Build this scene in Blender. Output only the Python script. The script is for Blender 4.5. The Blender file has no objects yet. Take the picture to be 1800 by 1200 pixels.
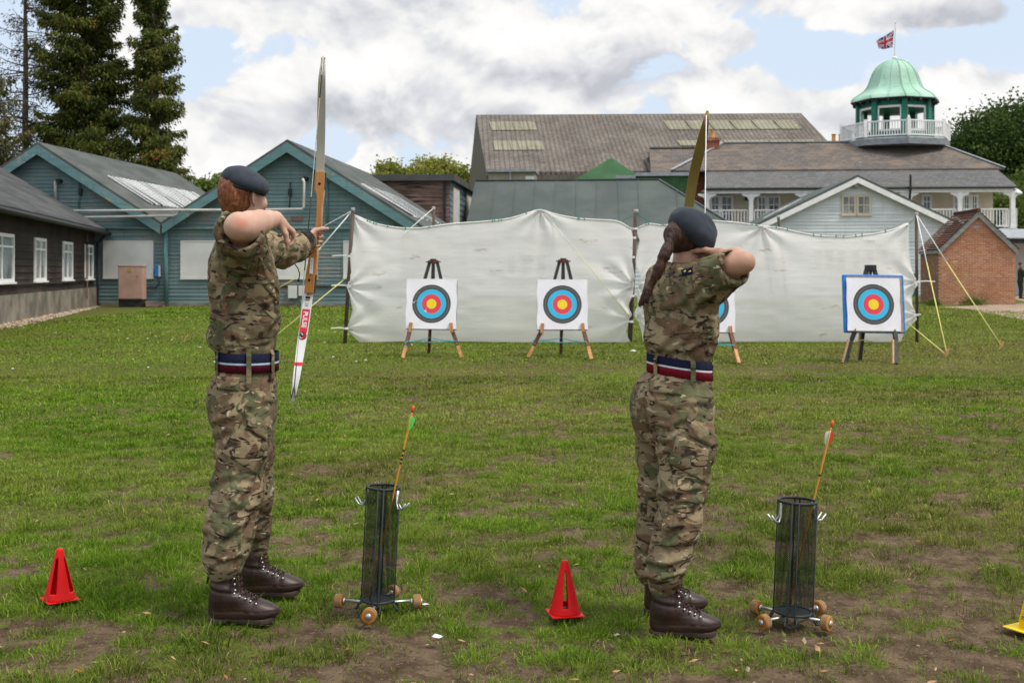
import bpy, math, random
import numpy as np
from mathutils import Vector, Matrix
R = math.radians
sc = bpy.context.scene
random.seed(7); rng = np.random.default_rng(11)

# ---------------------------------------------------------------- camera
F, HZ, CH = 2000.0, 476.0, 1.38          # focal length (px of the 1800 px photo), horizon row, eye height
cam = bpy.data.objects.new('camera', bpy.data.cameras.new('camera'))
sc.collection.objects.link(cam); sc.camera = cam
cam.location = (0, 0, CH); cam.rotation_euler = (R(90), 0, 0)
cam.data.sensor_width = 36; cam.data.lens = 40
cam.data.shift_y = -(600 - HZ) / 1800
cam.data.clip_start = 0.1; cam.data.clip_end = 2000
cam.data.dof.use_dof = True; cam.data.dof.focus_distance = 4.7; cam.data.dof.aperture_fstop = 7.0

# ---------------------------------------------------------------- light
SUN_EL, SUN_AZ = R(60), R(-62)            # azimuth measured from straight behind the camera, to its right
sun = bpy.data.objects.new('sun', bpy.data.lights.new('sun', 'SUN'))
sc.collection.objects.link(sun)
sun.data.energy = 2.2; sun.data.angle = R(12); sun.data.color = (1.0, 0.93, 0.82)
sd = Vector((math.sin(-SUN_AZ) * math.cos(SUN_EL), -math.cos(SUN_AZ) * math.cos(SUN_EL), math.sin(SUN_EL)))   # towards the sun
sun.rotation_euler = sd.to_track_quat('Z', 'Y').to_euler()
sc.view_settings.view_transform = 'Standard'; sc.view_settings.look = 'None'
sc.view_settings.exposure = 0.45; sc.view_settings.gamma = 1.0
sc.cycles.use_denoising = True
sc.cycles.max_bounces = 8; sc.cycles.transparent_max_bounces = 16

world = bpy.data.worlds.new('World'); sc.world = world; world.use_nodes = True
def build_world():
    nt = world.node_tree; nd = nt.nodes; lk = nt.links.new
    bg = nd['Background']; bg.inputs[1].default_value = 0.1
    sky = nd.new('ShaderNodeTexSky'); sky.sky_type = 'NISHITA'; sky.sun_disc = False
    sky.sun_elevation = SUN_EL; sky.sun_rotation = math.atan2(sd.x, sd.y); sky.air_density = 1.0; sky.dust_density = 2.0
    def M(op, a, b=None, c=None, clamp=False):
        n = nd.new('ShaderNodeMath'); n.operation = op; n.use_clamp = clamp
        for i, x in enumerate((a, b, c)):
            if x is None: continue
            if hasattr(x, 'is_linked'): lk(x, n.inputs[i])
            else: n.inputs[i].default_value = x
        return n.outputs[0]
    tc = nd.new('ShaderNodeTexCoord'); sep = nd.new('ShaderNodeSeparateXYZ'); lk(tc.outputs['Generated'], sep.inputs[0])
    x, y, z = sep.outputs
    yy = M('MAXIMUM', y, 0.15); u = M('DIVIDE', x, yy); v = M('DIVIDE', z, yy)
    cmb = nd.new('ShaderNodeCombineXYZ'); lk(M('MULTIPLY', x, 1.0), cmb.inputs[0]); lk(y, cmb.inputs[1]); lk(M('MULTIPLY', z, 1.3), cmb.inputs[2])
    def dens(off, det=7.0):
        mp = nd.new('ShaderNodeVectorMath'); mp.operation = 'ADD'; lk(cmb.outputs[0], mp.inputs[0]); mp.inputs[1].default_value = (3.1, 0.4, 5.2 + off)
        n = nd.new('ShaderNodeTexNoise'); n.inputs['Scale'].default_value = 9.5; n.inputs['Detail'].default_value = det
        n.inputs['Roughness'].default_value = 0.58; n.inputs['Distortion'].default_value = 0.3; lk(mp.outputs[0], n.inputs['Vector'])
        pv = nd.new('ShaderNodeVectorMath'); pv.operation = 'MULTIPLY_ADD'; lk(n.outputs[1], pv.inputs[0]); pv.inputs[1].default_value = (.10, .10, .10); lk(mp.outputs[0], pv.inputs[2]); t = n.outputs[0]
        for scl, amp in ((13.0, .17), (31.0, .09))[:2 if det > 3.5 else 0]:     # rounded heads, as cumulus has
            vo = nd.new('ShaderNodeTexVoronoi'); vo.feature = 'F1'; vo.inputs['Scale'].default_value = scl; lk(pv.outputs[0], vo.inputs['Vector'])
            t = M('ADD', t, M('MULTIPLY', M('SUBTRACT', .42, vo.outputs['Distance']), amp))
        return t
    def blob(px, py, rx, ry, amp):                     # a soft patch of the sky, given by its direction
        a = M('DIVIDE', M('SUBTRACT', u, (px - 900) / F), rx / F); b = M('DIVIDE', M('SUBTRACT', v, (HZ - py) / F), ry / F)
        r2 = M('ADD', M('MULTIPLY', a, a), M('MULTIPLY', b, b))
        return M('MULTIPLY', M('POWER', 2.718, M('MULTIPLY', r2, -1.0)), amp)
    def total(bl):
        t = bl[0]
        for b in bl[1:]: t = M('ADD', t, b)
        return t
    d0, d1, d2 = dens(0.0, 5.0), dens(0.022, 4.0), dens(0.075, 3.0)
    bias = total([blob(*b) for b in [
        (372, 105, 75, 65, -0.26), (470, 15, 150, 30, .22), (550, 75, 60, 30, -.12), (20, 60, 60, 140, -.2), (1390, 85, 190, 62, -0.27), (1660, 80, 90, 28, -0.10), (1150, 20, 90, 40, .02),
        (600, 262, 55, 30, -0.16), (1480, 150, 80, 25, -0.12), (1230, 110, 60, 60, .05), (1290, 70, 45, 22, 0.30), (1620, 20, 170, 40, 0.32), (620, 120, 170, 90, 0.2), (800, 40, 260, 60, .12),
        (960, 130, 260, 90, 0.22), (1290, 170, 90, 55, 0.22), (430, 215, 130, 60, 0.24), (1430, 205, 120, 50, .26), (1700, 190, 170, 75, 0.34), (1560, 250, 120, 60, .2), (340, 290, 80, 50, .1)]])
    cover = M('ADD', M('ADD', d0, bias), 0.02)
    mask = nd.new('ShaderNodeMapRange'); mask.interpolation_type = 'SMOOTHSTEP'
    mask.inputs['From Min'].default_value = 0.455; mask.inputs['From Max'].default_value = 0.545; lk(cover, mask.inputs[0])
    # clouds lit from above: bright where there is less cloud above than here, grey at their undersides
    grey = total([blob(*b) for b in [(700, 215, 230, 45, 0.30), (1010, 135, 170, 42, .36), (560, 190, 110, 35, .16), (1290, 70, 45, 22, .35), (1660, 28, 190, 26, .42), (600, 30, 200, 35, .16),
        (1690, 130, 120, 40, .2), (360, 165, 80, 22, .12), (640, 110, 130, 45, -.3), (905, 55, 120, 45, -.22), (1250, 140, 60, 50, -.28), (470, 165, 70, 35, -.2), (1290, 190, 70, 35, -.25), (1640, 190, 90, 30, -.12)]])
    lit = M('ADD', M('MULTIPLY', M('SUBTRACT', d0, d1), 2.2), M('MULTIPLY', M('SUBTRACT', d0, d2), 0.9))
    lit = M('SUBTRACT', M('ADD', lit, 0.62), M('MULTIPLY', grey, 1.1))
    cr = nd.new('ShaderNodeValToRGB'); lk(lit, cr.inputs[0]); e = cr.color_ramp.elements
    e[0].position = 0.0; e[0].color = (.50, .515, .56, 1); e[1].position = 1.0; e[1].color = (.95, .94, .92, 1)
    m = e.new(0.40); m.color = (.70, .71, .74, 1); m = e.new(0.66); m.color = (.85, .845, .835, 1)
    bright = nd.new('ShaderNodeVectorMath'); bright.operation = 'SCALE'; lk(M('MULTIPLY', M('ADD', M('MULTIPLY', M('SMOOTH_MIN', M('MAXIMUM', M('SUBTRACT', z, 0.27), 0.0), 0.45, 0.1), 2.6), 1.0), 8.0), bright.inputs['Scale']); lk(cr.outputs[0], bright.inputs[0])   # an overcast sky is brightest overhead
    # thin high veil over the blue
    veil = nd.new('ShaderNodeMix'); veil.data_type = 'RGBA'; veil.inputs[0].default_value = 0.85
    lk(sky.outputs[0], veil.inputs[6]); veil.inputs[7].default_value = (5.5, 6.35, 7.5, 1)
    mx = nd.new('ShaderNodeMix'); mx.data_type = 'RGBA'; lk(mask.outputs[0], mx.inputs[0]); lk(veil.outputs[2], mx.inputs[6]); lk(bright.outputs[0], mx.inputs[7])
    lk(mx.outputs[2], bg.inputs[0])
build_world()

# ---------------------------------------------------------------- helpers
def P(px, py, Y): return Vector(((px - 900) / F * Y, Y, CH + (HZ - py) / F * Y))
def G(px, py):
    Y = F * CH / (py - HZ); return Vector(((px - 900) / F * Y, Y, 0))
def link(o): sc.collection.objects.link(o); return o
def tag(o, label, cat, group=None, kind=None):
    o['label'] = label; o['category'] = cat
    if group: o['group'] = group
    if kind: o['kind'] = kind
    return o
def empty(name, loc=(0, 0, 0), rz=0.0):
    o = bpy.data.objects.new(name, None); o.empty_display_size = .1
    o.location = loc; o.rotation_euler = (0, 0, rz); return link(o)
def thing(name, label, cat, loc=(0, 0, 0), rz=0.0, group=None): return tag(empty(name, loc, rz), label, cat, group)
def copy_tree(o, parent=None):
    c = o.copy(); link(c); c.parent = parent
    for ch in list(o.children): copy_tree(ch, c)
    return c
def dup(o, loc, rz, label, group=None):
    c = copy_tree(o); c.location = loc; c.rotation_euler = (0, 0, rz); c['label'] = label
    if group: c['group'] = group
    return c
def mesh_obj(name, v, f, mats, parent=None, smooth=False, mi=None):
    me = bpy.data.meshes.new(name)
    if isinstance(v, np.ndarray):
        v = np.ascontiguousarray(v, dtype=np.float32); f = np.ascontiguousarray(f, dtype=np.int32)
        k = f.shape[1]; me.vertices.add(len(v)); me.vertices.foreach_set('co', v.ravel())
        me.loops.add(f.size); me.loops.foreach_set('vertex_index', f.ravel())
        me.polygons.add(len(f)); me.polygons.foreach_set('loop_start', np.arange(0, f.size, k, dtype=np.int32))
        try: me.polygons.foreach_set('loop_total', np.full(len(f), k, dtype=np.int32))
        except Exception: pass
        me.update(calc_edges=True); me.validate()
    else:
        me.from_pydata(v, [], f)
    for m in (mats if isinstance(mats, (list, tuple)) else [mats]): me.materials.append(m)
    if mi is not None: me.polygons.foreach_set('material_index', np.asarray(mi, dtype=np.int32))
    if smooth: me.polygons.foreach_set('use_smooth', np.ones(len(me.polygons), dtype=bool))
    me.update()
    o = bpy.data.objects.new(name, me); link(o)
    if parent is not None: o.parent = parent
    return o
class MB:
    def __init__(s): s.v = []; s.f = []; s.m = []; s.mi = 0
    def add(s, vs, fs):
        n = len(s.v); s.v += [tuple(p) for p in vs]; s.f += [tuple(i + n for i in f) for f in fs]; s.m += [s.mi] * len(fs)
    def box(s, a, b):
        (x0, y0, z0), (x1, y1, z1) = a, b
        x0, x1 = min(x0, x1), max(x0, x1); y0, y1 = min(y0, y1), max(y0, y1); z0, z1 = min(z0, z1), max(z0, z1)
        s.add([(x0, y0, z0), (x1, y0, z0), (x1, y1, z0), (x0, y1, z0), (x0, y0, z1), (x1, y0, z1), (x1, y1, z1), (x0, y1, z1)],
              [(0, 3, 2, 1), (4, 5, 6, 7), (0, 1, 5, 4), (1, 2, 6, 5), (2, 3, 7, 6), (3, 0, 4, 7)])
    def beam(s, a, b, w, h, up=(0, 0, 1), w2=None, h2=None):
        a, b = Vector(a), Vector(b); d = (b - a).normalized(); r = d.cross(Vector(up))
        if r.length < 1e-5: r = d.cross(Vector((1, 0, 0)))
        r.normalize(); n = r.cross(d); vs = []
        for p, ww, hh in ((a, w, h), (b, w2 or w, h2 or h)):
            vs += [p - r * ww / 2 - n * hh / 2, p + r * ww / 2 - n * hh / 2, p + r * ww / 2 + n * hh / 2, p - r * ww / 2 + n * hh / 2]
        s.add(vs, [(0, 1, 2, 3)[::-1], (4, 5, 6, 7), (0, 1, 5, 4), (1, 2, 6, 5), (2, 3, 7, 6), (3, 0, 4, 7)])
    def tube(s, pts, r, n=8, cap=True, flat=1.0, up=None):
        pts = [Vector(p) for p in pts]; k = len(pts); rs = r if isinstance(r, (list, tuple)) else [r] * k
        vs = []; ref = None
        for i, p in enumerate(pts):
            d = (pts[min(i + 1, k - 1)] - pts[max(i - 1, 0)]).normalized()
            if ref is None:
                ref = Vector(up) if up else (Vector((0, 0, 1)) if abs(d.z) < .9 else Vector((1, 0, 0)))
            a = d.cross(ref).normalized(); b = a.cross(d); ref = b if up is None else Vector(up)
            for j in range(n):
                t = 2 * math.pi * j / n; vs.append(p + a * (rs[i] * math.cos(t)) + b * (rs[i] * flat * math.sin(t)))
        fs = [(i * n + j, i * n + (j + 1) % n, (i + 1) * n + (j + 1) % n, (i + 1) * n + j) for i in range(k - 1) for j in range(n)]
        if cap: fs += [tuple(range(n))[::-1], tuple(range((k - 1) * n, k * n))]
        s.add(vs, fs)
    def lathe(s, prof, n=16, c=(0, 0, 0), ph=0.0, cap=True, sx=1, sy=1):
        vs = [(c[0] + sx * r * math.cos(2 * math.pi * j / n + ph), c[1] + sy * r * math.sin(2 * math.pi * j / n + ph), c[2] + z) for r, z in prof for j in range(n)]
        k = len(prof)
        fs = [(i * n + j, i * n + (j + 1) % n, (i + 1) * n + (j + 1) % n, (i + 1) * n + j) for i in range(k - 1) for j in range(n)]
        if cap: fs += [tuple(range(n))[::-1], tuple(range((k - 1) * n, k * n))]
        s.add(vs, fs)
    def slab(s, poly, ext):                  # polygon (3-D points) extruded along a vector
        e = Vector(ext); n = len(poly); vs = [Vector(p) for p in poly]; vs += [p + e for p in vs]
        s.add(vs, [tuple(range(n))[::-1], tuple(range(n, 2 * n))] + [(i, (i + 1) % n, n + (i + 1) % n, n + i) for i in range(n)])
    def build(s, name, mats, parent=None, smooth=False, bevel=0, loc=None):
        o = mesh_obj(name, s.v, s.f, mats, parent, smooth, s.m if any(s.m) else None)
        bm_fix(o)
        if bevel:
            b = o.modifiers.new('bevel', 'BEVEL'); b.width = bevel; b.segments = 2; b.limit_method = 'ANGLE'; b.angle_limit = R(40)
        if loc is not None: o.location = loc
        return o
def bm_fix(o):
    import bmesh
    bm = bmesh.new(); bm.from_mesh(o.data); bmesh.ops.recalc_face_normals(bm, faces=bm.faces); bm.to_mesh(o.data); bm.free()
class Frame:                                   # a building's own axes: x along its front, y into its depth
    def __init__(s, o, ang): s.o = Vector(o); s.ang = ang; s.d = Vector((-math.sin(ang), math.cos(ang), 0)); s.u = Vector((math.cos(ang), math.sin(ang), 0))
    def uz(s, px, py, v=0.0):                  # where the line of sight through a pixel meets the plane y = v
        D = Vector(((px - 900) / F, 1, (HZ - py) / F)); t = (v + s.o.dot(s.d)) / D.dot(s.d); p = D * t
        return (p - s.o).dot(s.u), CH + p.z
    def at(s, px, py, v=0.0):
        u, z = s.uz(px, py, v); return (u, v, z)

# ---------------------------------------------------------------- noise for numpy
def _hash(ix, iy, iz, seed):
    h = (ix.astype(np.int64) * 374761393 + iy.astype(np.int64) * 668265263 + iz.astype(np.int64) * 2147483647 + seed * 974711) & 0xFFFFFFFF
    h = ((h ^ (h >> 13)) * 1274126177) & 0xFFFFFFFF
    h = ((h ^ (h >> 16)) * 2246822519) & 0xFFFFFFFF
    return ((h ^ (h >> 15)) & 0xFFFFFF) / float(0xFFFFFF)
def vnoise(p, seed=0):                         # value noise in [-1, 1]; p is (n, 3)
    i = np.floor(p); f = p - i; f = f * f * f * (f * (f * 6 - 15) + 10); i = i.astype(np.int64); r = 0
    for dx in (0, 1):
        for dy in (0, 1):
            for dz in (0, 1):
                w = (f[:, 0] if dx else 1 - f[:, 0]) * (f[:, 1] if dy else 1 - f[:, 1]) * (f[:, 2] if dz else 1 - f[:, 2])
                r = r + w * _hash(i[:, 0] + dx, i[:, 1] + dy, i[:, 2] + dz, seed)
    return r * 2 - 1
def fbm(p, oct=4, seed=0, gain=.5):
    a, s, r = 1.0, 0.0, 0
    for k in range(oct): r = r + a * vnoise(p * 2 ** k, seed + k); s += a; a *= gain
    return r / s

# ---------------------------------------------------------------- materials
class NM:                                      # a material with short-hand for its nodes
    def __init__(s, name):
        s.m = bpy.data.materials.new(name); s.m.use_nodes = True; s.nt = s.m.node_tree; s.b = s.nt.nodes['Principled BSDF']
        s.tc = None
    def set(s, sock, x):
        if hasattr(x, 'is_linked'): s.nt.links.new(x, sock)
        elif isinstance(x, (tuple, list)) and len(x) == 3 and sock.type == 'RGBA': sock.default_value = (*x, 1)
        else: sock.default_value = x
    def co(s, scale=(1, 1, 1), kind='Object', rot=(0, 0, 0), loc=(0, 0, 0)):
        if s.tc is None: s.tc = s.nt.nodes.new('ShaderNodeTexCoord')
        mp = s.nt.nodes.new('ShaderNodeMapping'); mp.inputs['Scale'].default_value = scale; mp.inputs['Rotation'].default_value = rot; mp.inputs['Location'].default_value = loc
        s.nt.links.new(s.tc.outputs[kind], mp.inputs['Vector']); return mp.outputs[0]
    def noise(s, vec, scale, detail=4.0, rough=.55, dist=0.0):
        n = s.nt.nodes.new('ShaderNodeTexNoise'); s.set(n.inputs['Vector'], vec); n.inputs['Scale'].default_value = scale
        n.inputs['Detail'].default_value = detail; n.inputs['Roughness'].default_value = rough; n.inputs['Distortion'].default_value = dist; return n.outputs[0]
    def voro(s, vec, scale, feat='F1', out='Distance', rnd=1.0):
        n = s.nt.nodes.new('ShaderNodeTexVoronoi'); n.feature = feat; s.set(n.inputs['Vector'], vec); n.inputs['Scale'].default_value = scale; n.inputs['Randomness'].default_value = rnd; return n.outputs[out]
    def wave(s, vec, scale, dist=0, prof='SIN', direction='X', detail=1.0):
        n = s.nt.nodes.new('ShaderNodeTexWave'); n.wave_profile = prof; n.bands_direction = direction; s.set(n.inputs['Vector'], vec); n.inputs['Scale'].default_value = scale
        n.inputs['Distortion'].default_value = dist; n.inputs['Detail'].default_value = detail; return n.outputs['Fac']
    def step(s, fac, lo, hi):
        n = s.nt.nodes.new('ShaderNodeMapRange'); n.interpolation_type = 'SMOOTHSTEP'; s.set(n.inputs[0], fac); n.inputs[1].default_value = lo; n.inputs[2].default_value = hi; return n.outputs[0]
    def math(s, op, a, b=0.0):
        n = s.nt.nodes.new('ShaderNodeMath'); n.operation = op; s.set(n.inputs[0], a); s.set(n.inputs[1], b); return n.outputs[0]
    def mix(s, fac, a, b, blend='MIX'):
        n = s.nt.nodes.new('ShaderNodeMix'); n.data_type = 'RGBA'; n.blend_type = blend; s.set(n.inputs[0], fac); s.set(n.inputs[6], a); s.set(n.inputs[7], b); return n.outputs[2]
    def ramp(s, fac, stops, interp='LINEAR'):
        n = s.nt.nodes.new('ShaderNodeValToRGB'); s.set(n.inputs[0], fac); cr = n.color_ramp; cr.interpolation = interp
        while len(cr.elements) < len(stops): cr.elements.new(.5)
        for e, (p, c) in zip(cr.elements, stops): e.position = p; e.color = (*c, 1)
        return n.outputs[0]
    def sep(s, vec):
        n = s.nt.nodes.new('ShaderNodeSeparateXYZ'); s.set(n.inputs[0], vec); return n.outputs
    def attr(s, name):
        n = s.nt.nodes.new('ShaderNodeAttribute'); n.attribute_name = name; return n
    def bump(s, h, strength=.3, dist=.01, normal=None):
        n = s.nt.nodes.new('ShaderNodeBump'); s.set(n.inputs['Height'], h); n.inputs['Strength'].default_value = strength; n.inputs['Distance'].default_value = dist
        if normal is not None: s.set(n.inputs['Normal'], normal)
        return n.outputs[0]
    def out(s, color=None, rough=None, normal=None, spec=None, metal=None, **kw):
        for k, x in (('Base Color', color), ('Roughness', rough), ('Normal', normal), ('Specular IOR Level', spec), ('Metallic', metal)):
            if x is not None: s.set(s.b.inputs[k], x)
        for k, x in kw.items(): s.set(s.b.inputs[k], x)
        return s.m
def vary(name, c1, c2, scale=6, rough=.7, bump=.15, stretch=(1, 1, 1), detail=5, metal=0.0, spec=.2, bscale=None, lo=.35, hi=.65, dist=.005):
    n = NM(name); v = n.co(stretch); f = n.noise(v, scale, detail)
    nb = n.noise(v, bscale or scale * 6, 4)
    return n.out(n.mix(n.step(f, lo, hi), c1, c2), rough, n.bump(nb, bump, dist) if bump else None, spec, metal)
# ---------------------------------------------------------------- ground: one sheet, worn lawn
def sstep(x, a, b):
    t = np.clip((x - a) / (b - a), 0, 1); return t * t * (3 - 2 * t)
def mud(x, y):                                  # 1 = bare soil, 0 = turf
    p = np.stack([x, y, np.zeros_like(x)], 1)
    f = .20 * fbm(p * np.array([.55, .6, 1]), 3, 3) + .46 * fbm(p * np.array([2.6, 3.2, 1]) + 7, 3, 21) + .95 * fbm(p * np.array([7.0, 8.0, 1]), 3, 33, .7)
    b = .005 - .21 * sstep(y, 5.5, 9.5) - .20 * sstep(y, 12, 22) + .11 * sstep(x, -1.2, 1.2) * (1 - sstep(y, 10, 14)) - .16 * (1 - sstep(x, -2.2, -.9)) * sstep(y, 4.2, 5)
    b = b + .26 * np.exp(-((y - 15.6) / .5) ** 2) * (.6 + .6 * vnoise(p * np.array([.35, .0, 0]), 5)) + .10 * np.exp(-((y - 11.2) / .4) ** 2)
    b = b + .22 * np.exp(-(((x - 1.3) / .7) ** 2 + ((y - 4.35) / .35) ** 2)) + .12 * np.exp(-(((x + .3) / 1.6) ** 2 + ((y - 4.1) / .35) ** 2))
    b = b - .5 * (y > 30)
    return sstep(f + b, -.05, .34)
def dryness(x, y):                              # broad patches of thin, yellowed turf
    p = np.stack([x, y, np.zeros_like(x)], 1)
    f = .6 * fbm(p * np.array([.42, .62, 1]), 3, 120) + .45 * fbm(p * np.array([1.5, 2.4, 1]), 3, 121)
    return np.clip(.42 + 1.25 * f + .18 * sstep(y, 7, 11) - .18 * sstep(y, 18, 28) + .22 * mud(x, y) - .30 * (1 - sstep(x, -4, 0)) * sstep(y, 8, 14), 0, 1)
def height(x, y):
    p = np.stack([x, y, np.zeros_like(x)], 1)
    near = 1 - sstep(y, 20, 40)
    return near * (-.012 + .010 * fbm(p * 1.3, 2, 50) + .012 * fbm(p * 7, 2, 51)) - .012 * mud(x, y) * near
def build_ground():
    ys = np.concatenate([[-60, -20, 0], np.geomspace(2.6, 70, 470), [100, 160, 300, 900]])
    s = np.linspace(-1, 1, 380)
    rows = []
    for y in ys:
        w = .60 * max(y, 2.6) + 1.0
        rows.append(np.concatenate([[-1500, -w - 60, -w - 8], s * w, [w + 8, w + 60, 1500]]))
    X = np.array(rows); Y = np.repeat(ys[:, None], X.shape[1], 1); x, y = X.ravel(), Y.ravel()
    v = np.stack([x, y, height(x, y)], 1); n, m = X.shape
    idx = np.arange(n * m).reshape(n, m)
    f = np.stack([idx[:-1, :-1].ravel(), idx[:-1, 1:].ravel(), idx[1:, 1:].ravel(), idx[1:, :-1].ravel()], 1)
    k = NM('worn_lawn')
    a = k.attr('bare').outputs['Fac']; v1 = k.co(); dr = k.attr('dry').outputs['Fac']
    soil = k.mix(k.step(k.noise(v1, 9, 6, .65), .35, .68), (.075, .050, .032), (.165, .118, .078))
    soil = k.mix(k.step(k.noise(v1, 60, 3), .60, .72), soil, (.22, .17, .115)); soil = k.mix(k.step(k.noise(v1, 38, 4, .7), .58, .66), soil, (.05, .034, .022))
    g = k.mix(k.step(k.noise(v1, 7, 6, .65), .35, .65), (.064, .094, .012), (.120, .170, .022)); g2 = k.mix(k.step(k.noise(v1, 7, 6, .65), .35, .65), (.080, .080, .026), (.150, .144, .046)); g = k.mix(dr, g, g2)
    g = k.mix(k.math('MULTIPLY', k.step(k.noise(v1, 55, 5, .7), .44, .58), .8), g, k.mix(k.noise(v1, 90, 3), (.055, .048, .018), (.13, .10, .055)))
    edge = k.math('ADD', a, k.math('MULTIPLY', k.math('SUBTRACT', k.noise(v1, 22, 6, .75), .5), 1.1))
    c = k.mix(k.step(edge, .15, .60), g, soil)
    h = k.math('ADD', k.noise(v1, 18, 8, .7), k.math('MULTIPLY', k.noise(v1, 90, 3), .35))
    mat = k.out(c, .95, k.bump(h, .9, .03), .03)
    o = mesh_obj('ground', v, f, mat, smooth=True)
    at = o.data.attributes.new('bare', 'FLOAT', 'POINT'); at.data.foreach_set('value', mud(x, y).astype(np.float32))
    at = o.data.attributes.new('dry', 'FLOAT', 'POINT'); at.data.foreach_set('value', dryness(x, y).astype(np.float32))
    tag(o, 'worn green lawn with patches of bare brown soil', 'lawn', kind='structure')
build_ground()

def blade_mat():
    k = NM('grass_blade'); a = k.attr('tone').outputs['Fac']; d = k.attr('dry').outputs['Fac']
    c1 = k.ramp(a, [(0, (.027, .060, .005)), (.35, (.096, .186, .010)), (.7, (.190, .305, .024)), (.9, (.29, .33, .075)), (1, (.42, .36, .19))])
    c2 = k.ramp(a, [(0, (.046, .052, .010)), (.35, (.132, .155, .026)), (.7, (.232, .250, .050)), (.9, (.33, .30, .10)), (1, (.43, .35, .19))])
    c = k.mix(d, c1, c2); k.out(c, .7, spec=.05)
    tr = k.nt.nodes.new('ShaderNodeBsdfTranslucent'); k.set(tr.inputs[0], c)
    mx = k.nt.nodes.new('ShaderNodeMixShader'); mx.inputs[0].default_value = .3
    k.nt.links.new(k.b.outputs[0], mx.inputs[1]); k.nt.links.new(tr.outputs[0], mx.inputs[2]); k.nt.links.new(mx.outputs[0], k.nt.nodes['Material Output'].inputs[0])
    return k.m
GV, GT, GC, GD = [], [], [], []
def blades(x, y, az, lean, ln, ws, tone):
    n = len(x); dx, dy = np.cos(az), np.sin(az); z = height(x, y) - .003; tw = az + np.pi / 2 + rng.uniform(-.7, .7, n); wx, wy = np.cos(tw) * ws / 2, np.sin(tw) * ws / 2
    l1 = lean * .55; a1, z1 = .5 * ln * np.sin(l1), .5 * ln * np.cos(l1); a2, z2 = a1 + .5 * ln * np.sin(np.minimum(lean * 1.25, 1.75)), z1 + .5 * ln * np.cos(np.minimum(lean * 1.25, 1.75))
    mid = np.stack([x + dx * a1, y + dy * a1, z + z1], 1); tip = np.stack([x + dx * a2, y + dy * a2, z + z2], 1); b = np.stack([x, y, z], 1); off = np.stack([wx, wy, 0 * wx], 1)
    vv = np.stack([b - off, b + off, mid - off * .85, mid + off * .85, tip], 1).reshape(-1, 3); i0 = sum(len(q) for q in GV) + np.arange(n) * 5
    GT.append(np.stack([np.stack([i0, i0 + 1, i0 + 3], 1), np.stack([i0, i0 + 3, i0 + 2], 1), np.stack([i0 + 2, i0 + 3, i0 + 4], 1)], 1).reshape(-1, 3)); GV.append(vv)
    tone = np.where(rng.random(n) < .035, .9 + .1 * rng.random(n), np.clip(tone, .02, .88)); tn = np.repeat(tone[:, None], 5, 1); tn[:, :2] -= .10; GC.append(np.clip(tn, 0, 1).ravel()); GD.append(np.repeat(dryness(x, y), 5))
def free(x, y): return ~((y > 44.35)) & ~((x < -12.6) & (y > 28)) & ~((x > 16.4) & (y > 38.5))
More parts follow.
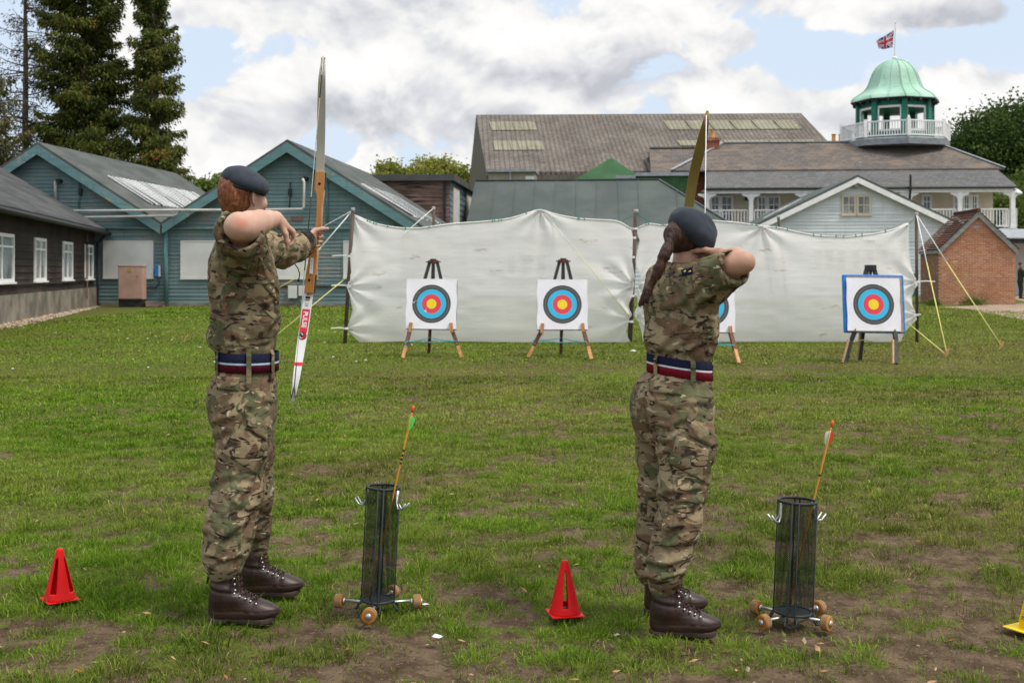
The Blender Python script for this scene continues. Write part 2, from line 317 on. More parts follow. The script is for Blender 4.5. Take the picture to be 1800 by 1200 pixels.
def build_grass():
    tone0 = lambda x, y: .46 + .26 * fbm(np.stack([x, y, 0 * x], 1) * .9, 3, 90)
    # separate tufts in the foreground, each leaning out from its middle
    for y0, y1, den, nb, L, W, r0 in [(3.2, 6.3, 150, 46, .040, .0029, .036), (6.3, 10, 95, 34, .038, .0044, .042), (10, 15, 42, 20, .040, .0080, .06)]:
        w1 = .52 * y1 + .6; n = int(den * 2 * w1 * (y1 - y0)); x = rng.uniform(-w1, w1, n); y = rng.uniform(y0, y1, n); m = mud(x, y)
        k = (np.abs(x) < .50 * y + .6) & (rng.random(n) < np.clip(1.0 - .85 * m, .22, 1)); x, y, m = x[k], y[k], m[k]; sz = rng.lognormal(0, .38, len(x)) * (1 - .45 * m); tt = tone0(x, y) + .10 * rng.standard_normal(len(x))
        c = rng.poisson(nb * np.clip(sz, .3, 2.2) ** 1.6); i = np.repeat(np.arange(len(x)), c); q = rng.standard_normal((len(i), 2)) * (r0 * sz[i])[:, None]; rad = np.hypot(q[:, 0], q[:, 1]) / (r0 * sz[i])
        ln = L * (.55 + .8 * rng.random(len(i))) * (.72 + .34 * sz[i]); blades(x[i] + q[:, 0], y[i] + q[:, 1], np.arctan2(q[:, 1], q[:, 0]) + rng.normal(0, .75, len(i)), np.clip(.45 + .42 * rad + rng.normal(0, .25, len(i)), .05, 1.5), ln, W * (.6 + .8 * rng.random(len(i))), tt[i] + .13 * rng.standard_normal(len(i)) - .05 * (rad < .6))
    # short sward between them and out to the buildings
    for y0, y1, den, L, W, lo in [(3.2, 6.3, 4200, .021, .0027, .14), (6.3, 10, 1900, .022, .0045, .16), (10, 17, 1150, .026, .0085, .3), (17, 30, 420, .036, .018, .4), (30, 46, 120, .050, .036, .6)]:
        w1 = .52 * y1 + .6; n = int(den * 2 * w1 * (y1 - y0)); x = rng.uniform(-w1, w1, n); y = rng.uniform(y0, y1, n); m = mud(x, y); p = np.stack([x, y, 0 * x], 1); t = vnoise(p * np.array([3.2, 4.5, 1]), 72)
        k = (np.abs(x) < .50 * y + .6) & (rng.random(n) < np.clip(1.0 - 1.15 * m + .3 * t * (y > 10), lo, 1)) & free(x, y); x, y, t = x[k], y[k], t[k]; n = len(x)
        blades(x, y, rng.uniform(0, 2 * np.pi, n), rng.uniform(.45, 1.45, n), L * (.5 + .9 * rng.random(n)) * (1 + .25 * t), W * (.6 + .8 * rng.random(n)), tone0(x, y) + .05 + .15 * rng.standard_normal(n) + .10 * t)
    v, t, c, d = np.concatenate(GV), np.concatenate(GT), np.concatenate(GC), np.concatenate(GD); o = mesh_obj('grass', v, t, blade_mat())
    for nm, q in (('tone', c), ('dry', d)): at = o.data.attributes.new(nm, 'FLOAT', 'POINT'); at.data.foreach_set('value', q.astype(np.float32))
    tag(o, 'short tufted green grass growing over the lawn', 'grass', kind='stuff'); print('grass tris', len(t))
build_grass()

def strip_sheet(name, pts, mat, label, cat, z=.008):
    """a flat irregular patch on the ground"""
    o = mesh_obj(name, [(p[0], p[1], z) for p in pts], [tuple(range(len(pts)))], mat); bm_fix(o)
    return tag(o, label, cat, kind='structure')
M_path = vary('trodden_earth_path', (.22, .155, .11), (.33, .25, .185), 1.5, .95, .5, bscale=20, dist=.02)
pp = [G(x, y) for x, y in [(1628, 541), (1665, 541.5), (1700, 543), (1735, 550), (1775, 558), (1830, 566), (1960, 588)]] + [Vector((60, 40, 0)), Vector((64, 70, 0)), Vector((28, 66, 0)), Vector((22.2, 48.6, 0))]
pp2 = []
for i, p in enumerate(pp):
    pp2.append((p.x, p.y))
strip_sheet('path', pp2, M_path, 'bare earth path in front of the brick hut', 'path')
# ---------------------------------------------------------------- building materials
def paint_wood(name, paint, paint2, bare, amount, rough=.75, along=(.35, 6, 6)):
    k = NM(name); v = k.co(along); w = k.co()
    base = k.mix(k.step(k.noise(w, .8, 4), .35, .65), paint, paint2)
    base = k.mix(k.math('MULTIPLY', k.step(k.noise(k.co((.12, .12, 6.7)), 1.0, 2, .8), .42, .70), .45), base, tuple(x * .62 for x in paint))
    peel = k.math('ADD', k.noise(v, 2.6, 6, .68), k.math('MULTIPLY', k.math('SUBTRACT', k.noise(w, .35, 3), .5), .55))
    c = k.mix(k.step(peel, amount, amount + .03), base, k.mix(k.noise(v, 9, 3), bare, tuple(x * .55 for x in bare)))
    # dirt streaks running down
    c = k.mix(k.math('MULTIPLY', k.step(k.noise(k.co((5, 5, .25)), 2.0, 4), .52, .75), .35), c, tuple(x * .5 for x in paint))
    return k.out(c, rough, k.bump(k.noise(v, 12, 4), .25, .01), .12)
M_teal = paint_wood('teal_clapboard', (.135, .212, .218), (.170, .252, .255), (.34, .31, .28), .575)
M_tealtrim = paint_wood('teal_trim', (.120, .225, .235), (.15, .27, .28), (.40, .34, .27), .60, along=(1.5, 2, 2))
M_dark = paint_wood('dark_timber_boards', (.030, .024, .021), (.060, .045, .038), (.11, .075, .06), .60)
M_pinkwood = paint_wood('weathered_pink_boards', (.15, .095, .075), (.24, .155, .125), (.045, .035, .032), .56)
M_bluewood = paint_wood('blue_grey_boards', (.10, .145, .17), (.13, .18, .21), (.2, .2, .2), .68)
M_white = paint_wood('white_clapboard', (.60, .64, .65), (.66, .70, .705), (.46, .49, .48), .66)
M_felt = vary('roofing_felt', (.062, .070, .066), (.098, .106, .100), 1.1, .92, .4, bscale=30, stretch=(1.6, .5, .5))
M_feltdark = vary('dark_roofing_felt', (.045, .046, .046), (.080, .082, .080), .9, .92, .5, bscale=26, stretch=(.5, 2.2, 1))
M_feltgreen = vary('grey_green_roofing_felt', (.070, .086, .082), (.092, .108, .102), .6, .9, .25, bscale=20)
M_boardwhite = vary('white_painted_panel', (.60, .60, .575), (.70, .70, .675), .9, .6, .05)
M_whitetrim = vary('white_gloss_trim', (.70, .70, .68), (.80, .80, .79), 3, .4, .05)
M_cream = vary('cream_render', (.52, .45, .35), (.58, .51, .40), 1.2, .85, .1)
M_pipe = vary('white_plastic_pipe', (.44, .43, .40), (.55, .54, .51), 2, .45, .05)
M_concrete = vary('grubby_concrete', (.13, .115, .092), (.26, .23, .185), 1.4, .9, .4, bscale=20)
M_lead = vary('lead_flashing', (.22, .24, .26), (.30, .32, .34), 3, .6, .1)
M_black = vary('black_painted_metal', (.02, .02, .022), (.035, .035, .036), 5, .5, .05)
M_steel = vary('galvanised_steel', (.40, .41, .42), (.52, .53, .53), 8, .38, .1, metal=.85)
def glass(name, col=(.03, .035, .04), rough=.06):
    k = NM(name); v = k.co(); return k.out(k.mix(k.step(k.noise(v, 1.3, 2), .4, .6), col, tuple(x * 2.2 + .03 for x in col)), rough, spec=.6)
M_glass = glass('window_glass'); M_glassgrey = glass('pale_window_glass', (.11, .125, .13))
def corrugated(name, c1, c2, c3, pitch, direction='X'):
    k = NM(name); v = k.co(); w = k.wave(v, 1 / pitch * .5, 0, 'SIN', direction)
    c = k.mix(k.step(k.noise(v, .35, 6, .7), .35, .68), c1, c2); c = k.mix(k.step(k.noise(v, 3.2, 5, .8), .50, .70), c, c3)
    return k.out(c, .9, k.bump(w, .9, .12), .08)
M_hangar = corrugated('corrugated_asbestos_roof', (.105, .090, .078), (.165, .145, .128), (.28, .25, .22), .62)
M_rooflight = corrugated('yellowed_corrugated_rooflight', (.21, .196, .14), (.27, .255, .19), (.34, .32, .26), .62)
M_tin = corrugated('pale_corrugated_sheet', (.58, .60, .60), (.70, .72, .72), (.42, .40, .36), .16)
def slate(name, c1, c2, c3, bw=.45, bh=.28):
    k = NM(name); v = k.co((1, 0, 0)); sp = k.sep(k.co()); cb = k.nt.nodes.new('ShaderNodeCombineXYZ'); k.set(cb.inputs[0], sp[0]); k.set(cb.inputs[1], k.math('MULTIPLY', sp[2], 1.5))
    br = k.nt.nodes.new('ShaderNodeTexBrick'); k.set(br.inputs['Vector'], cb.outputs[0]); br.inputs['Scale'].default_value = 1; br.inputs['Brick Width'].default_value = bw; br.inputs['Row Height'].default_value = bh
    br.inputs['Mortar Size'].default_value = .012; br.inputs['Color1'].default_value = (*c1, 1); br.inputs['Color2'].default_value = (*c2, 1); br.inputs['Mortar'].default_value = (*[x * .45 for x in c1], 1)
    br.inputs['Bias'].default_value = -.1
    c = k.mix(k.step(k.noise(k.co((.5, 1, 1.2)), .9, 6, .7), .46, .66), br.outputs[0], c3); c = k.mix(k.step(k.noise(k.co((1, 1, 2)), 2.6, 5, .75), .56, .68), c, tuple(x * 1.9 for x in c1)); c = k.mix(k.step(k.noise(k.co((1, 1, 2)), 1.9, 5, .75), .60, .70), c, tuple(x * .55 for x in c1))
    return k.out(c, .85, k.bump(br.outputs[1], .4, .02), .12)
M_slate = slate('brown_mottled_slate', (.105, .094, .088), (.155, .134, .120), (.18, .135, .105))
M_slategrey = slate('grey_slate', (.105, .105, .107), (.14, .138, .138), (.125, .12, .115))
M_greentile = slate('green_shingle', (.030, .072, .030), (.040, .090, .038), (.05, .10, .045), .5, .3)
M_claytile = slate('old_clay_tiles', (.085, .040, .028), (.150, .070, .045), (.060, .040, .032), .22, .16)
def brickmat(name, c1, c2, mortar, axis):
    k = NM(name); sp = k.sep(k.co()); cb = k.nt.nodes.new('ShaderNodeCombineXYZ'); k.set(cb.inputs[0], sp[axis]); k.set(cb.inputs[1], sp[2])
    br = k.nt.nodes.new('ShaderNodeTexBrick'); k.set(br.inputs['Vector'], cb.outputs[0]); br.inputs['Scale'].default_value = 1; br.inputs['Brick Width'].default_value = .225; br.inputs['Row Height'].default_value = .075
    br.inputs['Mortar Size'].default_value = .008; br.inputs['Color1'].default_value = (*c1, 1); br.inputs['Color2'].default_value = (*c2, 1); br.inputs['Mortar'].default_value = (*mortar, 1); br.inputs['Bias'].default_value = -.15
    c = k.mix(k.step(k.noise(k.co((2, 2, 6)), 1.2, 5, .7), .57, .66), br.outputs[0], (.50, .36, .20))
    c = k.mix(k.math('MULTIPLY', k.step(k.noise(k.co(), .9, 4), .4, .7), .3), c, tuple(x * .6 for x in c1))
    return k.out(c, .9, k.bump(br.outputs[1], .5, .01), .2)
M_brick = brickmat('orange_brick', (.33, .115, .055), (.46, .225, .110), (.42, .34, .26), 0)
M_brickshade = brickmat('orange_brick_shaded', (.20, .095, .055), (.26, .13, .075), (.22, .16, .115), 1)  # same brick for the side walls, their shade put into the darker colours
M_redbrick = brickmat('red_brick', (.24, .065, .040), (.30, .09, .05), (.25, .16, .12), 1)
M_copper = NM('verdigris_copper')
def _():
    k = M_copper; v = k.co((1, 1, .4)); c = k.mix(k.step(k.noise(v, .8, 5), .35, .65), (.26, .45, .34), (.37, .55, .44)); c = k.mix(k.step(k.noise(v, 2.5, 5, .7), .58, .72), c, (.16, .34, .25)); return k.out(c, .7, k.bump(k.noise(v, 4, 3), .1, .02), .3)
M_copper = _()
M_greenpaint = vary('bottle_green_paint', (.012, .130, .090), (.020, .170, .118), 1.5, .5, .1)

def boards(mb, uL, uR, z0, z1, exp=.15, y=0.0, proud=.030):
    """lapped boards; uL and uR are functions of z"""
    n = max(1, int(round((z1 - z0) / exp))); h = (z1 - z0) / n
    for i in range(n):
        a, b = z0 + i * h, z0 + (i + 1) * h
        l0, r0, l1, r1 = uL(a), uR(a), uL(b), uR(b)
        if r1 - l1 < .02: l1 = r1 = (l1 + r1) / 2
        pr = proud * random.uniform(.75, 1.2)
        mb.add([(l0, y - pr, a), (r0, y - pr, a), (r1, y, b), (l1, y, b)], [(0, 1, 2, 3)])
        mb.add([(l0, y, a), (r0, y, a), (r0, y - pr, a), (l0, y - pr, a)], [(0, 1, 2, 3)])
def window(parent, u0, z0, u1, z1, y, cols, rows, mat=None, gl=None, fw=.07, bar=.03, sill=True, label=None, rowsplit=None):
    mat = mat or M_whitetrim; m = MB(); d = .05
    m.box((u0, y - d, z0), (u0 + fw, y, z1)); m.box((u1 - fw, y - d, z0), (u1, y, z1))
    m.box((u0 + fw, y - d, z0), (u1 - fw, y, z0 + fw)); m.box((u0 + fw, y - d, z1 - fw), (u1 - fw, y, z1))
    for c in range(1, cols):
        x = u0 + (u1 - u0) * c / cols; m.box((x - bar / 2, y - d * .8, z0 + fw), (x + bar / 2, y, z1 - fw))
    zs = rowsplit or [z0 + (z1 - z0) * r / rows for r in range(1, rows)]
    for z in zs:
        xs = [u0 + fw] + [u0 + (u1 - u0) * c / cols for c in range(1, cols)] + [u1 - fw]
        for i in range(len(xs) - 1):
            a = xs[i] + (bar / 2 if i else 0); b = xs[i + 1] - (bar / 2 if i < len(xs) - 2 else 0)
            m.box((a, y - d * .7, z - bar / 2), (b, y, z + bar / 2))
    if sill: m.box((u0 - .05, y - d - .05, z0 - .05), (u1 + .05, y, z0))
    w = m.build('window', mat, parent); g = MB(); g.box((u0 + fw, y - .012, z0 + fw), (u1 - fw, y - .004, z1 - fw)); g.build('pane', gl or M_glass, w)
    return w

# ---------------------------------------------------------------- green twin-gabled building
ANG = R(-4.7)
fr = Frame(G(292, 538), ANG)
gb = thing('clapboard_building', 'long teal weatherboarded building with two peeling gables behind the archers', 'building', fr.o, ANG)
U = lambda px, py, v=0: fr.uz(px, py, v)
a1, a2 = U(75, 262), U(510, 258); vl, rl = U(290, 402), U(757, 396)
zE = vl[1]; dpt = 14.0
hw = (a2[0] - a1[0]) / 2
uval = (a1[0] + a2[0]) / 2
uL0 = a1[0] - hw; uR0 = a2[0] + hw * 1.08; slope = (a1[1] - zE) / hw
m = MB()
boards(m, lambda z: uL0, lambda z: uR0 - .25, .12, zE, .148)
for ua, za in (a1, a2):
    boards(m, lambda z, ua=ua, za=za: ua - (za - z) / slope, lambda z, ua=ua, za=za: ua + (za - z) / slope, zE, min(a1[1], a2[1]) - .04, .148)
m.box((uL0, .01, .0), (uR0 - .25, .2, zE))
m.box((uR0 - .45, .2, 0), (uR0 - .25, dpt, zE)); m.box((uL0, .2, 0), (uL0 + .2, dpt, zE))
m.build('wall', M_teal, gb)
for (ua, za), nm in ((a1, 0), (a2, 1)):
    e = .10; ov = -.42; zt = za + .12; tz = zE - .30 if nm else zE - .12
    L0 = hw + .15; LR = hw * (1.16 if nm else 1.0)
    m = MB()
    left = [(ua - L0 + (.15 if nm else 0), ov, zt - slope * (L0 - (.15 if nm else 0))), (ua, ov, zt), (ua, ov, zt + e * 1.2), (ua - L0 + (.15 if nm else 0), ov, zt - slope * (L0 - (.15 if nm else 0)) + e * 1.2)]
    right = [(ua, ov, zt), (ua + LR, ov, zt - slope * LR), (ua + LR, ov, zt - slope * LR + e * 1.2), (ua, ov, zt + e * 1.2)]
    m.slab(left, (0, dpt - ov, 0)); m.slab(right, (0, dpt - ov, 0))
    rf = m.build('roof', M_felt, gb)
    b = MB(); bw = .36
    b.slab([(ua - L0 + .2, ov - .05, zt - slope * (L0 - .2) - bw), (ua, ov - .05, zt - bw * 1.05), (ua, ov - .05, zt - .003), (ua - L0 + .2, ov - .05, zt - slope * (L0 - .2) - .003)], (0, .045, 0))
    b.slab([(ua, ov - .05, zt - bw * 1.05), (ua + LR - .03, ov - .05, zt - slope * (LR - .03) - bw), (ua + LR - .03, ov - .05, zt - slope * (LR - .03) - .003), (ua, ov - .05, zt - .003)], (0, .045, 0))
    b.build('bargeboard', M_tealtrim, gb)
    # rooflight sheets lie on the right-hand slopes
    s = MB(); n = 26; d0, d1 = (1.6, 11.5) if nm == 0 else (1.0, 9.0); q0, q1 = (1.9, 3.7) if nm == 0 else (2.6, 4.6)
    for i in range(n):
        t0 = d0 + (d1 - d0) * i / n; t1 = t0 + (d1 - d0) / n * .55; r_ = .02 * random.random()
        s.slab([(ua + q0 + random.uniform(-.08, .05), t0, zt - slope * q0 + e * 1.2 + .02), (ua + q1 + random.uniform(-.05, .1), t0, zt - slope * q1 + e * 1.2 + .02), (ua + q1, t1, zt - slope * q1 + e * 1.2 + .02 + r_), (ua + q0, t1, zt - slope * q0 + e * 1.2 + .02 + r_)], (0, 0, .03))
        s.slab([(ua + q0, t1, zt - slope * q0 + e * 1.2 + .012), (ua + q1, t1, zt - slope * q1 + e * 1.2 + .012), (ua + q1, d0 + (d1 - d0) * (i + 1) / n, zt - slope * q1 + e * 1.2 + .012), (ua + q0, d0 + (d1 - d0) * (i + 1) / n, zt - slope * q0 + e * 1.2 + .012)], (0, 0, .02))
    s.build('rooflight', M_tin, rf)
def pr(px0, py0, px1, py1, d, name, mat, parent=None, y=-.03, bevel=0, f=None, base=None):
    f = f or fr; u0, z1 = f.uz(px0, py0, y); u1, z0 = f.uz(px1, py1, y); m = MB(); m.box((u0, y - d, z0), (u1, y, z1)); return m.build(name, mat, parent or gb, bevel=bevel)
for (x0, y0, x1, y1) in ((184, 425, 268, 487), (320, 425, 424, 488), (444, 425, 556, 488), (606, 425, 702, 487)):
    w = pr(x0, y0, x1, y1, .04, 'window_board', M_boardwhite)
    u0, z1 = fr.uz(x0, y0, -.03); u1, z0 = fr.uz(x1, y1, -.03); m = MB()
    m.box((u0 - .06, -.09, z0 - .07), (u1 + .06, -.0, z0 - .002)); m.box((u0 - .04, -.085, z1 + .002), (u1 + .04, -.0, z1 + .05)); m.box((u0 - .05, -.08, z0), (u0 - .002, -.03, z1)); m.box((u1 + .002, -.08, z0), (u1 + .05, -.03, z1))
    m.box(((u0 + u1) / 2 - .008, -.074, z0 + .02), ((u0 + u1) / 2 + .008, -.069, z1 - .02)); m.build('frame', M_boardwhite, w)
def pipe(pts, r, name, mat, parent=None, f=None, y=-.16, n=8):
    f = f or fr; m = MB(); m.tube([f.at(x, yy, y) for x, yy in pts], r, n); return m.build(name, mat, parent or gb, smooth=True)
pipe([(104, 371), (300, 369.5), (460, 369), (531, 367.5), (534, 364), (534.5, 320), (532, 314)], .046, 'pipe', M_pipe, y=-.62)
pipe([(118, 382.5), (200, 381), (305, 379), (311.5, 376), (313, 371)], .046, 'pipe', M_pipe, y=-.58)
pipe([(98, 362), (97, 322), (98, 318)], .055, 'pipe', M_pipe, y=-.16)
for (x, y) in ((103, 318), (537, 314)):
    m = MB(); p = fr.at(x, y, -.2); m.tube([(p[0], -.02, p[2]), (p[0], -.30, p[2])], .085, 10); m.build('vent_outlet', M_black, gb, smooth=False)
pipe([(292, 400), (292, 537)], .09, 'downpipe', M_tealtrim, y=-.12)
pipe([(183, 400.5), (292, 401.5), (420, 401.5), (620, 401.5)], .05, 'gutter', M_tealtrim, y=-.1)
pipe([(139, 320), (139, 366)], .03, 'conduit', M_tealtrim, y=-.06)
pipe([(575, 318), (575.5, 396)], .035, 'conduit', M_tealtrim, y=-.06)
pipe([(510, 320), (510, 345), (509, 368)], .02, 'conduit', M_black, y=-.06)
pipe([(420, 503), (620, 503.5)], .03, 'conduit', M_black, y=-.06)
pipe([(529, 524), (529, 538)], .04, 'conduit', M_tealtrim, y=-.06)
for x, y in ((142.5, 337), (510.5, 338)):
    pr(x - 2.5, y - 6, x + 2.5, y + 6, .12, 'lamp_fitting', M_black)
pr(512, 380, 533, 388, .03, 'vent_grille', M_pinkwood)
pr(508, 502, 523, 524, .16, 'meter_box', M_boardwhite, bevel=.01); pr(526, 502, 537, 520, .12, 'meter_box', M_boardwhite, bevel=.01)
M_blue = vary('blue_plastic', (.02, .19, .50), (.03, .24, .58), 8, .4, 0)
sk = pr(274, 466, 280, 486, .12, 'power_socket', M_blue, bevel=.01); pr(280.5, 466, 283, 486, .10, 'socket_side', M_boardwhite, sk)
pipe([(278, 488), (279, 500), (275, 505), (262, 504), (256, 508), (258, 512)], .025, 'cable', M_black, y=-.1)
m = MB(); u0, z = fr.uz(178, 536); u1, _z = fr.uz(745, 536); m.box((u0, -.05, 0), (u1, .0, .13)); m.build('skirting', M_concrete, gb)

cf = G(229, 540.0)
cb = thing('utility_cabinet', 'faded pink metal utility cabinet with dark base before the teal wall', 'cabinet', cf, R(-3))
M_pinkcab = vary('faded_pink_enamel', (.37, .22, .175), (.46, .30, .245), 1.6, .6, .1, lo=.3, hi=.7)
s = cf.y / F; m = MB(); m.box((-22 * s, 0, .30), (22 * s, .4, 73 * s)); m.box((-23 * s, -.03, 71.5 * s), (23 * s, .43, 74 * s)); m.build('cabinet_body', M_pinkcab, cb, bevel=.012)
m = MB(); m.box((-20.5 * s, -.025, .33), (20.5 * s, -.002, 70 * s)); m.build('door', M_pinkcab, cb, bevel=.006)
m = MB(); m.box((-4 * s, -.035, 62 * s), (2.5 * s, -.026, 69 * s)); m.build('warning_label', vary('rusty_label', (.40, .30, .10), (.25, .17, .07), 20, .7), cb)
m = MB(); m.tube([(14 * s, -.04, 55 * s), (14 * s, -.02, 55 * s)], .03, 8); m.build('lock', M_steel, cb)
m = MB(); m.box((-21.5 * s, .02, 0), (21.5 * s, .38, .30)); m.build('plinth', M_black, cb)
m = MB()
for i, (x0, y0, x1, y1, t) in enumerate(((256, 530, 289, 524, .05), (255, 536, 268, 531, .16), (262, 534, 290, 531, .07))):
    a, b = G(x0, 539.6 + i * .4), G(x1, 539.4 + i * .4); m.beam((a.x, a.y, t * .6 + .02), (b.x, b.y, t * .9 + .12 * (i == 0)), .22, t)
o = m.build('timber_offcuts', M_pinkwood); tag(o, 'heap of old timber offcuts beside the pink cabinet', 'timber')

# ---------------------------------------------------------------- dark timber hut on the left
A_, B_ = Vector((-13.23, 29.4, 0)), Vector((-16.25, 44.25, 0))
dd = (B_ - A_).normalized(); ang2 = math.atan2(dd.y, dd.x)
f2 = Frame(A_, ang2)                          # local x runs away along the wall, local y goes left, into the hut
Lw = (B_ - A_).length
hut = thing('timber_hut', 'dark brown timber hut with narrow white windows and sloping felt roof', 'building', A_, ang2)
zev = 2.93
m = MB(); boards(m, lambda z: -14.0, lambda z: Lw, .74, zev - .02, .20, 0, .02); m.box((-14, .005, .74), (Lw, .2, zev - .02)); m.box((Lw - .2, .2, .1), (Lw, 10, zev)); 
m.slab([(Lw - .2, 0.2, zev), (Lw - .2, 10, zev), (Lw - .2, 5.1, zev + 3.0)], (.2, 0, 0)); m.build('wall', M_dark, hut)
m = MB(); m.box((-14, -.08, -.05), (Lw + .05, .18, .74)); m.build('plinth', M_concrete, hut)
m = MB(); sl = .60; e = .45; q = 5.1
m.slab([(-14, -e, zev - .02), (Lw + .35, -e, zev - .02), (Lw + .35, q, zev + sl * (q + e)), (-14, q, zev + sl * (q + e))], (0, 0, .09))
m.slab([(-14, q, zev + sl * (q + e)), (Lw + .35, q, zev + sl * (q + e)), (Lw + .35, 2 * q + e, zev), (-14, 2 * q + e, zev)], (0, 0, .09)); m.build('roof', M_feltdark, hut)
m = MB(); m.box((-14, -e - .03, zev - .14), (Lw + .3, -e - .002, zev + .04)); m.box((-14, -e, zev - .05), (Lw, -.0, zev - .025)); m.build('fascia', M_black, hut)
m = MB(); m.tube([(-14, -e - .09, zev - .06), (Lw + .3, -e - .09, zev - .08)], .06, 8); m.build('gutter', M_black, hut, smooth=True)
def wallx(px):                                 # distance along the wall of a pixel column
    D = Vector(((px - 900) / F, 1)); n = Vector((-dd.y, dd.x)); t = (A_.x * n.x + A_.y * n.y) / (D.x * n.x + D.y * n.y); p = D * t; return (p.x - A_.x) * dd.x + (p.y - A_.y) * dd.y
M_blind = vary('pale_blind', (.42, .43, .42), (.52, .53, .52), 3, .5, 0)
for k, (x0, x1) in enumerate(((-22, 21), (58, 78), (108, 125), (147.5, 161.5))):
    u0, u1 = wallx(x0), wallx(x1); 
    window(hut, u0, 1.08, u1, 2.36, -.02, 2, 2, fw=.09, bar=.05, rowsplit=[2.02], gl=M_glassgrey)
m = MB(); m.tube([(-6, -.06, 1.0), (wallx(60), -.06, 1.02), (wallx(120), -.06, .98), (wallx(140), -.06, 1.05), (wallx(150), -.06, 1.12)], .022, 6); m.build('cable', M_black, hut)
m = MB(); m.tube([(wallx(148), -.1, 2.8), (wallx(148), -.1, .35)], .03, 6); m.build('downpipe', M_pinkwood, hut)
m = MB(); m.tube([(Lw - .1, -.4, 2.75), (Lw + .1, -.12, 2.45), (Lw + .1, -.12, .1)], .055, 8); m.build('downpipe', M_black, hut)
M_gravel = vary('gravel_strip', (.24, .165, .11), (.42, .33, .24), 14, .95, .9, bscale=24, dist=.03)
gp = [G(x, y) for x, y in [(-260, 660), (-120, 612), (0, 578), (60, 563.5), (120, 549), (180, 538.7)]]
pts = [(p.x, p.y) for p in gp] + [(B_.x - .02, B_.y + .1), (A_.x + dd.x * -8 - .02, A_.y + dd.y * -8)]
strip_sheet('gravel', pts, M_gravel, 'gravel strip along the foot of the dark hut', 'gravel', .01)
def pebbles():
    m = MB()
    for i in range(520):
        t = random.random() ** .7; u = t * Lw - 3; w = -.12 - random.random() * (.75 - .4 * t); p = f2.o + f2.u * u + f2.d * w; r = random.uniform(.018, .05)
        m.lathe([(.3 * r, .0), (r, .3 * r), (.8 * r, .9 * r), (.2 * r, 1.1 * r)], 5, (p.x, p.y, .0), random.random(), sx=random.uniform(.7, 1.3))
    o = m.build('pebbles', vary('pebble', (.30, .20, .13), (.50, .42, .33), 5, .9, 0)); tag(o, 'loose tan pebbles strewn along the hut plinth', 'pebbles', kind='stuff')
pebbles()

# ---------------------------------------------------------------- flat-roofed boarded block behind
f3 = Frame(P(790, 476, 58) * 1.0, ANG); f3.o.z = 0
fb = thing('flat_roofed_block', 'flat roofed block in weathered pinkish boards with blue grey side', 'building', f3.o, ANG)
zt = f3.uz(790, 318)[1]; uL = f3.uz(640, 318)[0]
m = MB(); boards(m, lambda z: uL, lambda z: 0, 0.1, zt, .20, 0, .03); m.box((uL, .01, 0), (-.001, .2, zt)); m.build('wall', M_pinkwood, fb)
depth3 = 13.5
m = MB(); n = int(zt / .30)
for i in range(n): a = zt * i / n; b = zt * (i + 1) / n; m.add([(.03, .02, a), (.03, depth3, a), (.0, depth3, b), (.0, .02, b)], [(0, 1, 2, 3)])
m.box((-.2, .2, 0), (-.002, depth3, zt)); m.build('side_wall', M_bluewood, fb)
m = MB(); m.box((uL - .2, -.3, zt), (.28, depth3 + .2, zt + .32)); m.build('roof', M_feltdark, fb)
m = MB(); m.tube([(-.22, -.1, zt), (-.22, -.1, 0)], .07, 8); m.build('downpipe', M_black, fb)
for y0, y1 in ((1.0, 3.3), (6.6, 9.2)):
    m = MB(); m.box((.03, y0, 3.1), (.10, y1, 5.7)); w = m.build('window', M_cream, fb); g = MB(); g.box((.101, y0 + .18, 3.28), (.106, y1 - .18, 5.52)); g.build('pane', M_blind, w)

# ---------------------------------------------------------------- big corrugated hangar
rl_, rr_ = P(837, 202, 100), P(1408, 199, 101.5); gd = Vector((1.17, -12.0, 0)); drop = rl_.z - 9.0
hg = thing('hangar', 'huge hangar with mottled brown corrugated roof and yellowed rooflights', 'hangar', (0, 0, 0))
def hp(s, t): p = rl_.lerp(rr_, s) + gd * t; return Vector((p.x, p.y, rl_.z + (rr_.z - rl_.z) * s - drop * t))
hx = (rr_ - rl_); hang = math.atan2(hx.y, hx.x)
hg.location = (rl_.x, rl_.y, 0); hg.rotation_euler = (0, 0, hang); HM = Matrix.Translation(hg.location) @ Matrix.Rotation(hang, 4, 'Z'); HI = HM.inverted()
hl = lambda s, t, up=0: HI @ (hp(s, t) + Vector((0, 0, up)))
m = MB(); m.slab([hl(0, 0), hl(1, 0), hl(1, 1), hl(0, 1)], (0, 0, -.25)); bk = [hl(0, 0), hl(1, 0), HI @ (rr_ - gd - Vector((0, 0, drop))), HI @ (rl_ - gd - Vector((0, 0, drop)))]; m.slab(bk, (0, 0, -.25)); hroof = m.build('roof', M_hangar, hg)
def rlight(px0, py0, px1, py1):
    def inv(px, py):                           # roof-plane coordinates of a pixel
        a, b, c = rr_ - rl_, gd - Vector((0, 0, drop)), Vector(((px - 900) / F, 1, (HZ - py) / F)); o = Vector((0, 0, CH)) - rl_
        M_ = Matrix((a, b, -c)).transposed(); r = M_.inverted() @ o; return r.x, r.y
    s0, t0 = inv(px0, py0); s1, t1 = inv(px1, py1); m = MB(); n = 6
    for i in range(n): q0 = s0 + (s1 - s0) * i / n; q1 = s0 + (s1 - s0) * (i + .93) / n; m.slab([hl(q0, t0, .04), hl(q1, t0, .04), hl(q1 + .002, t1, .04), hl(q0 + .002, t1, .04)], (0, 0, .06))
    m.build('rooflight', M_rooflight, hroof)
for b in ((860, 216, 944, 230), (866, 250, 957, 265), (1166, 214, 1412, 228), (1190, 249, 1440, 256)): rlight(*b)
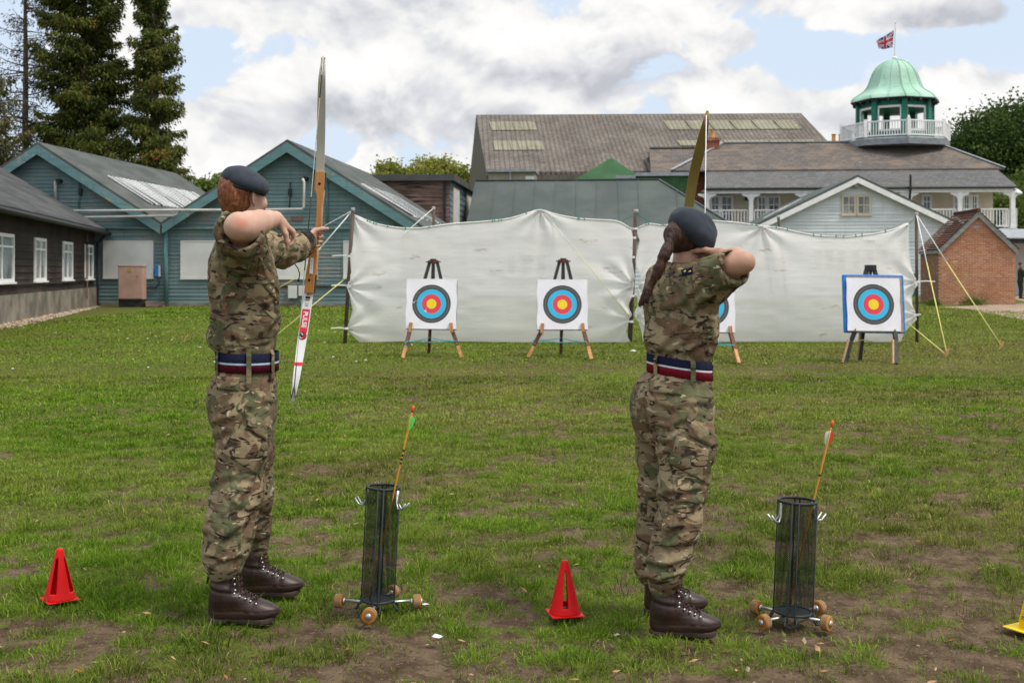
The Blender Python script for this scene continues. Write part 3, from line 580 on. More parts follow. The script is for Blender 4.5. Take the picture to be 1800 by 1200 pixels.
e0, e1 = hl(0, 1), hl(1, 1); b0, b1 = HI @ (rl_ - gd - Vector((0, 0, drop))), HI @ (rr_ - gd - Vector((0, 0, drop))); r0, r1 = hl(0, 0), hl(1, 0)
m = MB(); g_ = lambda p: Vector((p.x, p.y, 0)); dn = Vector((0, 0, -.26))
for a, r, b, sx in ((e0, r0, b0, .3), (e1, r1, b1, -.3)): m.slab([g_(a), g_(b), b + dn, r + dn, a + dn], (sx, 0, 0))
m.slab([g_(e0), g_(e1), e1 + dn, e0 + dn], (0, .3, 0)); m.build('wall', vary('dark_vertical_cladding', (.085, .075, .062), (.15, .13, .105), 2, .9, .3, stretch=(3, 3, .2)), hg)
fh = Frame(P(858, 476, 84), ANG); fh.o.z = 0
ln = thing('lean_to', 'small timber lean-to with grey eave against the hangar roof', 'outbuilding', fh.o, ANG)
u1 = fh.uz(940, 303)[0]; z1 = fh.uz(858, 303)[1]
m = MB(); m.box((0, 0, 0), (u1, 3, z1)); m.build('wall', vary('pale_vertical_boards', (.26, .23, .18), (.36, .33, .27), 3, .9, .3, stretch=(6, 6, .3)), ln)
m = MB(); m.box((-.1, -.3, z1 + .002), (u1 + .1, 3, z1 + .2)); m.tube([(u1 * .48, -.12, z1), (u1 * .48, -.12, z1 - 3)], .1, 8); m.build('gutter', M_lead, ln)
m = MB(); m.box((u1 * .8, -.04, z1 - 3), (u1 - .05, -.002, z1 - .3)); m.build('door', M_boardwhite, ln)

# ---------------------------------------------------------------- long grey-green roofed hall behind the nets
f4 = Frame(P(836, 476, 60), ANG); f4.o.z = 0
hall = thing('hall', 'long low hall with grey green felt roof behind the white nets', 'building', f4.o, ANG)
rz = f4.uz(836, 318, 4.2)[1]; uA, uB = f4.uz(836, 318, 4.2)[0], f4.uz(1158, 318, 4.2)[0]; uE = f4.uz(1322, 398, 0)[0]; ez = 3.1
m = MB(); seams = 9
m.slab([(uA - .15, -.3, ez), (uE, -.3, ez), (uB, 4.2, rz), (uA, 4.2, rz)], (0, 0, -.12)); m.slab([(uA - .15, 8.7, ez), (uE, 8.7, ez), (uB, 4.2, rz), (uA, 4.2, rz)], (0, 0, -.12)); m.slab([(uE, -.3, ez), (uE, 8.7, ez), (uB, 4.2, rz)], (0, 0, -.12))
rf = m.build('roof', M_feltgreen, hall); m = MB()
for i in range(1, seams):
    t = i / seams; a = Vector((uA + (uB - uA) * t, 4.2, rz + .02)); b = Vector((uA + (uB - uA) * t + random.uniform(-.1, .1), -.3, ez + .02)); m.beam(a, b, .07, .03)
for i in range(1, 5):
    t = i / 5; a = Vector((uB, 4.2, rz + .02)).lerp(Vector((uE, -.3, ez + .02)), t); m.beam(a, (a.x, -.3, ez + .02), .07, .03)
m.beam((uA, 4.2, rz + .03), (uB, 4.2, rz + .03), .2, .05); m.beam((uB, 4.2, rz + .03), (uE, -.3, ez + .03), .16, .05); m.build('seam', M_feltgreen, rf)
m = MB(); boards(m, lambda z: uA, lambda z: uE - .3, 0.1, ez - .13, .2); m.box((uA, .01, 0), (uE - .3, .2, ez - .13)); m.box((uA, .2, 0), (uA + .2, 8.4, ez - .13)); m.build('wall', M_white, hall)
for x0, x1 in ((889, 908), (914, 938), (941, 962)):
    a = f4.uz(x0, 445, 0); b = f4.uz(x1, 486, 0); window(hall, a[0], b[1], b[0], a[1], -.03, 1, 1)
a, b = f4.uz(724, 458), f4.uz(732, 482)

# ---------------------------------------------------------------- white gabled clapboard house
f5 = Frame(P(1505, 476, 62), ANG); f5.o.z = 0
wh = thing('white_clapboard_house', 'white weatherboarded gable with small paned window and green felt roof', 'building', f5.o, ANG)
za = f5.uz(1505, 316)[1]; sl = .485; ze = 2.95; hwd = (za - ze) / sl
m = MB(); boards(m, lambda z: -hwd, lambda z: hwd, .1, ze, .19, 0, .03); boards(m, lambda z: -(za - z) / sl, lambda z: (za - z) / sl, ze, za - .03, .19, 0, .03); m.box((-hwd, .01, 0), (hwd, .2, ze)); m.box((-hwd, .2, 0), (-hwd + .2, 14, ze)); m.box((hwd - .2, .2, 0), (hwd, 14, ze)); m.build('wall', M_white, wh)
m = MB(); zt = za + .10; L = hwd + .45
m.slab([(-L, -.4, zt - sl * L), (0, -.4, zt), (0, 14, zt), (-L, 14, zt - sl * L)], (0, 0, .14)); m.slab([(0, -.4, zt), (L, -.4, zt - sl * L), (L, 14, zt - sl * L), (0, 14, zt)], (0, 0, .14)); rf = m.build('roof', M_feltgreen, wh)
m = MB()
for q in range(2): a, b = 2.0 + q * .8, 2.7 + q * .8; m.slab([(-a - 1.9, 1.5 , zt - sl * (a + 1.9) + .16), (-a, 5.5, zt - sl * a + .16), (-a, 6.2, zt - sl * a + .16), (-a - 1.9, 2.3, zt - sl * (a + 1.9) + .16)], (0, 0, .06))
m.build('rooflight', M_tin, rf)
m = MB(); bw = .30
for sg in (-1, 1): m.slab([(sg * L, -.45, zt - sl * L - bw), (0, -.45, zt - bw), (0, -.45, zt - .003), (sg * L, -.45, zt - sl * L - .003)], (0, .045, 0))
m.build('bargeboard', M_whitetrim, wh)
a, b = f5.uz(1479, 343), f5.uz(1531, 378); w0 = (a[0], b[1], b[0], a[1]); mid = (w0[0] + w0[2]) / 2
window(wh, w0[0], w0[1], mid - .01, w0[3], -.03, 2, 2, M_cream, M_glassgrey, fw=.11, bar=.05); window(wh, mid + .01, w0[1], w0[2], w0[3], -.03, 2, 2, M_cream, M_glassgrey, fw=.11, bar=.05)
m = MB(); p = f5.at(1505, 324, -.2); m.box((p[0] - .13, -.32, p[2] - .18), (p[0] + .13, -.1, p[2] + .05)); m.build('lamp_fitting', M_lead, wh, bevel=.03)
for x0, x1 in ((1428, 1446), (1449, 1467), (1470, 1488), (1495, 1513), (1520, 1538), (1545, 1563)):
    a, b = f5.uz(x0, 437), f5.uz(x1, 476); window(wh, a[0], b[1], b[0], a[1], -.03, 1, 2, M_cream)
a, b = f5.uz(1598, 500), f5.uz(1611, 519); m = MB(); m.box((a[0], -.07, b[1] - .15), (b[0], -.03, a[1] + .6)); m.build('door', M_greenpaint, wh)

# ---------------------------------------------------------------- brick hut
f6 = Frame(G(1652, 535), ANG)
bh = thing('brick_hut', 'small orange brick hut with steep old clay tile roof', 'hut', f6.o, ANG)
uW = f6.uz(1785, 535)[0]; zev = f6.uz(1652, 440)[1]; zap = f6.uz(1718, 376)[1]; dp = 2.9; mid = uW / 2
m = MB(); m.slab([(0, 0, 0), (uW, 0, 0), (uW, 0, zev), (mid, 0, zap), (0, 0, zev)], (0, .2, 0)); m.build('wall', M_brick, bh)
m = MB(); m.box((0.002, .2, 0), (.2, dp, zev)); m.box((uW - .2, .2, 0), (uW - .002, dp, zev)); m.slab([(.2, dp - .2, 0), (uW - .2, dp - .2, 0), (uW - .2, dp - .2, zev), (mid, dp - .2, zap - .1), (.2, dp - .2, zev)], (0, .19, 0)); m.build('side_wall', M_brickshade, bh)
sl = (zap - zev) / mid; m = MB(); L = mid + .12; rows = 16; zr = zap + .12
for sg in (-1, 1):
    for i in range(rows):
        q0, q1 = L * (i + 1) / rows, L * i / rows - .01
        n = 12
        for j in range(n):
            y0 = -.16 + (dp + .3) * j / n; y1 = -.16 + (dp + .3) * (j + .96) / n; lift = random.uniform(0, .018)
            m.slab([(mid + sg * q0, y0, zr - sl * q0 + .035 + lift), (mid + sg * q0, y1, zr - sl * q0 + .035 + lift), (mid + sg * q1, y1, zr - sl * q1), (mid + sg * q1, y0, zr - sl * q1)], (0, 0, .018))
m.tube([(mid, -.17, zr + .03), (mid, dp + .15, zr + .03)], .085, 8); m.build('roof', M_claytile, bh)
m = MB(); bw = .2; M_weather = vary('weathered_grey_wood', (.19, .20, .19), (.27, .28, .265), 3, .85, .3, stretch=(1, 1, 5))
for sg in (-1, 1): m.slab([(mid + sg * (L - .06), -.12, zr - sl * (L - .06) - bw - .05), (mid, -.12, zr - bw - .05), (mid, -.12, zr - .01), (mid + sg * (L - .06), -.12, zr - sl * (L - .06) - .01)], (0, .06, 0))
m.box((-.07, -.04, zev - .13), (-.01, dp, zev + .02)); m.build('bargeboard', M_weather, bh)
m = MB(); a = f6.at(1718, 399, 0); m.box((a[0] - .14, -.02, a[2] - .05), (a[0] + .14, -.002, a[2] + .06)); m.build('vent', M_lead, bh)

# canopy and van-white side beyond the hut
f7 = Frame(P(1772, 476, 62), ANG); f7.o.z = 0
cn = thing('canopy', 'grey canopy over a white panel beyond the brick hut', 'canopy', f7.o, ANG)
zc = f7.uz(1775, 428)[1]; m = MB(); m.slab([(-.5, -.5, zc + .25), (8, -.5, zc + .25), (8, 3.4, zc + .85), (-.5, 3.4, zc + .85)], (0, 0, .06)); m.build('roof', M_lead, cn)
m = MB(); m.box((-.4, -.4, zc), (8, -.3, zc + .24)); m.build('fascia', M_black, cn)
m = MB(); m.box((-.3, 3, 0), (8, 3.1, zc + .3)); m.build('back_panel', M_boardwhite, cn)
m = MB(); m.beam((0, -.35, 0), (0, -.35, zc), .1, .1, (0, 1, 0)); m.build('post', M_whitetrim, cn); m = MB(); m.beam((7.8, -.35, 0), (7.8, -.35, zc), .1, .1, (0, 1, 0)); m.build('post', M_whitetrim, cn)

# ---------------------------------------------------------------- pavilion with verandah and domed turret
f8 = Frame(P(1240, 476, 82), ANG); f8.o.z = 0
pv = thing('pavilion', 'pavilion with white railed upper verandah and mottled slate roof', 'building', f8.o, ANG)
W8 = lambda px, py, v=0: f8.at(px, py, v)
zeav = f8.uz(1500, 331, -.3)[1]; zst = f8.uz(1500, 301, 2.6)[1]; zrg = f8.uz(1450, 254, 7)[1]
ul, ur = f8.uz(1238, 331, -.3)[0], f8.uz(1786, 326, -.3)[0]; sl_, sr_ = f8.uz(1243, 301, 2.6)[0], f8.uz(1752, 299, 2.6)[0]
DB = 14.0
m = MB(); m.slab([(ul, -.4, zeav), (ur, -.4, zeav), (sr_, 2.6, zst), (sl_, 2.6, zst)], (0, 0, .1)); m.slab([(ur, -.4, zeav), (ur, DB, zeav), (sr_, DB, zst), (sr_, 2.6, zst)], (0, 0, .1)); vr = m.build('verandah_roof', M_slategrey, pv)
hl0, hl1 = f8.uz(1180, 311, 2.4), f8.uz(1766, 298.5, 2.4); rA, rB = f8.uz(1270, 255, 7.2), f8.uz(1640, 251, 7.2)
zs = (f8.uz(1500, 300, 2.4)[1]); zr = (rA[1] + rB[1]) / 2
m = MB(); uA8, uB8 = hl0[0], hl1[0]
m.slab([(uA8, 2.4, zs), (uB8, 2.4, zs), (rB[0], 7.2, zr), (rA[0], 7.2, zr)], (0, 0, .12)); m.slab([(uB8, 2.4, zs), (uB8, 12, zs), (rB[0], 7.2, zr)], (0, 0, .12)); m.slab([(uA8, 2.4, zs), (uA8, 12, zs), (rA[0], 7.2, zr)], (0, 0, .12)); m.slab([(uA8, 12, zs), (uB8, 12, zs), (rB[0], 7.2, zr), (rA[0], 7.2, zr)], (0, 0, .12)); mr = m.build('roof', M_slate, pv)
m = MB(); m.beam((uA8, 2.35, zs + .16), (rA[0], 7.2, zr + .16), .34, .06); m.beam((rA[0], 7.2, zr + .17), (rB[0], 7.2, zr + .17), .34, .08); m.beam((rB[0], 7.2, zr + .16), (uB8, 2.35, zs + .16), .3, .06); m.build('flashing', M_lead, mr)
m = MB(); m.box((sl_ + .2, 2.5, 0), (sr_ - .3, 2.7, zst)); m.box((sr_ - .5, 2.7, 0), (sr_ - .3, DB, zst)); m.build('wall', M_cream, pv)
zfl = f8.uz(1700, 402, 0)[1]; zrail = f8.uz(1700, 368, 0)[1]
m = MB(); m.box((ul + .2, -.3, zfl - .35), (ur + .15, 2.5, zfl)); m.build('balcony_floor', M_whitetrim, pv)
m = MB(); m.box((ul, -.32, zeav - .32), (ur - .15, -.2, zeav - .03)); m.box((ur - .3, -.2, zeav - .32), (ur - .18, 2.5, zeav - .03)); m.box((ul, -.2, zeav - .06), (ur - .3, 2.5, zeav - .03)); m.build('eave_beam', M_whitetrim, pv)
m = MB(); m.tube([(ul, -.5, zeav), (ur + .05, -.5, zeav)], .09, 6); m.build('gutter', M_black, pv)
cols = [1243, 1320, 1413, 1598, 1687, 1780]
cu = [f8.uz(c, 360, -.2)[0] for c in cols]
for u in cu:
    m = MB(); m.box((u - .15, -.31, zfl), (u + .15, .0, zeav - .33)); m.box((u - .22, -.36, zfl + .0), (u + .22, .05, zfl + .2))
    for sg in (-1, 1): m.slab([(u + sg * .15, -.26, zeav - .85), (u + sg * .25, -.26, zeav - .60), (u + sg * .62, -.26, zeav - .46), (u + sg * .66, -.26, zeav - .33), (u + sg * .15, -.26, zeav - .33)], (0, .14, 0))
    m.build('column', M_whitetrim, pv)
def railing(a, b, n):
    m = MB(); a, b = Vector(a), Vector(b); h = zrail - zfl
    for z in (h, .18): m.beam(a + Vector((0, 0, z)), b + Vector((0, 0, z)), .09, .09)
    for i in range(n + 1): p = a.lerp(b, i / n); m.beam(p + Vector((0, 0, .18)), p + Vector((0, 0, h)), .055, .055, (0, 1, 0))
    return m.build('railing', M_whitetrim, pv)
for i in range(len(cu) - 1): railing((cu[i] + .25, -.17, zfl), (cu[i + 1] - .25, -.17, zfl), int((cu[i + 1] - cu[i]) / .24))
railing((cu[-1] + .25, -.17, zfl), (ur + .1, -.17, zfl), 3); railing((ur + .1, -.1, zfl), (ur + .1, 2.4, zfl), 9)
for x0, x1, y0, y1 in ((1248, 1266, 344, 392), (1266, 1289, 344, 392), (1330, 1348, 344, 392), (1348, 1372, 344, 392), (1620, 1638, 342, 380), (1675, 1690, 342, 392), (1692, 1706, 342, 392), (1706, 1720, 342, 392)):
    a, b = f8.uz(x0, y0, 2.5), f8.uz(x1, y1, 2.5); window(pv, a[0], max(b[1], zfl), b[0], a[1], 2.49, 2, 3, bar=.06, fw=.16)
m = MB(); m.box((ul + 2, 2.5, 0), (ul + 2.01, 2.6, 1)); 
m = MB(); p = W8(1599, 320, -.4); m.tube([(p[0], -.62, zeav + .9), (p[0], -.62, zeav - .1), (p[0], -.45, zeav - .7), (p[0] - .1, -.3, zfl)], .08, 8); m.build('downpipe', M_black, pv)
m = MB(); p = W8(1313, 348, .1); m.box((p[0] - .15, 0, p[2] - .2), (p[0] + .12, .3, p[2] + .2)); m.build('lamp_fitting', M_black, pv, bevel=.04)
m = MB(); p = W8(1788, 340, -.1); m.lathe([(.05, .3), (.3, .1), (.32, 0), (.05, -.05)], 10, p); m.tube([(p[0] - .4, p[1], p[2] + .35), (p[0], p[1], p[2] + .3)], .04, 6); m.build('lantern', M_whitetrim, pv)
# wing on the left with a brick gable end
wA, wB = f8.uz(1143, 264, 8), f8.uz(1228, 264, 8); we = f8.uz(1150, 308, 4)
m = MB(); wu0, wu1 = wA[0], f8.uz(1262, 264, 8)[0]
m.slab([(wu0 - .1, 4, we[1]), (wu1, 4, we[1]), (wu1, 8, wA[1]), (wu0 - .1, 8, wA[1])], (0, 0, .12)); m.slab([(wu0 - .1, 12, we[1]), (wu1, 12, we[1]), (wu1, 8, wA[1]), (wu0 - .1, 8, wA[1])], (0, 0, .12)); m.beam((wu0, 8, wA[1] + .17), (wB[0], 8, wA[1] + .17), .34, .1); m.build('wing_roof', M_slate, pv)
m = MB(); m.slab([(wu0, 4.1, 0), (wu0, 11.9, 0), (wu0, 11.9, we[1]), (wu0, 8, wA[1] - .05), (wu0, 4.1, we[1])], (.3, 0, 0)); m.build('gable_end', M_redbrick, pv); m = MB(); m.box((wu0 + .3, 4.1, 0), (wu1, 4.3, we[1])); m.build('wing_wall', M_redbrick, pv)
def chimney(px, py0, py1, w, pots, v):
    a = f8.uz(px, py0, v); b = f8.uz(px, py1, v); m = MB(); m.box((a[0] - w, v - w * .8, b[1]), (a[0] + w, v + w * .8, a[1])); m.box((a[0] - w - .08, v - w * .8 - .08, a[1] - .25), (a[0] + w + .08, v + w * .8 + .08, a[1] - .08)); c = m.build('chimney', M_redbrick, pv); m = MB()
    for q in pots: m.lathe([(.17, 0), (.15, .3), (.17, .55), (.2, .6), (.12, .6)], 10, (a[0] + q, v, a[1]))
    m.build('chimney_pot', vary('orange_clay', (.60, .26, .06), (.66, .33, .10), 4, .8, 0), c)
chimney(1253, 243, 262, .48, (-.02,), 6.5); chimney(1471, 249, 256, .6, (-.25, .3), 11)
m = MB(); p = W8(1182, 262, 8); m.tube([(p[0], 8, p[2]), (p[0], 8, p[2] + 1.0)], .04, 6); m.build('vent_pipe', M_lead, pv)
# green shingled wall and pyramid roof in front of the wing
f9 = Frame(P(1140, 476, 74), ANG); f9.o.z = 0
gs = thing('green_shingled_annexe', 'green shingled annexe with stepped parapet below the pavilion', 'outbuilding', f9.o, ANG)
a, b = f9.uz(1085, 314), f9.uz(1211, 309); c = f9.uz(1120, 309); m = MB(); m.box((a[0], 0, 0), (c[0], 5, a[1])); m.box((c[0] + .001, 0, 0), (b[0], 5, b[1])); m.build('wall', M_greentile, gs)
m = MB(); m.box((a[0] - .1, -.1, a[1]), (c[0] - .1, 5, a[1] + .2)); m.box((c[0] - .1, -.1, b[1]), (b[0] + .1, 5, b[1] + .22)); m.build('coping', M_lead, gs)
f10 = Frame(P(1075, 476, 78), ANG); f10.o.z = 0
py = thing('green_hip_roofed_kiosk', 'kiosk with a green felt pyramid roof in front of the hangar', 'outbuilding', f10.o, ANG)
ap = f10.uz(1075, 277, 2.5); el, er = f10.uz(1000, 322, 0), f10.uz(1140, 322, 0); M_greenfelt = vary('bright_green_felt', (.034, .085, .038), (.046, .108, .048), 1, .9, .2)
m = MB(); q = [(el[0], 0, el[1]), (er[0], 0, el[1]), (er[0], 5, el[1]), (el[0], 5, el[1])]; m.add(q + [(0, 2.5, ap[1])], [(0, 1, 4), (1, 2, 4), (2, 3, 4), (3, 0, 4), (3, 2, 1, 0)]); m.build('roof', M_greenfelt, py)
m = MB(); m.box((el[0] + .3, .3, 0), (er[0] - .3, 4.7, el[1])); m.build('wall', M_greentile, py)

# turret
ct = f8.uz(1573, 250, 7.2); tu = ct[0]; ty = 8.2
TZ = lambda py: f8.uz(1573, py, ty)[1]; s8 = (TZ(100) - TZ(200)) / 100; tu = f8.uz(1573, 200, ty)[0]
ph = 0.0
m = MB(); m.lathe([(93 * s8, TZ(262)), (95 * s8, TZ(252)), (93 * s8, TZ(250))], 8, (tu, ty, 0), ph); m.build('turret_base', M_lead, pv)
m = MB(); rr = 62 * s8
for j in range(8):
    a = ph + j * math.pi / 4; p = Vector((tu + rr * math.cos(a), ty + rr * math.sin(a), 0)); m.beam((p.x, p.y, TZ(255)), (p.x, p.y, TZ(178)), .42, .42, (math.cos(a), math.sin(a), 0))
m.lathe([(rr, TZ(192.5)), (rr, TZ(180))], 8, (tu, ty, 0), ph); m.lathe([(rr, TZ(255)), (rr, TZ(236.5))], 8, (tu, ty, 0), ph); tr = m.build('turret_wall', M_greenpaint, pv)
for j in range(8):
    a0, a1 = ph + j * math.pi / 4, ph + (j + 1) * math.pi / 4; p0 = Vector((tu + rr * math.cos(a0), ty + rr * math.sin(a0), 0)); p1 = Vector((tu + rr * math.cos(a1), ty + rr * math.sin(a1), 0))
    p, q = p0.lerp(p1, .10), p0.lerp(p1, .90); z0, z1 = TZ(236), TZ(193); m = MB(); up = Vector((0, 0, 1)); nn = (p0 + p1) / 2 - Vector((tu, ty, 0)); nn.normalize()
    for a, b, in ((p + up * z0, q + up * z0), (p + up * (z1 - .12), q + up * (z1 - .12))): m.beam(a + up * .06, b + up * .06, .12, .16)
    m.beam(p + up * (z0 + .14), p + up * (z1 - .14), .16, .12, nn); m.beam(q + up * (z0 + .14), q + up * (z1 - .14), .16, .12, nn); m.build('turret_window', M_whitetrim, tr)
prof = [(76, 180), (75, 178.2), (72, 174), (66, 170), (59, 165.5), (53, 161), (48.8, 156), (45.8, 150), (43.4, 144), (41.4, 138), (39, 132), (36, 126), (31.8, 120), (26, 114.7), (18.5, 110), (11, 107), (5, 105.2), (2, 104)]
M_ = MB(); M_.lathe([(r * s8, TZ(y)) for r, y in prof], 8, (tu, ty, 0), ph); dm = M_.build('dome', M_copper, pv)
m = MB()
for j in range(8):
    a = ph + j * math.pi / 4; m.tube([(tu + (r * s8 + .01) * math.cos(a), ty + (r * s8 + .01) * math.sin(a), TZ(y) + .01) for r, y in prof[1:]], .055, 5)
    a += math.pi / 8; c8 = math.cos(math.pi / 8); m.tube([(tu + (r * s8 * c8 + .01) * math.cos(a), ty + (r * s8 * c8 + .01) * math.sin(a), TZ(y) + .01) for r, y in prof[1:]], .035, 5)
m.build('rib', M_copper, dm)
m = MB(); m.lathe([(76 * s8, TZ(182.5)), (76.5 * s8, TZ(180))], 8, (tu, ty, 0), ph); m.lathe([(63 * s8, TZ(181)), (66 * s8, TZ(182.4))], 8, (tu, ty, 0), ph)
for j in range(24):
    a = j * math.pi / 12 + .13; m.beam((tu + 62 * s8 * math.cos(a), ty + 62 * s8 * math.sin(a), TZ(186)), (tu + 71 * s8 * math.cos(a), ty + 71 * s8 * math.sin(a), TZ(183.5)), .12, .22)
m.build('eave', M_whitetrim if False else M_black, dm)
m = MB(); rb = 92 * s8; zb, zt = TZ(249), TZ(222)
for j in range(8):
    a0, a1 = ph + j * math.pi / 4, ph + (j + 1) * math.pi / 4; p0 = Vector((tu + rb * math.cos(a0), ty + rb * math.sin(a0), 0)); p1 = Vector((tu + rb * math.cos(a1), ty + rb * math.sin(a1), 0)); up = Vector((0, 0, 1))
    m.beam(p0 + up * zb, p0 + up * (zt + .15), .22, .22, (1, 0, 0))
    p, q = p0.lerp(p1, .04), p0.lerp(p1, .96); m.beam(p + up * (zt - .03), q + up * (zt - .03), .12, .1); m.beam(p + up * (zb + .1), q + up * (zb + .1), .1, .1)
    for i in range(1, 16): c = p0.lerp(p1, i / 16); m.beam(c + up * (zb + .15), c + up * (zt - .08), .07, .07, (1, 0, 0))
m.build('turret_railing', M_whitetrim, pv)
m = MB(); m.lathe([(.05, TZ(104.5)), (.22, TZ(103.5)), (.22, TZ(101.5)), (.1, TZ(100))], 10, (tu, ty, 0)); m.tube([(tu, ty, TZ(101)), (tu + .05, ty, TZ(41))], .06, 8); m.lathe([(.02, TZ(41)), (.11, TZ(40)), (.02, TZ(39))], 8, (tu + .05, ty, 0)); m.build('flagpole', M_whitetrim, pv)
# flag: flies to the left in the wind, seen slightly folded
fo = Frame(f8.o + f8.u * (tu) + f8.d * ty, ANG)
fl = thing('union_flag', 'red white and blue union flag flying from the turret pole', 'flag', (fo.o.x, fo.o.y, 0), ANG)
def flagmesh():
    nu, nv = 60, 36; vs = []; c = []
    tl, bl, tr, br = [((x - 1573) * s8, TZ(y)) for x, y in ((1571.5, 53), (1569, 84), (1543, 70), (1547, 85))]
    for j in range(nv + 1):
        for i in range(nu + 1):
            s, t = i / nu, j / nv
            a = np.array(tl) * (1 - t) + np.array(bl) * t; b = np.array(tr) * (1 - t) + np.array(br) * t; p = a * (1 - s) + b * s
            w = .16 * math.sin(s * 9 + t * 2.2) * s ** .6; vs.append((p[0] + .03 * math.sin(s * 9) * s, w + s * .5, p[1] + .07 * math.sin(s * 8 + 1) * s))
    fs = []; mi = []
    for j in range(nv):
        for i in range(nu):
            k = j * (nu + 1) + i; fs.append((k, k + 1, k + nu + 2, k + nu + 1)); x, y = ((i + .5) / nu - .5) * 60, ((j + .5) / nv - .5) * 36
            d = abs(abs(x) * 36 - abs(y) * 60) / 70
            col = 0
            if d < 3.6: col = 1
            if d < 1.4: col = 2
            if abs(x) < 6 or abs(y) < 6: col = 1
            if abs(x) < 3.6 or abs(y) < 3.6: col = 2
            mi.append(col)
    ms = [vary('flag_navy', (.03, .045, .16), (.04, .06, .2), 5, .8, 0), vary('flag_white', (.60, .60, .62), (.7, .7, .7), 5, .8, 0), vary('flag_red', (.45, .04, .07), (.5, .06, .09), 5, .8, 0)]
    mesh_obj('cloth', vs, fs, ms, fl, True, mi)
flagmesh()
# ---------------------------------------------------------------- trees
def leaf_mat(name, stops, trans=.25):
    k = NM(name); c = k.ramp(k.attr('tone').outputs['Fac'], stops); k.out(c, .65, spec=.06)
    tr = k.nt.nodes.new('ShaderNodeBsdfTranslucent'); k.set(tr.inputs[0], c); mx = k.nt.nodes.new('ShaderNodeMixShader'); mx.inputs[0].default_value = trans
    k.nt.links.new(k.b.outputs[0], mx.inputs[1]); k.nt.links.new(tr.outputs[0], mx.inputs[2]); k.nt.links.new(mx.outputs[0], k.nt.nodes['Material Output'].inputs[0]); return k.m
M_conifer = leaf_mat('conifer_spray', [(0, (.026, .038, .011)), (.4, (.076, .096, .022)), (.75, (.150, .166, .036)), (.9, (.21, .165, .045)), (1, (.32, .12, .04))])
M_deadspray = leaf_mat('browned_spray', [(0, (.05, .045, .04)), (.5, (.12, .105, .085)), (1, (.20, .15, .10))], .1)
M_halfdead = leaf_mat('thinning_spray', [(0, (.04, .045, .02)), (.5, (.095, .10, .04)), (1, (.19, .13, .06))], .15)
M_darkleaf = leaf_mat('dark_leaf', [(0, (.018, .036, .012)), (.5, (.050, .088, .022)), (1, (.12, .17, .04))])
M_limeleaf = leaf_mat('yellowing_leaf', [(0, (.10, .13, .022)), (.5, (.22, .24, .045)), (1, (.36, .35, .085))], .35)
M_midleaf = leaf_mat('mid_green_leaf', [(0, (.05, .085, .018)), (.5, (.11, .16, .035)), (1, (.19, .23, .06))], .3)
M_bark = vary('bark', (.075, .058, .045), (.13, .10, .08), 3, .95, .5, stretch=(3, 3, .6))
def leaves(name, c, d, ln, wd, tone, mat, parent, cup=.25):
    n = len(c); r = rng.standard_normal((n, 3)); d = d / np.linalg.norm(d, axis=1, keepdims=True)
    s = np.cross(d, r); s /= np.linalg.norm(s, axis=1, keepdims=True) + 1e-9; nn = np.cross(s, d)
    ln, wd = ln[:, None], wd[:, None]
    v = np.stack([c, c + d * ln * .45 + s * wd / 2 + nn * wd * cup, c + d * ln, c + d * ln * .45 - s * wd / 2 + nn * wd * cup], 1).reshape(-1, 3)
    f = np.arange(n * 4).reshape(n, 4); o = mesh_obj(name, v, f, mat, parent)
    at = o.data.attributes.new('tone', 'FLOAT', 'POINT'); at.data.foreach_set('value', np.repeat(np.clip(tone, 0, 1), 4).astype(np.float32)); return o
def conifer(x, y, h, rad, nb, per, label, mat=None, zb=1.5, size=1.0, cat='conifer', seed=1, bare=False, trunkr=.38, lean=.0, group='tall conifers behind the teal building'):
    mat = mat or M_conifer; r = np.random.default_rng(seed); t = thing('conifer_tree', label, cat, (x, y, 0), 0, group)
    m = MB(); m.tube([(lean * z / h, .05 * math.sin(z), z) for z in np.linspace(0, h, 14)], [trunkr * (1 - .9 * z / h) + .02 for z in np.linspace(0, h, 14)], 9)
    C, D, T = [], [], []; mb = MB()
    for i in range(nb):
        q = (i + r.random()) / nb; z = zb + (h - zb) * q ** 1.05; L = rad(q) * r.uniform(.45, 1.15); az = r.uniform(0, 2 * np.pi); dr = np.array([np.cos(az), np.sin(az), 0])
        s = np.linspace(0, 1, 6); droop = r.uniform(-.12, .34)
        path = np.stack([lean * z / h + dr[0] * L * s, dr[1] * L * s, z + L * (.10 * s - droop * s ** 2 + .18 * s ** 4)], 1)
        mb.tube([tuple(p) for p in path], [.055 * (1 - s_) * (L / 2.5) + .012 for s_ in s], 4, cap=False)
        k = int(per * L / 2.6); sv = r.uniform(.12, 1.0, k) ** .75; b = np.stack([np.interp(sv, s, path[:, a]) for a in range(3)], 1)
        wid = .20 * L * (1 - .6 * sv) + .06; side = np.array([-dr[1], dr[0], 0]); off = r.standard_normal(k) * wid
        c = b + side * off[:, None] + np.stack([0 * sv, 0 * sv, -np.abs(r.standard_normal(k)) * .26 - .02 * np.abs(off)], 1)
        d = dr * r.uniform(.0, .8, k)[:, None] + side * (np.sign(off) * r.uniform(0, .7, k))[:, None] + np.stack([0 * sv, 0 * sv, -r.uniform(.2, 1.2, k)], 1)
        base = r.normal(.40, .14); C.append(c); D.append(d); T.append(base + .13 * r.standard_normal(k) + .14 * (sv - .5) + .42 * (r.random(k) < .045))
    m.build('trunk', M_bark, t, smooth=True); mb.build('branches', M_bark, t)
    c, d, tn = np.concatenate(C), np.concatenate(D), np.concatenate(T); n = len(c)
    leaves('crown', c, d, (.20 + .26 * r.random(n)) * size, (.08 + .095 * r.random(n)) * size, tn, mat, t); return t
tx = lambda px, Y: (px - 900) / F * Y
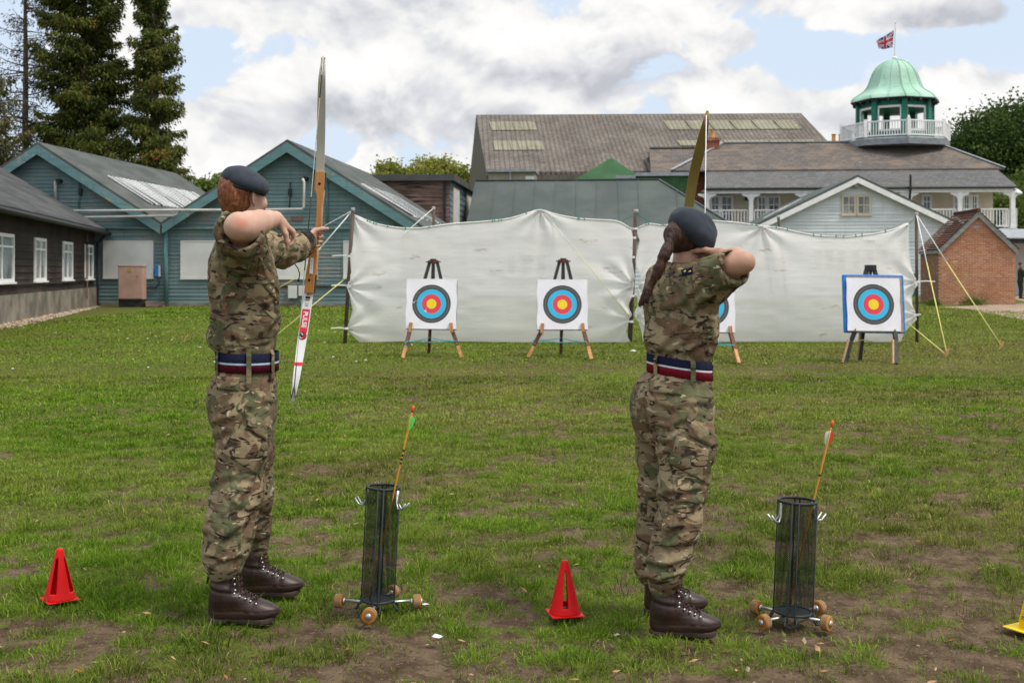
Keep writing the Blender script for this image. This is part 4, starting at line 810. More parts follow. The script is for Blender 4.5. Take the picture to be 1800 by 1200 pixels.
conifer(tx(45, 72), 72, 23, lambda q: 3.0 * (1 - .62 * q), 170, 95, 'thin half dead conifer with bare trunk, leftmost of the conifers', M_deadspray, 2, .55, seed=3, trunkr=.30)
conifer(tx(148, 70), 70, 28, lambda q: (3.5 * (1 - .55 * q) + .25) * (1 + .10 * math.sin(q * 33)), 330, 460, 'dense bushy conifer, broadest of the conifers behind the teal roof', zb=3, size=.72, seed=5)
conifer(tx(272, 69), 69, 26.5, lambda q: (2.6 if q < .28 else 1.95) * (1.06 - .52 * q) + .15 * math.sin(q * 40), 280, 420, 'narrow columnar conifer, rightmost of the conifers behind the teal roof', zb=3, size=.70, seed=8)
conifer(tx(-20, 66), 66, 12.5, lambda q: 4.6 * (1 - .75 * q) + .2, 110, 190, 'half dead bushy conifer at the left edge of the photo', M_halfdead, 1, .75, seed=12)
def broadleaf(x, y, h, rx, rz, label, mat, nclump=120, per=120, leaf=.3, seed=1, group=None, name='broadleaf_tree', trunk=.45, cz=None):
    r = np.random.default_rng(seed); t = thing(name, label, 'tree', (x, y, 0), 0, group); cz = cz or h - rz; m = MB()
    m.tube([(0, 0, 0), (.1, 0, cz * .4), (0, .1, cz)], [trunk, trunk * .75, trunk * .4], 9)
    cl = []
    for i in range(nclump):
        u = r.standard_normal(3); u /= np.linalg.norm(u); q = r.uniform(.45, 1.0) ** .6; lump = 1 + .16 * math.sin(u[0] * 5 + seed) + .13 * math.cos(u[2] * 6 + u[1] * 4 + seed)
        if u[2] < -.55: continue
        cl.append((u[0] * rx * q * lump, u[1] * rx * q * lump, cz + u[2] * rz * q * lump))
    for c in cl[::4]: m.tube([(0, 0, cz * .55), (c[0] * .4, c[1] * .4, (cz * .6 + c[2]) / 2), c], [trunk * .28, trunk * .15, .02], 5, cap=False)
    m.build('trunk', M_bark, t, smooth=True); C, T = [], []
    for c in cl:
        s = r.uniform(.13, .24) * rx; k = int(per * r.uniform(.6, 1.3)); p = r.standard_normal((k, 3)) * np.array([s, s, s * .62]); C.append(np.array(c) + p); T.append(r.normal(.5, .15) + .15 * r.standard_normal(k))
    c = np.concatenate(C); n = len(c); d = r.standard_normal((n, 3)); d[:, 2] -= .4
    leaves('crown', c, d, leaf * (.7 + .7 * r.random(n)), leaf * (.5 + .5 * r.random(n)), np.concatenate(T), mat, t); return t
g1 = 'broadleaf trees far behind the buildings'
broadleaf(tx(775, 130), 130, 14.0, 3.9, 4.2, 'rounded yellow green tree touching the left end of the hangar', M_limeleaf, 190, 240, .34, 21, g1)
broadleaf(tx(700, 138), 138, 14.3, 3.0, 3.4, 'yellowing open tree left of the rounded yellow green one', M_limeleaf, 150, 220, .34, 22, g1)
broadleaf(tx(655, 134), 134, 13.0, 2.8, 3.2, 'yellow green tree showing right of the bow, above the pinkish block', M_limeleaf, 140, 220, .34, 23, g1)
broadleaf(tx(378, 120), 120, 11.4, 2.6, 3.4, 'green tree showing behind the first archer, between the teal roofs', M_midleaf, 80, 130, .32, 24, g1)
broadleaf(tx(420, 128), 128, 11.0, 3.0, 3.4, 'green tree behind the valley of the teal roofs', M_midleaf, 80, 130, .32, 25, g1)
broadleaf(tx(1795, 118), 118, 18.6, 6.4, 6.3, 'big dark green tree to the right of the domed turret', M_darkleaf, 330, 230, .34, 31, g1)
broadleaf(tx(1770, 104), 104, 9.6, 4.0, 4.2, 'dark shrubby tree behind the end of the verandah', M_midleaf, 110, 130, .3, 32, g1)
broadleaf(tx(1890, 112), 112, 16.0, 6.0, 6.0, 'dark tree at the right edge of the photo', M_darkleaf, 150, 160, .36, 33, g1)
def weed(px, py, h, w, label, seed):
    p = G(px, py); r = np.random.default_rng(seed); t = thing('weed_clump', label, 'plant', p); n = 420; c = r.standard_normal((n, 3)) * np.array([w, w * .6, 0]) ; c[:, 2] = np.abs(r.standard_normal(n)) * h * .3
    d = c * np.array([1.2, 1.2, 0]) + np.stack([0 * c[:, 0], 0 * c[:, 0], r.uniform(.3, 1.2, n)], 1) * .5; leaves('foliage', c, d, .05 + .12 * r.random(n), .02 + .03 * r.random(n), r.random(n), M_midleaf, t)
weed(1711, 537.5, .55, .22, 'green weed clump at the foot of the brick hut wall', 3)
weed(1640, 538, .3, .12, 'small green weed at the left corner of the brick hut', 4)
# ---------------------------------------------------------------- white nets on poles
def netmat():
    k = NM('white_net_cloth'); v = k.co(); c = k.mix(k.step(k.noise(v, .9, 4), .3, .7), (.885, .86, .84), (.92, .90, .885))
    st = k.math('MULTIPLY', k.step(k.noise(k.co((.9, 1, 3.0), rot=(0, R(18), 0)), 1.7, 7, .72), .60, .70), .6); c = k.mix(st, c, (.36, .29, .20))
    c = k.mix(k.math('MULTIPLY', k.step(k.sep(v)[2], .42, .0), .35), c, (.45, .42, .33))
    n = k.bump(k.math('ADD', k.noise(k.co((1, 1, 5)), 2.2, 5, .6), k.math('MULTIPLY', k.wave(v, 90, 0, 'SIN', 'Z'), .02)), .22, .05)
    k.out(c, .95, n, .05); nt = k.nt
    tl = nt.nodes.new('ShaderNodeBsdfTranslucent'); k.set(tl.inputs[0], c); tp = nt.nodes.new('ShaderNodeBsdfTransparent')
    a = nt.nodes.new('ShaderNodeMixShader'); a.inputs[0].default_value = .38; nt.links.new(k.b.outputs[0], a.inputs[1]); nt.links.new(tl.outputs[0], a.inputs[2])
    b = nt.nodes.new('ShaderNodeMixShader'); b.inputs[0].default_value = .15; nt.links.new(a.outputs[0], b.inputs[1]); nt.links.new(tp.outputs[0], b.inputs[2]); nt.links.new(b.outputs[0], nt.nodes['Material Output'].inputs[0]); return k.m
M_net = netmat()
def interp(pts, q): return np.interp(q, [p[0] for p in pts], [p[1] for p in pts])
def smooth_curve(pts, n=200):
    xs = np.linspace(pts[0][0], pts[-1][0], n); ys = interp(pts, xs); k = np.ones(9) / 9; yp = np.pad(ys, 4, mode='edge'); yp[:4] = ys[0]; yp[-4:] = ys[-1]; return xs, np.convolve(yp, k, 'valid')
def net(name, top, bot, left, right, Y, label, ties, seed):
    nu, nv = 220, 90; xs, ys = smooth_curve(top); v = np.zeros((nv + 1, nu + 1, 3))
    for j in range(nv + 1):
        t = j / nv; xl, xr = interp(left, t), interp(right, t)
        s = np.linspace(0, 1, nu + 1); px = xl + (xr - xl) * s
        pt = np.interp(top[0][0] + (top[-1][0] - top[0][0]) * s, xs, ys); pb = interp(bot, bot[0][0] + (bot[-1][0] - bot[0][0]) * s); py = pt + (pb - pt) * t
        q = np.stack([px / 90, py / 90, 0 * px], 1)
        d = .045 * vnoise(q * np.array([.6, .4, 1]), seed) + .016 * vnoise(q * np.array([2.2, 1.2, 1]), seed + 1) * (1 - .5 * t) + .005 * vnoise(q * np.array([3.0, 7.0, 1]), seed + 2)
        for (tx_, ty_) in ties:                # pulled into creases towards each tie
            dx, dy = px - tx_, py - ty_; rr = np.sqrt(dx * dx + dy * dy) + 1; an = np.arctan2(dy, dx); d = d + .06 * np.sin(an * 9) * np.exp(-rr / 38)
        lev = np.sin(np.clip(t, 0, 1) * np.pi) * .10
        yy = Y + d - lev; v[j, :, 0] = (px - 900) / F * Y; v[j, :, 1] = yy; v[j, :, 2] = np.maximum(CH + (HZ - py) / F * Y, .005)
    idx = np.arange((nu + 1) * (nv + 1)).reshape(nv + 1, nu + 1); f = np.stack([idx[:-1, :-1].ravel(), idx[1:, :-1].ravel(), idx[1:, 1:].ravel(), idx[:-1, 1:].ravel()], 1)
    org = np.array([v[:, :, 0].mean(), Y, 0]); o = mesh_obj(name, v.reshape(-1, 3) - org, f, M_net, smooth=True); o.location = org
    hem = MB(); hem.tube([Vector(tuple(v[0, i] - org)) + Vector((0, 0, .0)) for i in range(0, nu + 1, 4)], .016, 6); hem.build('top_hem', M_boardwhite, o, smooth=True)
    for i in rng.choice(np.arange(6, nu - 5), 16, replace=False): p = Vector(tuple(v[0, i] - org)); cl = MB(); cl.tube([p + Vector((0, -.02, -.01)), p + Vector((0, .02, .035))], .013, 5); cl.build('clip', M_greenpaint, o)
    return tag(o, label, 'net', 'white backstop nets behind the targets')
Yn = 21.9
left = net('backstop_net', [(622, 377), (640, 386), (665, 395), (700, 401), (735, 402), (770, 397), (800, 393), (850, 390), (895, 385), (925, 376), (950, 367), (960, 372), (985, 379), (1020, 385), (1060, 387), (1084, 388), (1098, 393), (1110, 405)],
    [(632, 601), (760, 599), (900, 601), (1112, 606)], [(0, 622), (.12, 620), (.25, 616), (.45, 619), (.52, 614), (.56, 612), (.62, 617), (.75, 621), (.86, 613), (.89, 608), (.95, 620), (1, 632)],
    [(0, 1109), (.08, 1112), (.28, 1110), (.42, 1114), (.55, 1112), (.66, 1103), (.74, 1110), (.78, 1105), (.88, 1100), (.94, 1104), (1, 1112)], Yn, 'white net stretched to the left of the middle pole, peaked over a hidden post', [(612, 503), (608, 577), (622, 380), (950, 368), (1112, 500), (1110, 560)], 5)
right = net('backstop_net', [(1117, 405), (1128, 395), (1140, 392), (1165, 397), (1200, 392), (1240, 387), (1300, 392), (1340, 398), (1370, 400), (1400, 408), (1440, 415), (1490, 417), (1540, 411), (1575, 403), (1599, 391)],
    [(1118, 606), (1132, 606), (1300, 607), (1450, 608), (1580, 608)], [(0, 1118), (.1, 1124), (.28, 1116), (.42, 1126), (.54, 1118), (.65, 1121), (.74, 1112), (.80, 1122), (.9, 1128), (1, 1131)],
    [(0, 1598), (.2, 1597), (.35, 1600), (.45, 1606), (.49, 1611), (.53, 1605), (.6, 1600), (.68, 1602), (.75, 1609), (.77, 1611), (.82, 1602), (.9, 1588), (1, 1581)], Yn + .15, 'white net to the right of the middle pole, behind the second archer', [(1611, 495), (1611, 553), (1599, 393), (1118, 500), (1115, 560), (1340, 398)], 9)
M_pole = vary('brown_net_pole', (.060, .045, .038), (.115, .085, .070), 2, .7, .2, stretch=(5, 5, .6)); M_rope = vary('yellow_cord', (.62, .58, .16), (.72, .68, .26), 20, .8, 0); M_whiterope = vary('white_cord', (.66, .66, .62), (.75, .75, .72), 20, .8, 0); M_tape = vary('grey_tape', (.27, .27, .265), (.36, .36, .35), 9, .7, .1)
def pole(x0, y0, x1, y1, Y, r, label, ties=(), tape=True):
    a, b = P(x0, y0, Y), P(x1, y1, Y); a.z = -.05; t = thing('net_pole', label, 'pole', (a.x, a.y, 0), 0, 'poles holding the nets'); o = Vector((a.x, a.y, 0)); m = MB(); m.tube([a - o, (a + b) / 2 - o, b - o], r, 8); m.build('shaft', M_pole, t, smooth=True)
    if tape: m = MB(); d = (b - a).normalized(); m.tube([b - o - d * .07, b - o + d * .01], r * 1.02 + .002, 8); m.build('taped_top', M_tape, t, smooth=True)
    for (x, y, dx) in ties: p = P(x, y, Y) - o; m = MB(); m.tube([p, p + Vector((dx * .35, -.02, .01)), p + Vector((dx * .7, -.03, .0))], .012, 5); m.tube([p + Vector((0, 0, -.02)), p + Vector((0, 0, .02))], r * 1.3, 8); m.build('tie', M_whiterope, t)
    return t
pole(606, 600, 620.5, 366, Yn - .1, .036, 'leaning brown pole at the left end of the nets', ((613, 450, -.45), (612, 502, -.45), (608, 577, -.4)))
pole(1107, 606, 1118, 369, Yn + .08, .044, 'thick brown pole in the gap between the two nets', ((1116, 402, -.3), (1114, 418, -.6), (1112, 452, 0), (1110, 520, 0), (1108, 565, 0)))
pole(1612, 611, 1611, 374, Yn + .3, .033, 'upright brown pole at the right end of the nets', ((1611, 495, .5), (1611, 553, .1)))
pole(765, 600, 762, 364, Yn + .75, .03, 'thin brown pole standing behind the left net near its sag')
pole(951, 600, 950, 368, Yn + .35, .028, 'thin pole under the peak of the left net', tape=False)
pole(1390, 604, 1368, 379, Yn + 1.0, .03, 'thin pole behind the right net, in front of the white house')
pole(1369, 604, 1340, 396, Yn + .6, .026, 'thin slanting pole pushing up the right net', tape=False)
def rope(name, pts, mat, label, r=.0085, peg=None, group='guy ropes of the nets', part=None):
    p0 = Vector(pts[-1]); o0 = Vector((p0.x, p0.y, 0)); t = thing(name, label, 'rope', o0, 0, group); m = MB(); m.tube([Vector(p) - o0 for p in pts], r, 6); m.build('cord', mat, t, smooth=True)
    if part: m = MB(); m.tube([Vector(p) - o0 for p in part], r * 1.02, 6); m.build('white_cord', M_whiterope, t, smooth=True)
    if peg: m = MB(); m.beam((-.05, 0, -.05), (.04, .0, .13), .03, .035, (0, 1, 0)); m.build('peg', M_pegwood, t)
M_pegwood = vary('orange_wood', (.42, .20, .07), (.52, .28, .11), 6, .6, .1, stretch=(3, 3, .6))
def lerp3(a, b, t): return Vector(a).lerp(Vector(b), t)
tl = P(620.5, 369, Yn); e1 = G(326, 601); k = .30
rope('guy_rope', [lerp3(tl, P(515, 492, 20.6), .55), P(515, 492, 21.0), e1 + Vector((0, 0, .08))], M_rope, 'yellow guy rope slanting down to a peg left of the first archer', peg=1, part=[tl, lerp3(tl, P(515, 492, 20.6), .55)])
e2 = G(470, 608); rope('guy_rope', [P(611, 486, Yn), e2 + Vector((0, 0, .06))], M_rope, 'yellow guy rope passing low behind the lower limb of the bow', peg=1)
rope('guy_rope', [P(620, 370, Yn), P(500, 436, 23.5)], M_whiterope, 'pale guy rope running up from behind the first archer to the pole top', r=.009)
tr = P(1611, 377, Yn + .3); e3 = G(1664, 626); e4 = G(1760, 613)
a = lerp3(tr, e3, .38); rope('guy_rope', [a, e3 + Vector((0, 0, .06))], M_rope, 'steep yellow guy rope in front of the brick hut', peg=1, part=[tr, a])
a = lerp3(tr, e4, .38); rope('guy_rope', [a, e4 + Vector((0, 0, .06))], M_rope, 'long yellow guy rope slanting across the brick hut', peg=1, part=[tr, a])
rope('guy_rope', [P(1594, 566, Yn + .3), e3 + Vector((-.03, .02, .05))], M_rope, 'low yellow guy rope behind the blue framed target')
rope('guy_rope', [P(762, 366, Yn + .75), P(700, 420, Yn - .35)], M_whiterope, 'short white cord tied across the top of the left net', r=.007)
rope('guy_rope', [P(1012, 440, Yn - .5), P(1106, 556, Yn - .3)], M_rope, 'yellow cord lying across the left net near the middle pole', r=.007, part=[P(951, 368, Yn + .2), P(1012, 440, Yn - .5)])
rope('guy_rope', [P(1118, 376, Yn), P(1088, 391, Yn), P(960, 386, Yn + 1.2)], M_greenpaint, 'thin dark cord tying the left net to the middle pole', r=.006)
rope('guy_rope', [P(1119, 376, Yn), P(1142, 390, Yn), P(1170, 396, Yn)], M_greenpaint, 'thin dark cord tying the right net to the middle pole', r=.006)
rope('guy_rope', [P(1598, 393, Yn + .15), P(1606, 386, Yn + .2), P(1611, 383, Yn + .3)], M_greenpaint, 'thin dark cord tying the right net to the end pole', r=.007)

# ---------------------------------------------------------------- targets on tripod stands
def facemat(wob):
    k = NM('target_face_paper'); v = k.co(); s = k.sep(v); x, z = s[0], s[2]
    rr = k.math('SQRT', k.math('ADD', k.math('MULTIPLY', x, x), k.math('MULTIPLY', z, z)))
    W, B, C, Rd, Yl = (.76, .745, .79), (.070, .072, .075), (.045, .44, .70), (.70, .055, .085), (.80, .60, .03)
    c = k.ramp(k.math('DIVIDE', rr, .40), [(0, Yl), (.197, Rd), (.385, C), (.585, B), (.775, W), (1, W)], 'CONSTANT')
    for q, wd in ((.275, .0022), (.345, .0012), (.392, .0014), (.236, .0012), (.157, .001), (.118, .001), (.04, .001)):
        ring = k.math('LESS_THAN', k.math('ABSOLUTE', k.math('SUBTRACT', rr, q)), wd); c = k.mix(k.math('MULTIPLY', ring, .55), c, (.42, .42, .44))
    holes = k.math('LESS_THAN', k.voro(k.co((1, 0, 1)), 26), .075); keep = k.step(k.noise(k.co((1, 0, 1), loc=(wob, 0, 0)), 9, 1), .5, .56); c = k.mix(k.math('MULTIPLY', holes, keep), c, (.05, .045, .04))
    h = k.noise(k.co((1, 1, .6)), 3.5, 4); return k.out(c, .8, k.bump(h, .35, .03), .2)
M_blackwood = vary('black_painted_wood', (.022, .022, .023), (.045, .044, .042), 6, .6, .2, stretch=(4, 4, .7)); M_rawwood = vary('varnished_leg_wood', (.36, .17, .065), (.50, .27, .11), 5, .55, .15, stretch=(5, 5, .6)); M_redwood = vary('dark_red_wood', (.075, .030, .020), (.13, .055, .035), 5, .6, .15, stretch=(5, 5, .6))
M_foam = vary('layered_foam_edge', (.10, .095, .085), (.20, .19, .17), 8, .9, .3, stretch=(1, 1, 9)); M_bluecloth = vary('blue_tarpaulin_edge', (.015, .16, .48), (.03, .22, .58), 7, .55, .4, bscale=14, dist=.02); M_cordblue = vary('turquoise_cord', (.05, .30, .36), (.08, .40, .45), 20, .8, 0); M_hess = vary('brown_straw_edge', (.34, .22, .10), (.44, .30, .16), 14, .9, .4)
def target(pcx, pcy, Yf, tilt, label, blue=False, legs=None, seed=0):
    """legs: pixel feet (left, right, back) and apex"""
    c = P(pcx, pcy, Yf); o = Vector((c.x, Yf + .15, 0)); t = thing('archery_target', label, 'archery target', o, 0, 'archery targets on tripods'); h = .405
    RT = Matrix.Rotation(-R(9), 4, 'X') @ Matrix.Rotation(R(tilt), 4, 'Y'); cen = c - o + Vector((0, 0, 0)); T = Matrix.Translation(cen) @ RT
    def put(ob): ob.matrix_local = T; return ob
    g = .462 if blue else h
    m = MB(); off = -.02 if blue else 0
    m.box((-g + .012 * blue, .02, -g + .03 * blue), (g + .022 * blue, .15 - .06 * blue, g)); b = put(m.build('boss', M_bluecloth if blue else M_foam, t, bevel=.02 if blue else .006))
    if blue: m = MB(); m.box((-h + .02, .008, -h - .012), (h + .035, .019, h + .02)); put(m.build('straw_backing', M_hess, t))
    n = 24; vs = []; fs = []
    for j in range(n + 1):
        for i in range(n + 1):
            x, z = -h + 2 * h * i / n, -h + 2 * h * j / n; w = .006 * math.sin(x * 9 + seed) * math.cos(z * 7 + seed * 2); ed = max(abs(x), abs(z)) / h
            vs.append((x + .004 * math.sin(z * 14 + seed) * (abs(x) > h * .97), -.004 + w * .6 - .012 * max(0, ed - .9) * (math.sin(x * 20 + z * 17 + seed) + 1), z))
    for j in range(n):
        for i in range(n): q = j * (n + 1) + i; fs.append((q, q + 1, q + n + 2, q + n + 1))
    put(mesh_obj('target_face', vs, fs, facemat(seed), t, True))
    fl, frt, fb, ap = legs; A = P(*ap, Yf + .33) - o; L = G(*fl) - o; Rr = G(*frt) - o; Bk = G(*fb) - o
    up = Vector((0, -1, .2))
    if not blue:
        for foot in (L, Rr):
            sx = 1 if foot.x > 0 else -1; low = T @ Vector((sx * .335, .03, -h - .005)); f2 = foot.lerp(low, .52)
            m = MB(); m.beam(foot, f2 + (f2 - foot) * .12, .052, .045, up); lg = m.build('leg', M_rawwood, t, bevel=.003)
            m = MB(); q = foot.lerp(low, .42); m.beam(q + Vector((0, .0, 0)), low + (low - foot) * .0, .062, .055, up); m.build('leg_sleeve', M_redwood, lg, bevel=.003)
            m = MB(); q = T @ Vector((sx * .335, -.028, -h - .06)); q2 = T @ Vector((sx * .318, -.028, -h + .10)); m.beam(q, q2, .052, .03, up); m.build('stop_block', M_rawwood, lg, bevel=.003)
            m = MB(); q = foot.lerp(low, .50); m.tube([q + Vector((0, -.04, 0)), q + Vector((0, -.027, .002))], .013, 8); m.build('bolt', M_steel, lg)
            m = MB(); m.beam(low + Vector((0, .13, .0)), A + Vector((sx * .055, 0, 0)), .052, .05, up); m.build('upper_leg', M_blackwood, t, bevel=.003)
        m = MB(); m.beam(Bk, A, .052, .05, up); m.build('back_leg', M_redwood, t, bevel=.003); m = MB(); m.beam(A + Vector((0, -.06, -.40)), A + Vector((0, -.02, .0)), .05, .04, up); m.build('upright', M_blackwood, t)
        m = MB(); m.tube([A + Vector((-.12, -.03, -.02)), A + Vector((.12, -.03, -.02))], .012, 6); m.box(A + Vector((-.05, -.06, -.05)), A + Vector((.05, .03, .03))); m.build('hinge_block', M_redwood, t, bevel=.004)
        m = MB(); a, b = L.lerp(A, .17), Rr.lerp(A, .17); b3 = Bk.lerp(A, .17)
        for p, q in ((a, b), (a, b3), (b, b3)): m.tube([p, (p + q) / 2 + Vector((0, 0, -.02)), q], .007, 5)
        m.tube([a, a + Vector((-.05, -.02, -.02)), a + Vector((-.02, -.03, -.09))], .008, 5); m.build('cord', M_cordblue, t)
    else:
        for foot in (L, Rr):
            sx = 1 if foot.x > 0 else -1; low = T @ Vector((sx * .30, -.0, -g + .03)); kn = foot.lerp(low, .76) + Vector((sx * .015, 0, 0)); lg = MB(); lg.beam(foot, kn, .06, .05, up); lg.beam(kn, low + Vector((0, -.02, .02)), .06, .06, up); l_ = lg.build('leg', M_blackwood, t, bevel=.003); m = MB(); m.beam(foot + Vector((-.045, .0, 0)), kn + Vector((-.045, 0, 0)), .028, .05, up); m.build('leg_side', M_hess, l_)
            m = MB(); m.beam(low + Vector((0, .18, .0)), A + Vector((sx * .05, 0, 0)), .06, .05, up); m.build('upper_leg', M_blackwood, t, bevel=.003); m = MB(); m.beam(low + Vector((0, -.02, .0)), low + Vector((0, -.03, .06)), .02, .02, up); m.build('stop_peg', M_rawwood, t)
        m = MB(); m.beam(Bk, A, .06, .05, up); m.build('back_leg', M_blackwood, t, bevel=.003); m = MB(); m.beam(Bk + Vector((-.045, 0, 0)), A + Vector((-.02, 0, 0)), .028, .05, up); m.build('leg_side', M_hess, t); m = MB(); m.box(A + Vector((-.08, -.05, -.06)), A + Vector((.08, .04, .03))); m.build('hinge_block', M_blackwood, t, bevel=.004)
        m = MB(); b = Bk.lerp(A, .22); m.tube([b + Vector((-.14, -.03, -.04)), b + Vector((0, -.04, 0)), b + Vector((.16, -.03, -.03))], .009, 5); m.build('cord', M_rope, t)
    return t
target(758.5, 534, 18.3, 0.6, 'leftmost target with white paper face on a varnished tripod', legs=((708, 630), (812, 629), (754, 620), (762, 458)), seed=1)
target(988.5, 535, 18.3, -0.2, 'target with white paper face on a tripod just left of the pole between the nets', legs=((928, 628), (1040, 632), (986, 621), (990, 457)), seed=2)
target(1247, 539, 18.1, 0.8, 'target half hidden behind the second archer', legs=((1190, 634), (1299, 639), (1246, 625), (1248, 461)), seed=3)
target(1535.5, 535, 17.3, 0.8, 'blue edged target on a black tripod at the right', blue=True, legs=((1486, 637), (1575, 640), (1511, 633), (1530, 469)), seed=4)
# arrows stuck in the faces
def target_arrow(px, py, px2, py2, Y, label, g='arrows stuck in the targets'):
    a, b = P(px, py, Y), P(px2, py2, Y - .62); t = thing('target_arrow', label, 'arrow', a, 0, g); m = MB(); m.tube([Vector((0, .05, 0)), b - a], .0045, 6); m.build('shaft', M_steel, t); d = (b - a).normalized(); m = MB(); s = b - a
    for q in range(3): n = Vector((math.cos(q * 2.1), 0, math.sin(q * 2.1))); m.slab([s - d * .01, s - d * .08, s - d * .06 + n * .02, s - d * .015 + n * .02], (.001, 0, .001))
    m.build('fletching', M_boardwhite, t)
target_arrow(733, 528, 726, 532, 18.27, 'arrow stuck in the black ring of the leftmost target'); target_arrow(751, 536, 747, 548, 18.27, 'arrow stuck at the rim of the gold of the leftmost target'); target_arrow(1000, 538, 966, 541, 18.27, 'arrow stuck in the middle of the target left of the pole') if False else None

# ---------------------------------------------------------------- floor quivers
def mesh_cyl_mat():
    k = NM('black_wire_mesh'); s = k.sep(k.co()); an = k.math('ARCTAN2', s[1], s[0]); u = k.math('MULTIPLY', an, .078 / .0078); w = k.math('DIVIDE', s[2], .0078)
    a = k.math('ABSOLUTE', k.math('SUBTRACT', k.math('FRACT', k.math('ADD', u, w)), .5)); b = k.math('ABSOLUTE', k.math('SUBTRACT', k.math('FRACT', k.math('SUBTRACT', u, w)), .5))
    wire = k.math('GREATER_THAN', k.math('MAXIMUM', a, b), .36); k.out((.010, .013, .014), .7, spec=.08); nt = k.nt; tp = nt.nodes.new('ShaderNodeBsdfTransparent'); mx = nt.nodes.new('ShaderNodeMixShader'); k.set(mx.inputs[0], wire)
    nt.links.new(tp.outputs[0], mx.inputs[1]); nt.links.new(k.b.outputs[0], mx.inputs[2]); nt.links.new(mx.outputs[0], nt.nodes['Material Output'].inputs[0]); return k.m
M_mesh = mesh_cyl_mat(); M_bmetal = vary('dark_coated_wire', (.016, .022, .024), (.03, .036, .038), 9, .45, .05); M_wheel = vary('varnished_wheel', (.34, .135, .026), (.42, .19, .045), 7, .45, .1); M_wheelside = vary('plywood_tread', (.29, .18, .095), (.20, .11, .05), 5, .7, .1, stretch=(1, 1, 8))
def quiver(base, topc, rad, wheels, label, hooks, ux=0):
    o = G(*base); Y = o.y; t = thing('floor_quiver', label, 'quiver', o, 0, 'mesh floor quivers'); s = Y / F
    zb = .040; T0 = P(topc[0], topc[1], Y) - o; ax = (T0 - Vector((0, 0, zb))); L = ax.length; axn = ax.normalized()
    q = Vector((0, 0, 1)).rotation_difference(axn).to_matrix().to_4x4(); TM = Matrix.Translation((0, 0, zb)) @ q
    m = MB(); m.lathe([(rad, 0), (rad, L)], 40, cap=False); b = m.build('mesh_tube', M_mesh, t, smooth=True); b.matrix_local = TM
    n = 40
    for nm, z in (('foot_ring', .005), ('rim', L)): m = MB(); m.tube([(rad * math.cos(2 * math.pi * j / n), rad * math.sin(2 * math.pi * j / n), z) for j in range(n + 1)], .0058, 8); m.build(nm, M_bmetal, t, smooth=True).matrix_local = TM
    m = MB(); m.lathe([(.002, .0), (rad * .98, .0), (rad * .98, .006), (.002, .007)], 32); m.build('base_plate', M_bmetal, t).matrix_local = TM
    for a in (-.35 + ux, 1.2 + ux, 1.45 + ux, 2.9 + ux, 4.2 + ux, 4.55 + ux):
        m = MB(); x, y = (rad + .004) * math.cos(a), (rad + .004) * math.sin(a); m.tube([(x, y, L), (x, y, .0), (x * 1.10, y * 1.10, -.02)], .0032, 6); m.build('rod', M_bmetal, t, smooth=True).matrix_local = TM
    for a in (-.35 + ux, 4.37 + ux, 2.9 + ux):
        m = MB(); d = Vector((math.cos(a), math.sin(a), 0)); e = Vector((-d.y, d.x, 0)) * .022; m.tube([d * (rad + .004) + e, d * (rad + .02) + e + Vector((0, 0, -.03)), d * (rad + .028) + Vector((0, 0, -.034)), d * (rad + .02) - e + Vector((0, 0, -.03)), d * (rad + .004) - e], .0042, 6); m.build('wire_loop', M_bmetal, t, smooth=True).matrix_local = TM
    for sg, tw in hooks:
        m = MB(); d = Vector((sg * math.cos(tw), math.sin(tw), 0)); e = Vector((-d.y, d.x, 0)) * .012; z = L - .055
        for s_ in (-1, 1): m.tube([d * (rad + .004) + Vector((0, 0, z + .035)), d * (rad + .006) + e * s_ * .4 + Vector((0, 0, z)), d * (rad + .018) + e * s_ + Vector((0, 0, z - .022)), d * (rad + .036) + e * s_ * 1.1 + Vector((0, 0, z - .020)), d * (rad + .054) + e * s_ * 1.2 + Vector((0, 0, z + .004))], .0042, 6)
        m.box(d * (rad + .002) + Vector((-.006, -.006, z - .01)), d * (rad + .006) + Vector((.006, .006, z + .05))); m.build('hook', M_steel, t, smooth=True).matrix_local = TM
    for i, (px, py, Yo, axd) in enumerate(wheels):
        w = P(px, py, Y + Yo) - o; w.z = .030; r = .028 if Yo > -.05 else .0295; ax = Vector((w.x, w.y, 0)).normalized()
        m = MB(); m.tube([Vector((0, 0, .030)), w - ax * .02 + Vector((0, 0, .004))], .0058, 8); m.build('axle_rod', M_steel, t, smooth=True)
        m = MB(); m.tube([w - ax * .0155, w - ax * .013, w + ax * .013, w + ax * .0155], [r * .9, r, r, r * .9], 24); wh_ = m.build('wheel', M_wheel, t, smooth=False); m = MB(); m.tube([w - ax * .012, w + ax * .012], r + .0008, 24, cap=False); m.build('tread', M_wheelside, wh_, smooth=True)
        m = MB(); m.tube([w - ax * .026, w - ax * .018], [.012, .014], 12); m.tube([w + ax * .0158, w + ax * .021, w + ax * .024], [.0145, .012, .004], 14); m.build('hub_cap', M_steel, wh_, smooth=True)
    return t, TM, L
q1 = quiver((664, 1072), (674, 856), .063, [(596, 1066, .03, 0), (649, 1086, -.17, 0), (733, 1071, .02, 0), (690, 1050, .16, 0)], 'black mesh floor quiver with a green fletched arrow, beside the first archer', ((-1, .25), (1, -.45)), .3)
q2 = quiver((1394, 1094), (1402, 880), .071, [(1329, 1072, .11, 0), (1343, 1104, -.09, 0), (1440, 1079, .10, 0), (1453, 1116, -.10, 0)], 'black mesh floor quiver with a red and white fletched arrow, beside the second archer', ((-1, -.35), (1, .35)), .0)
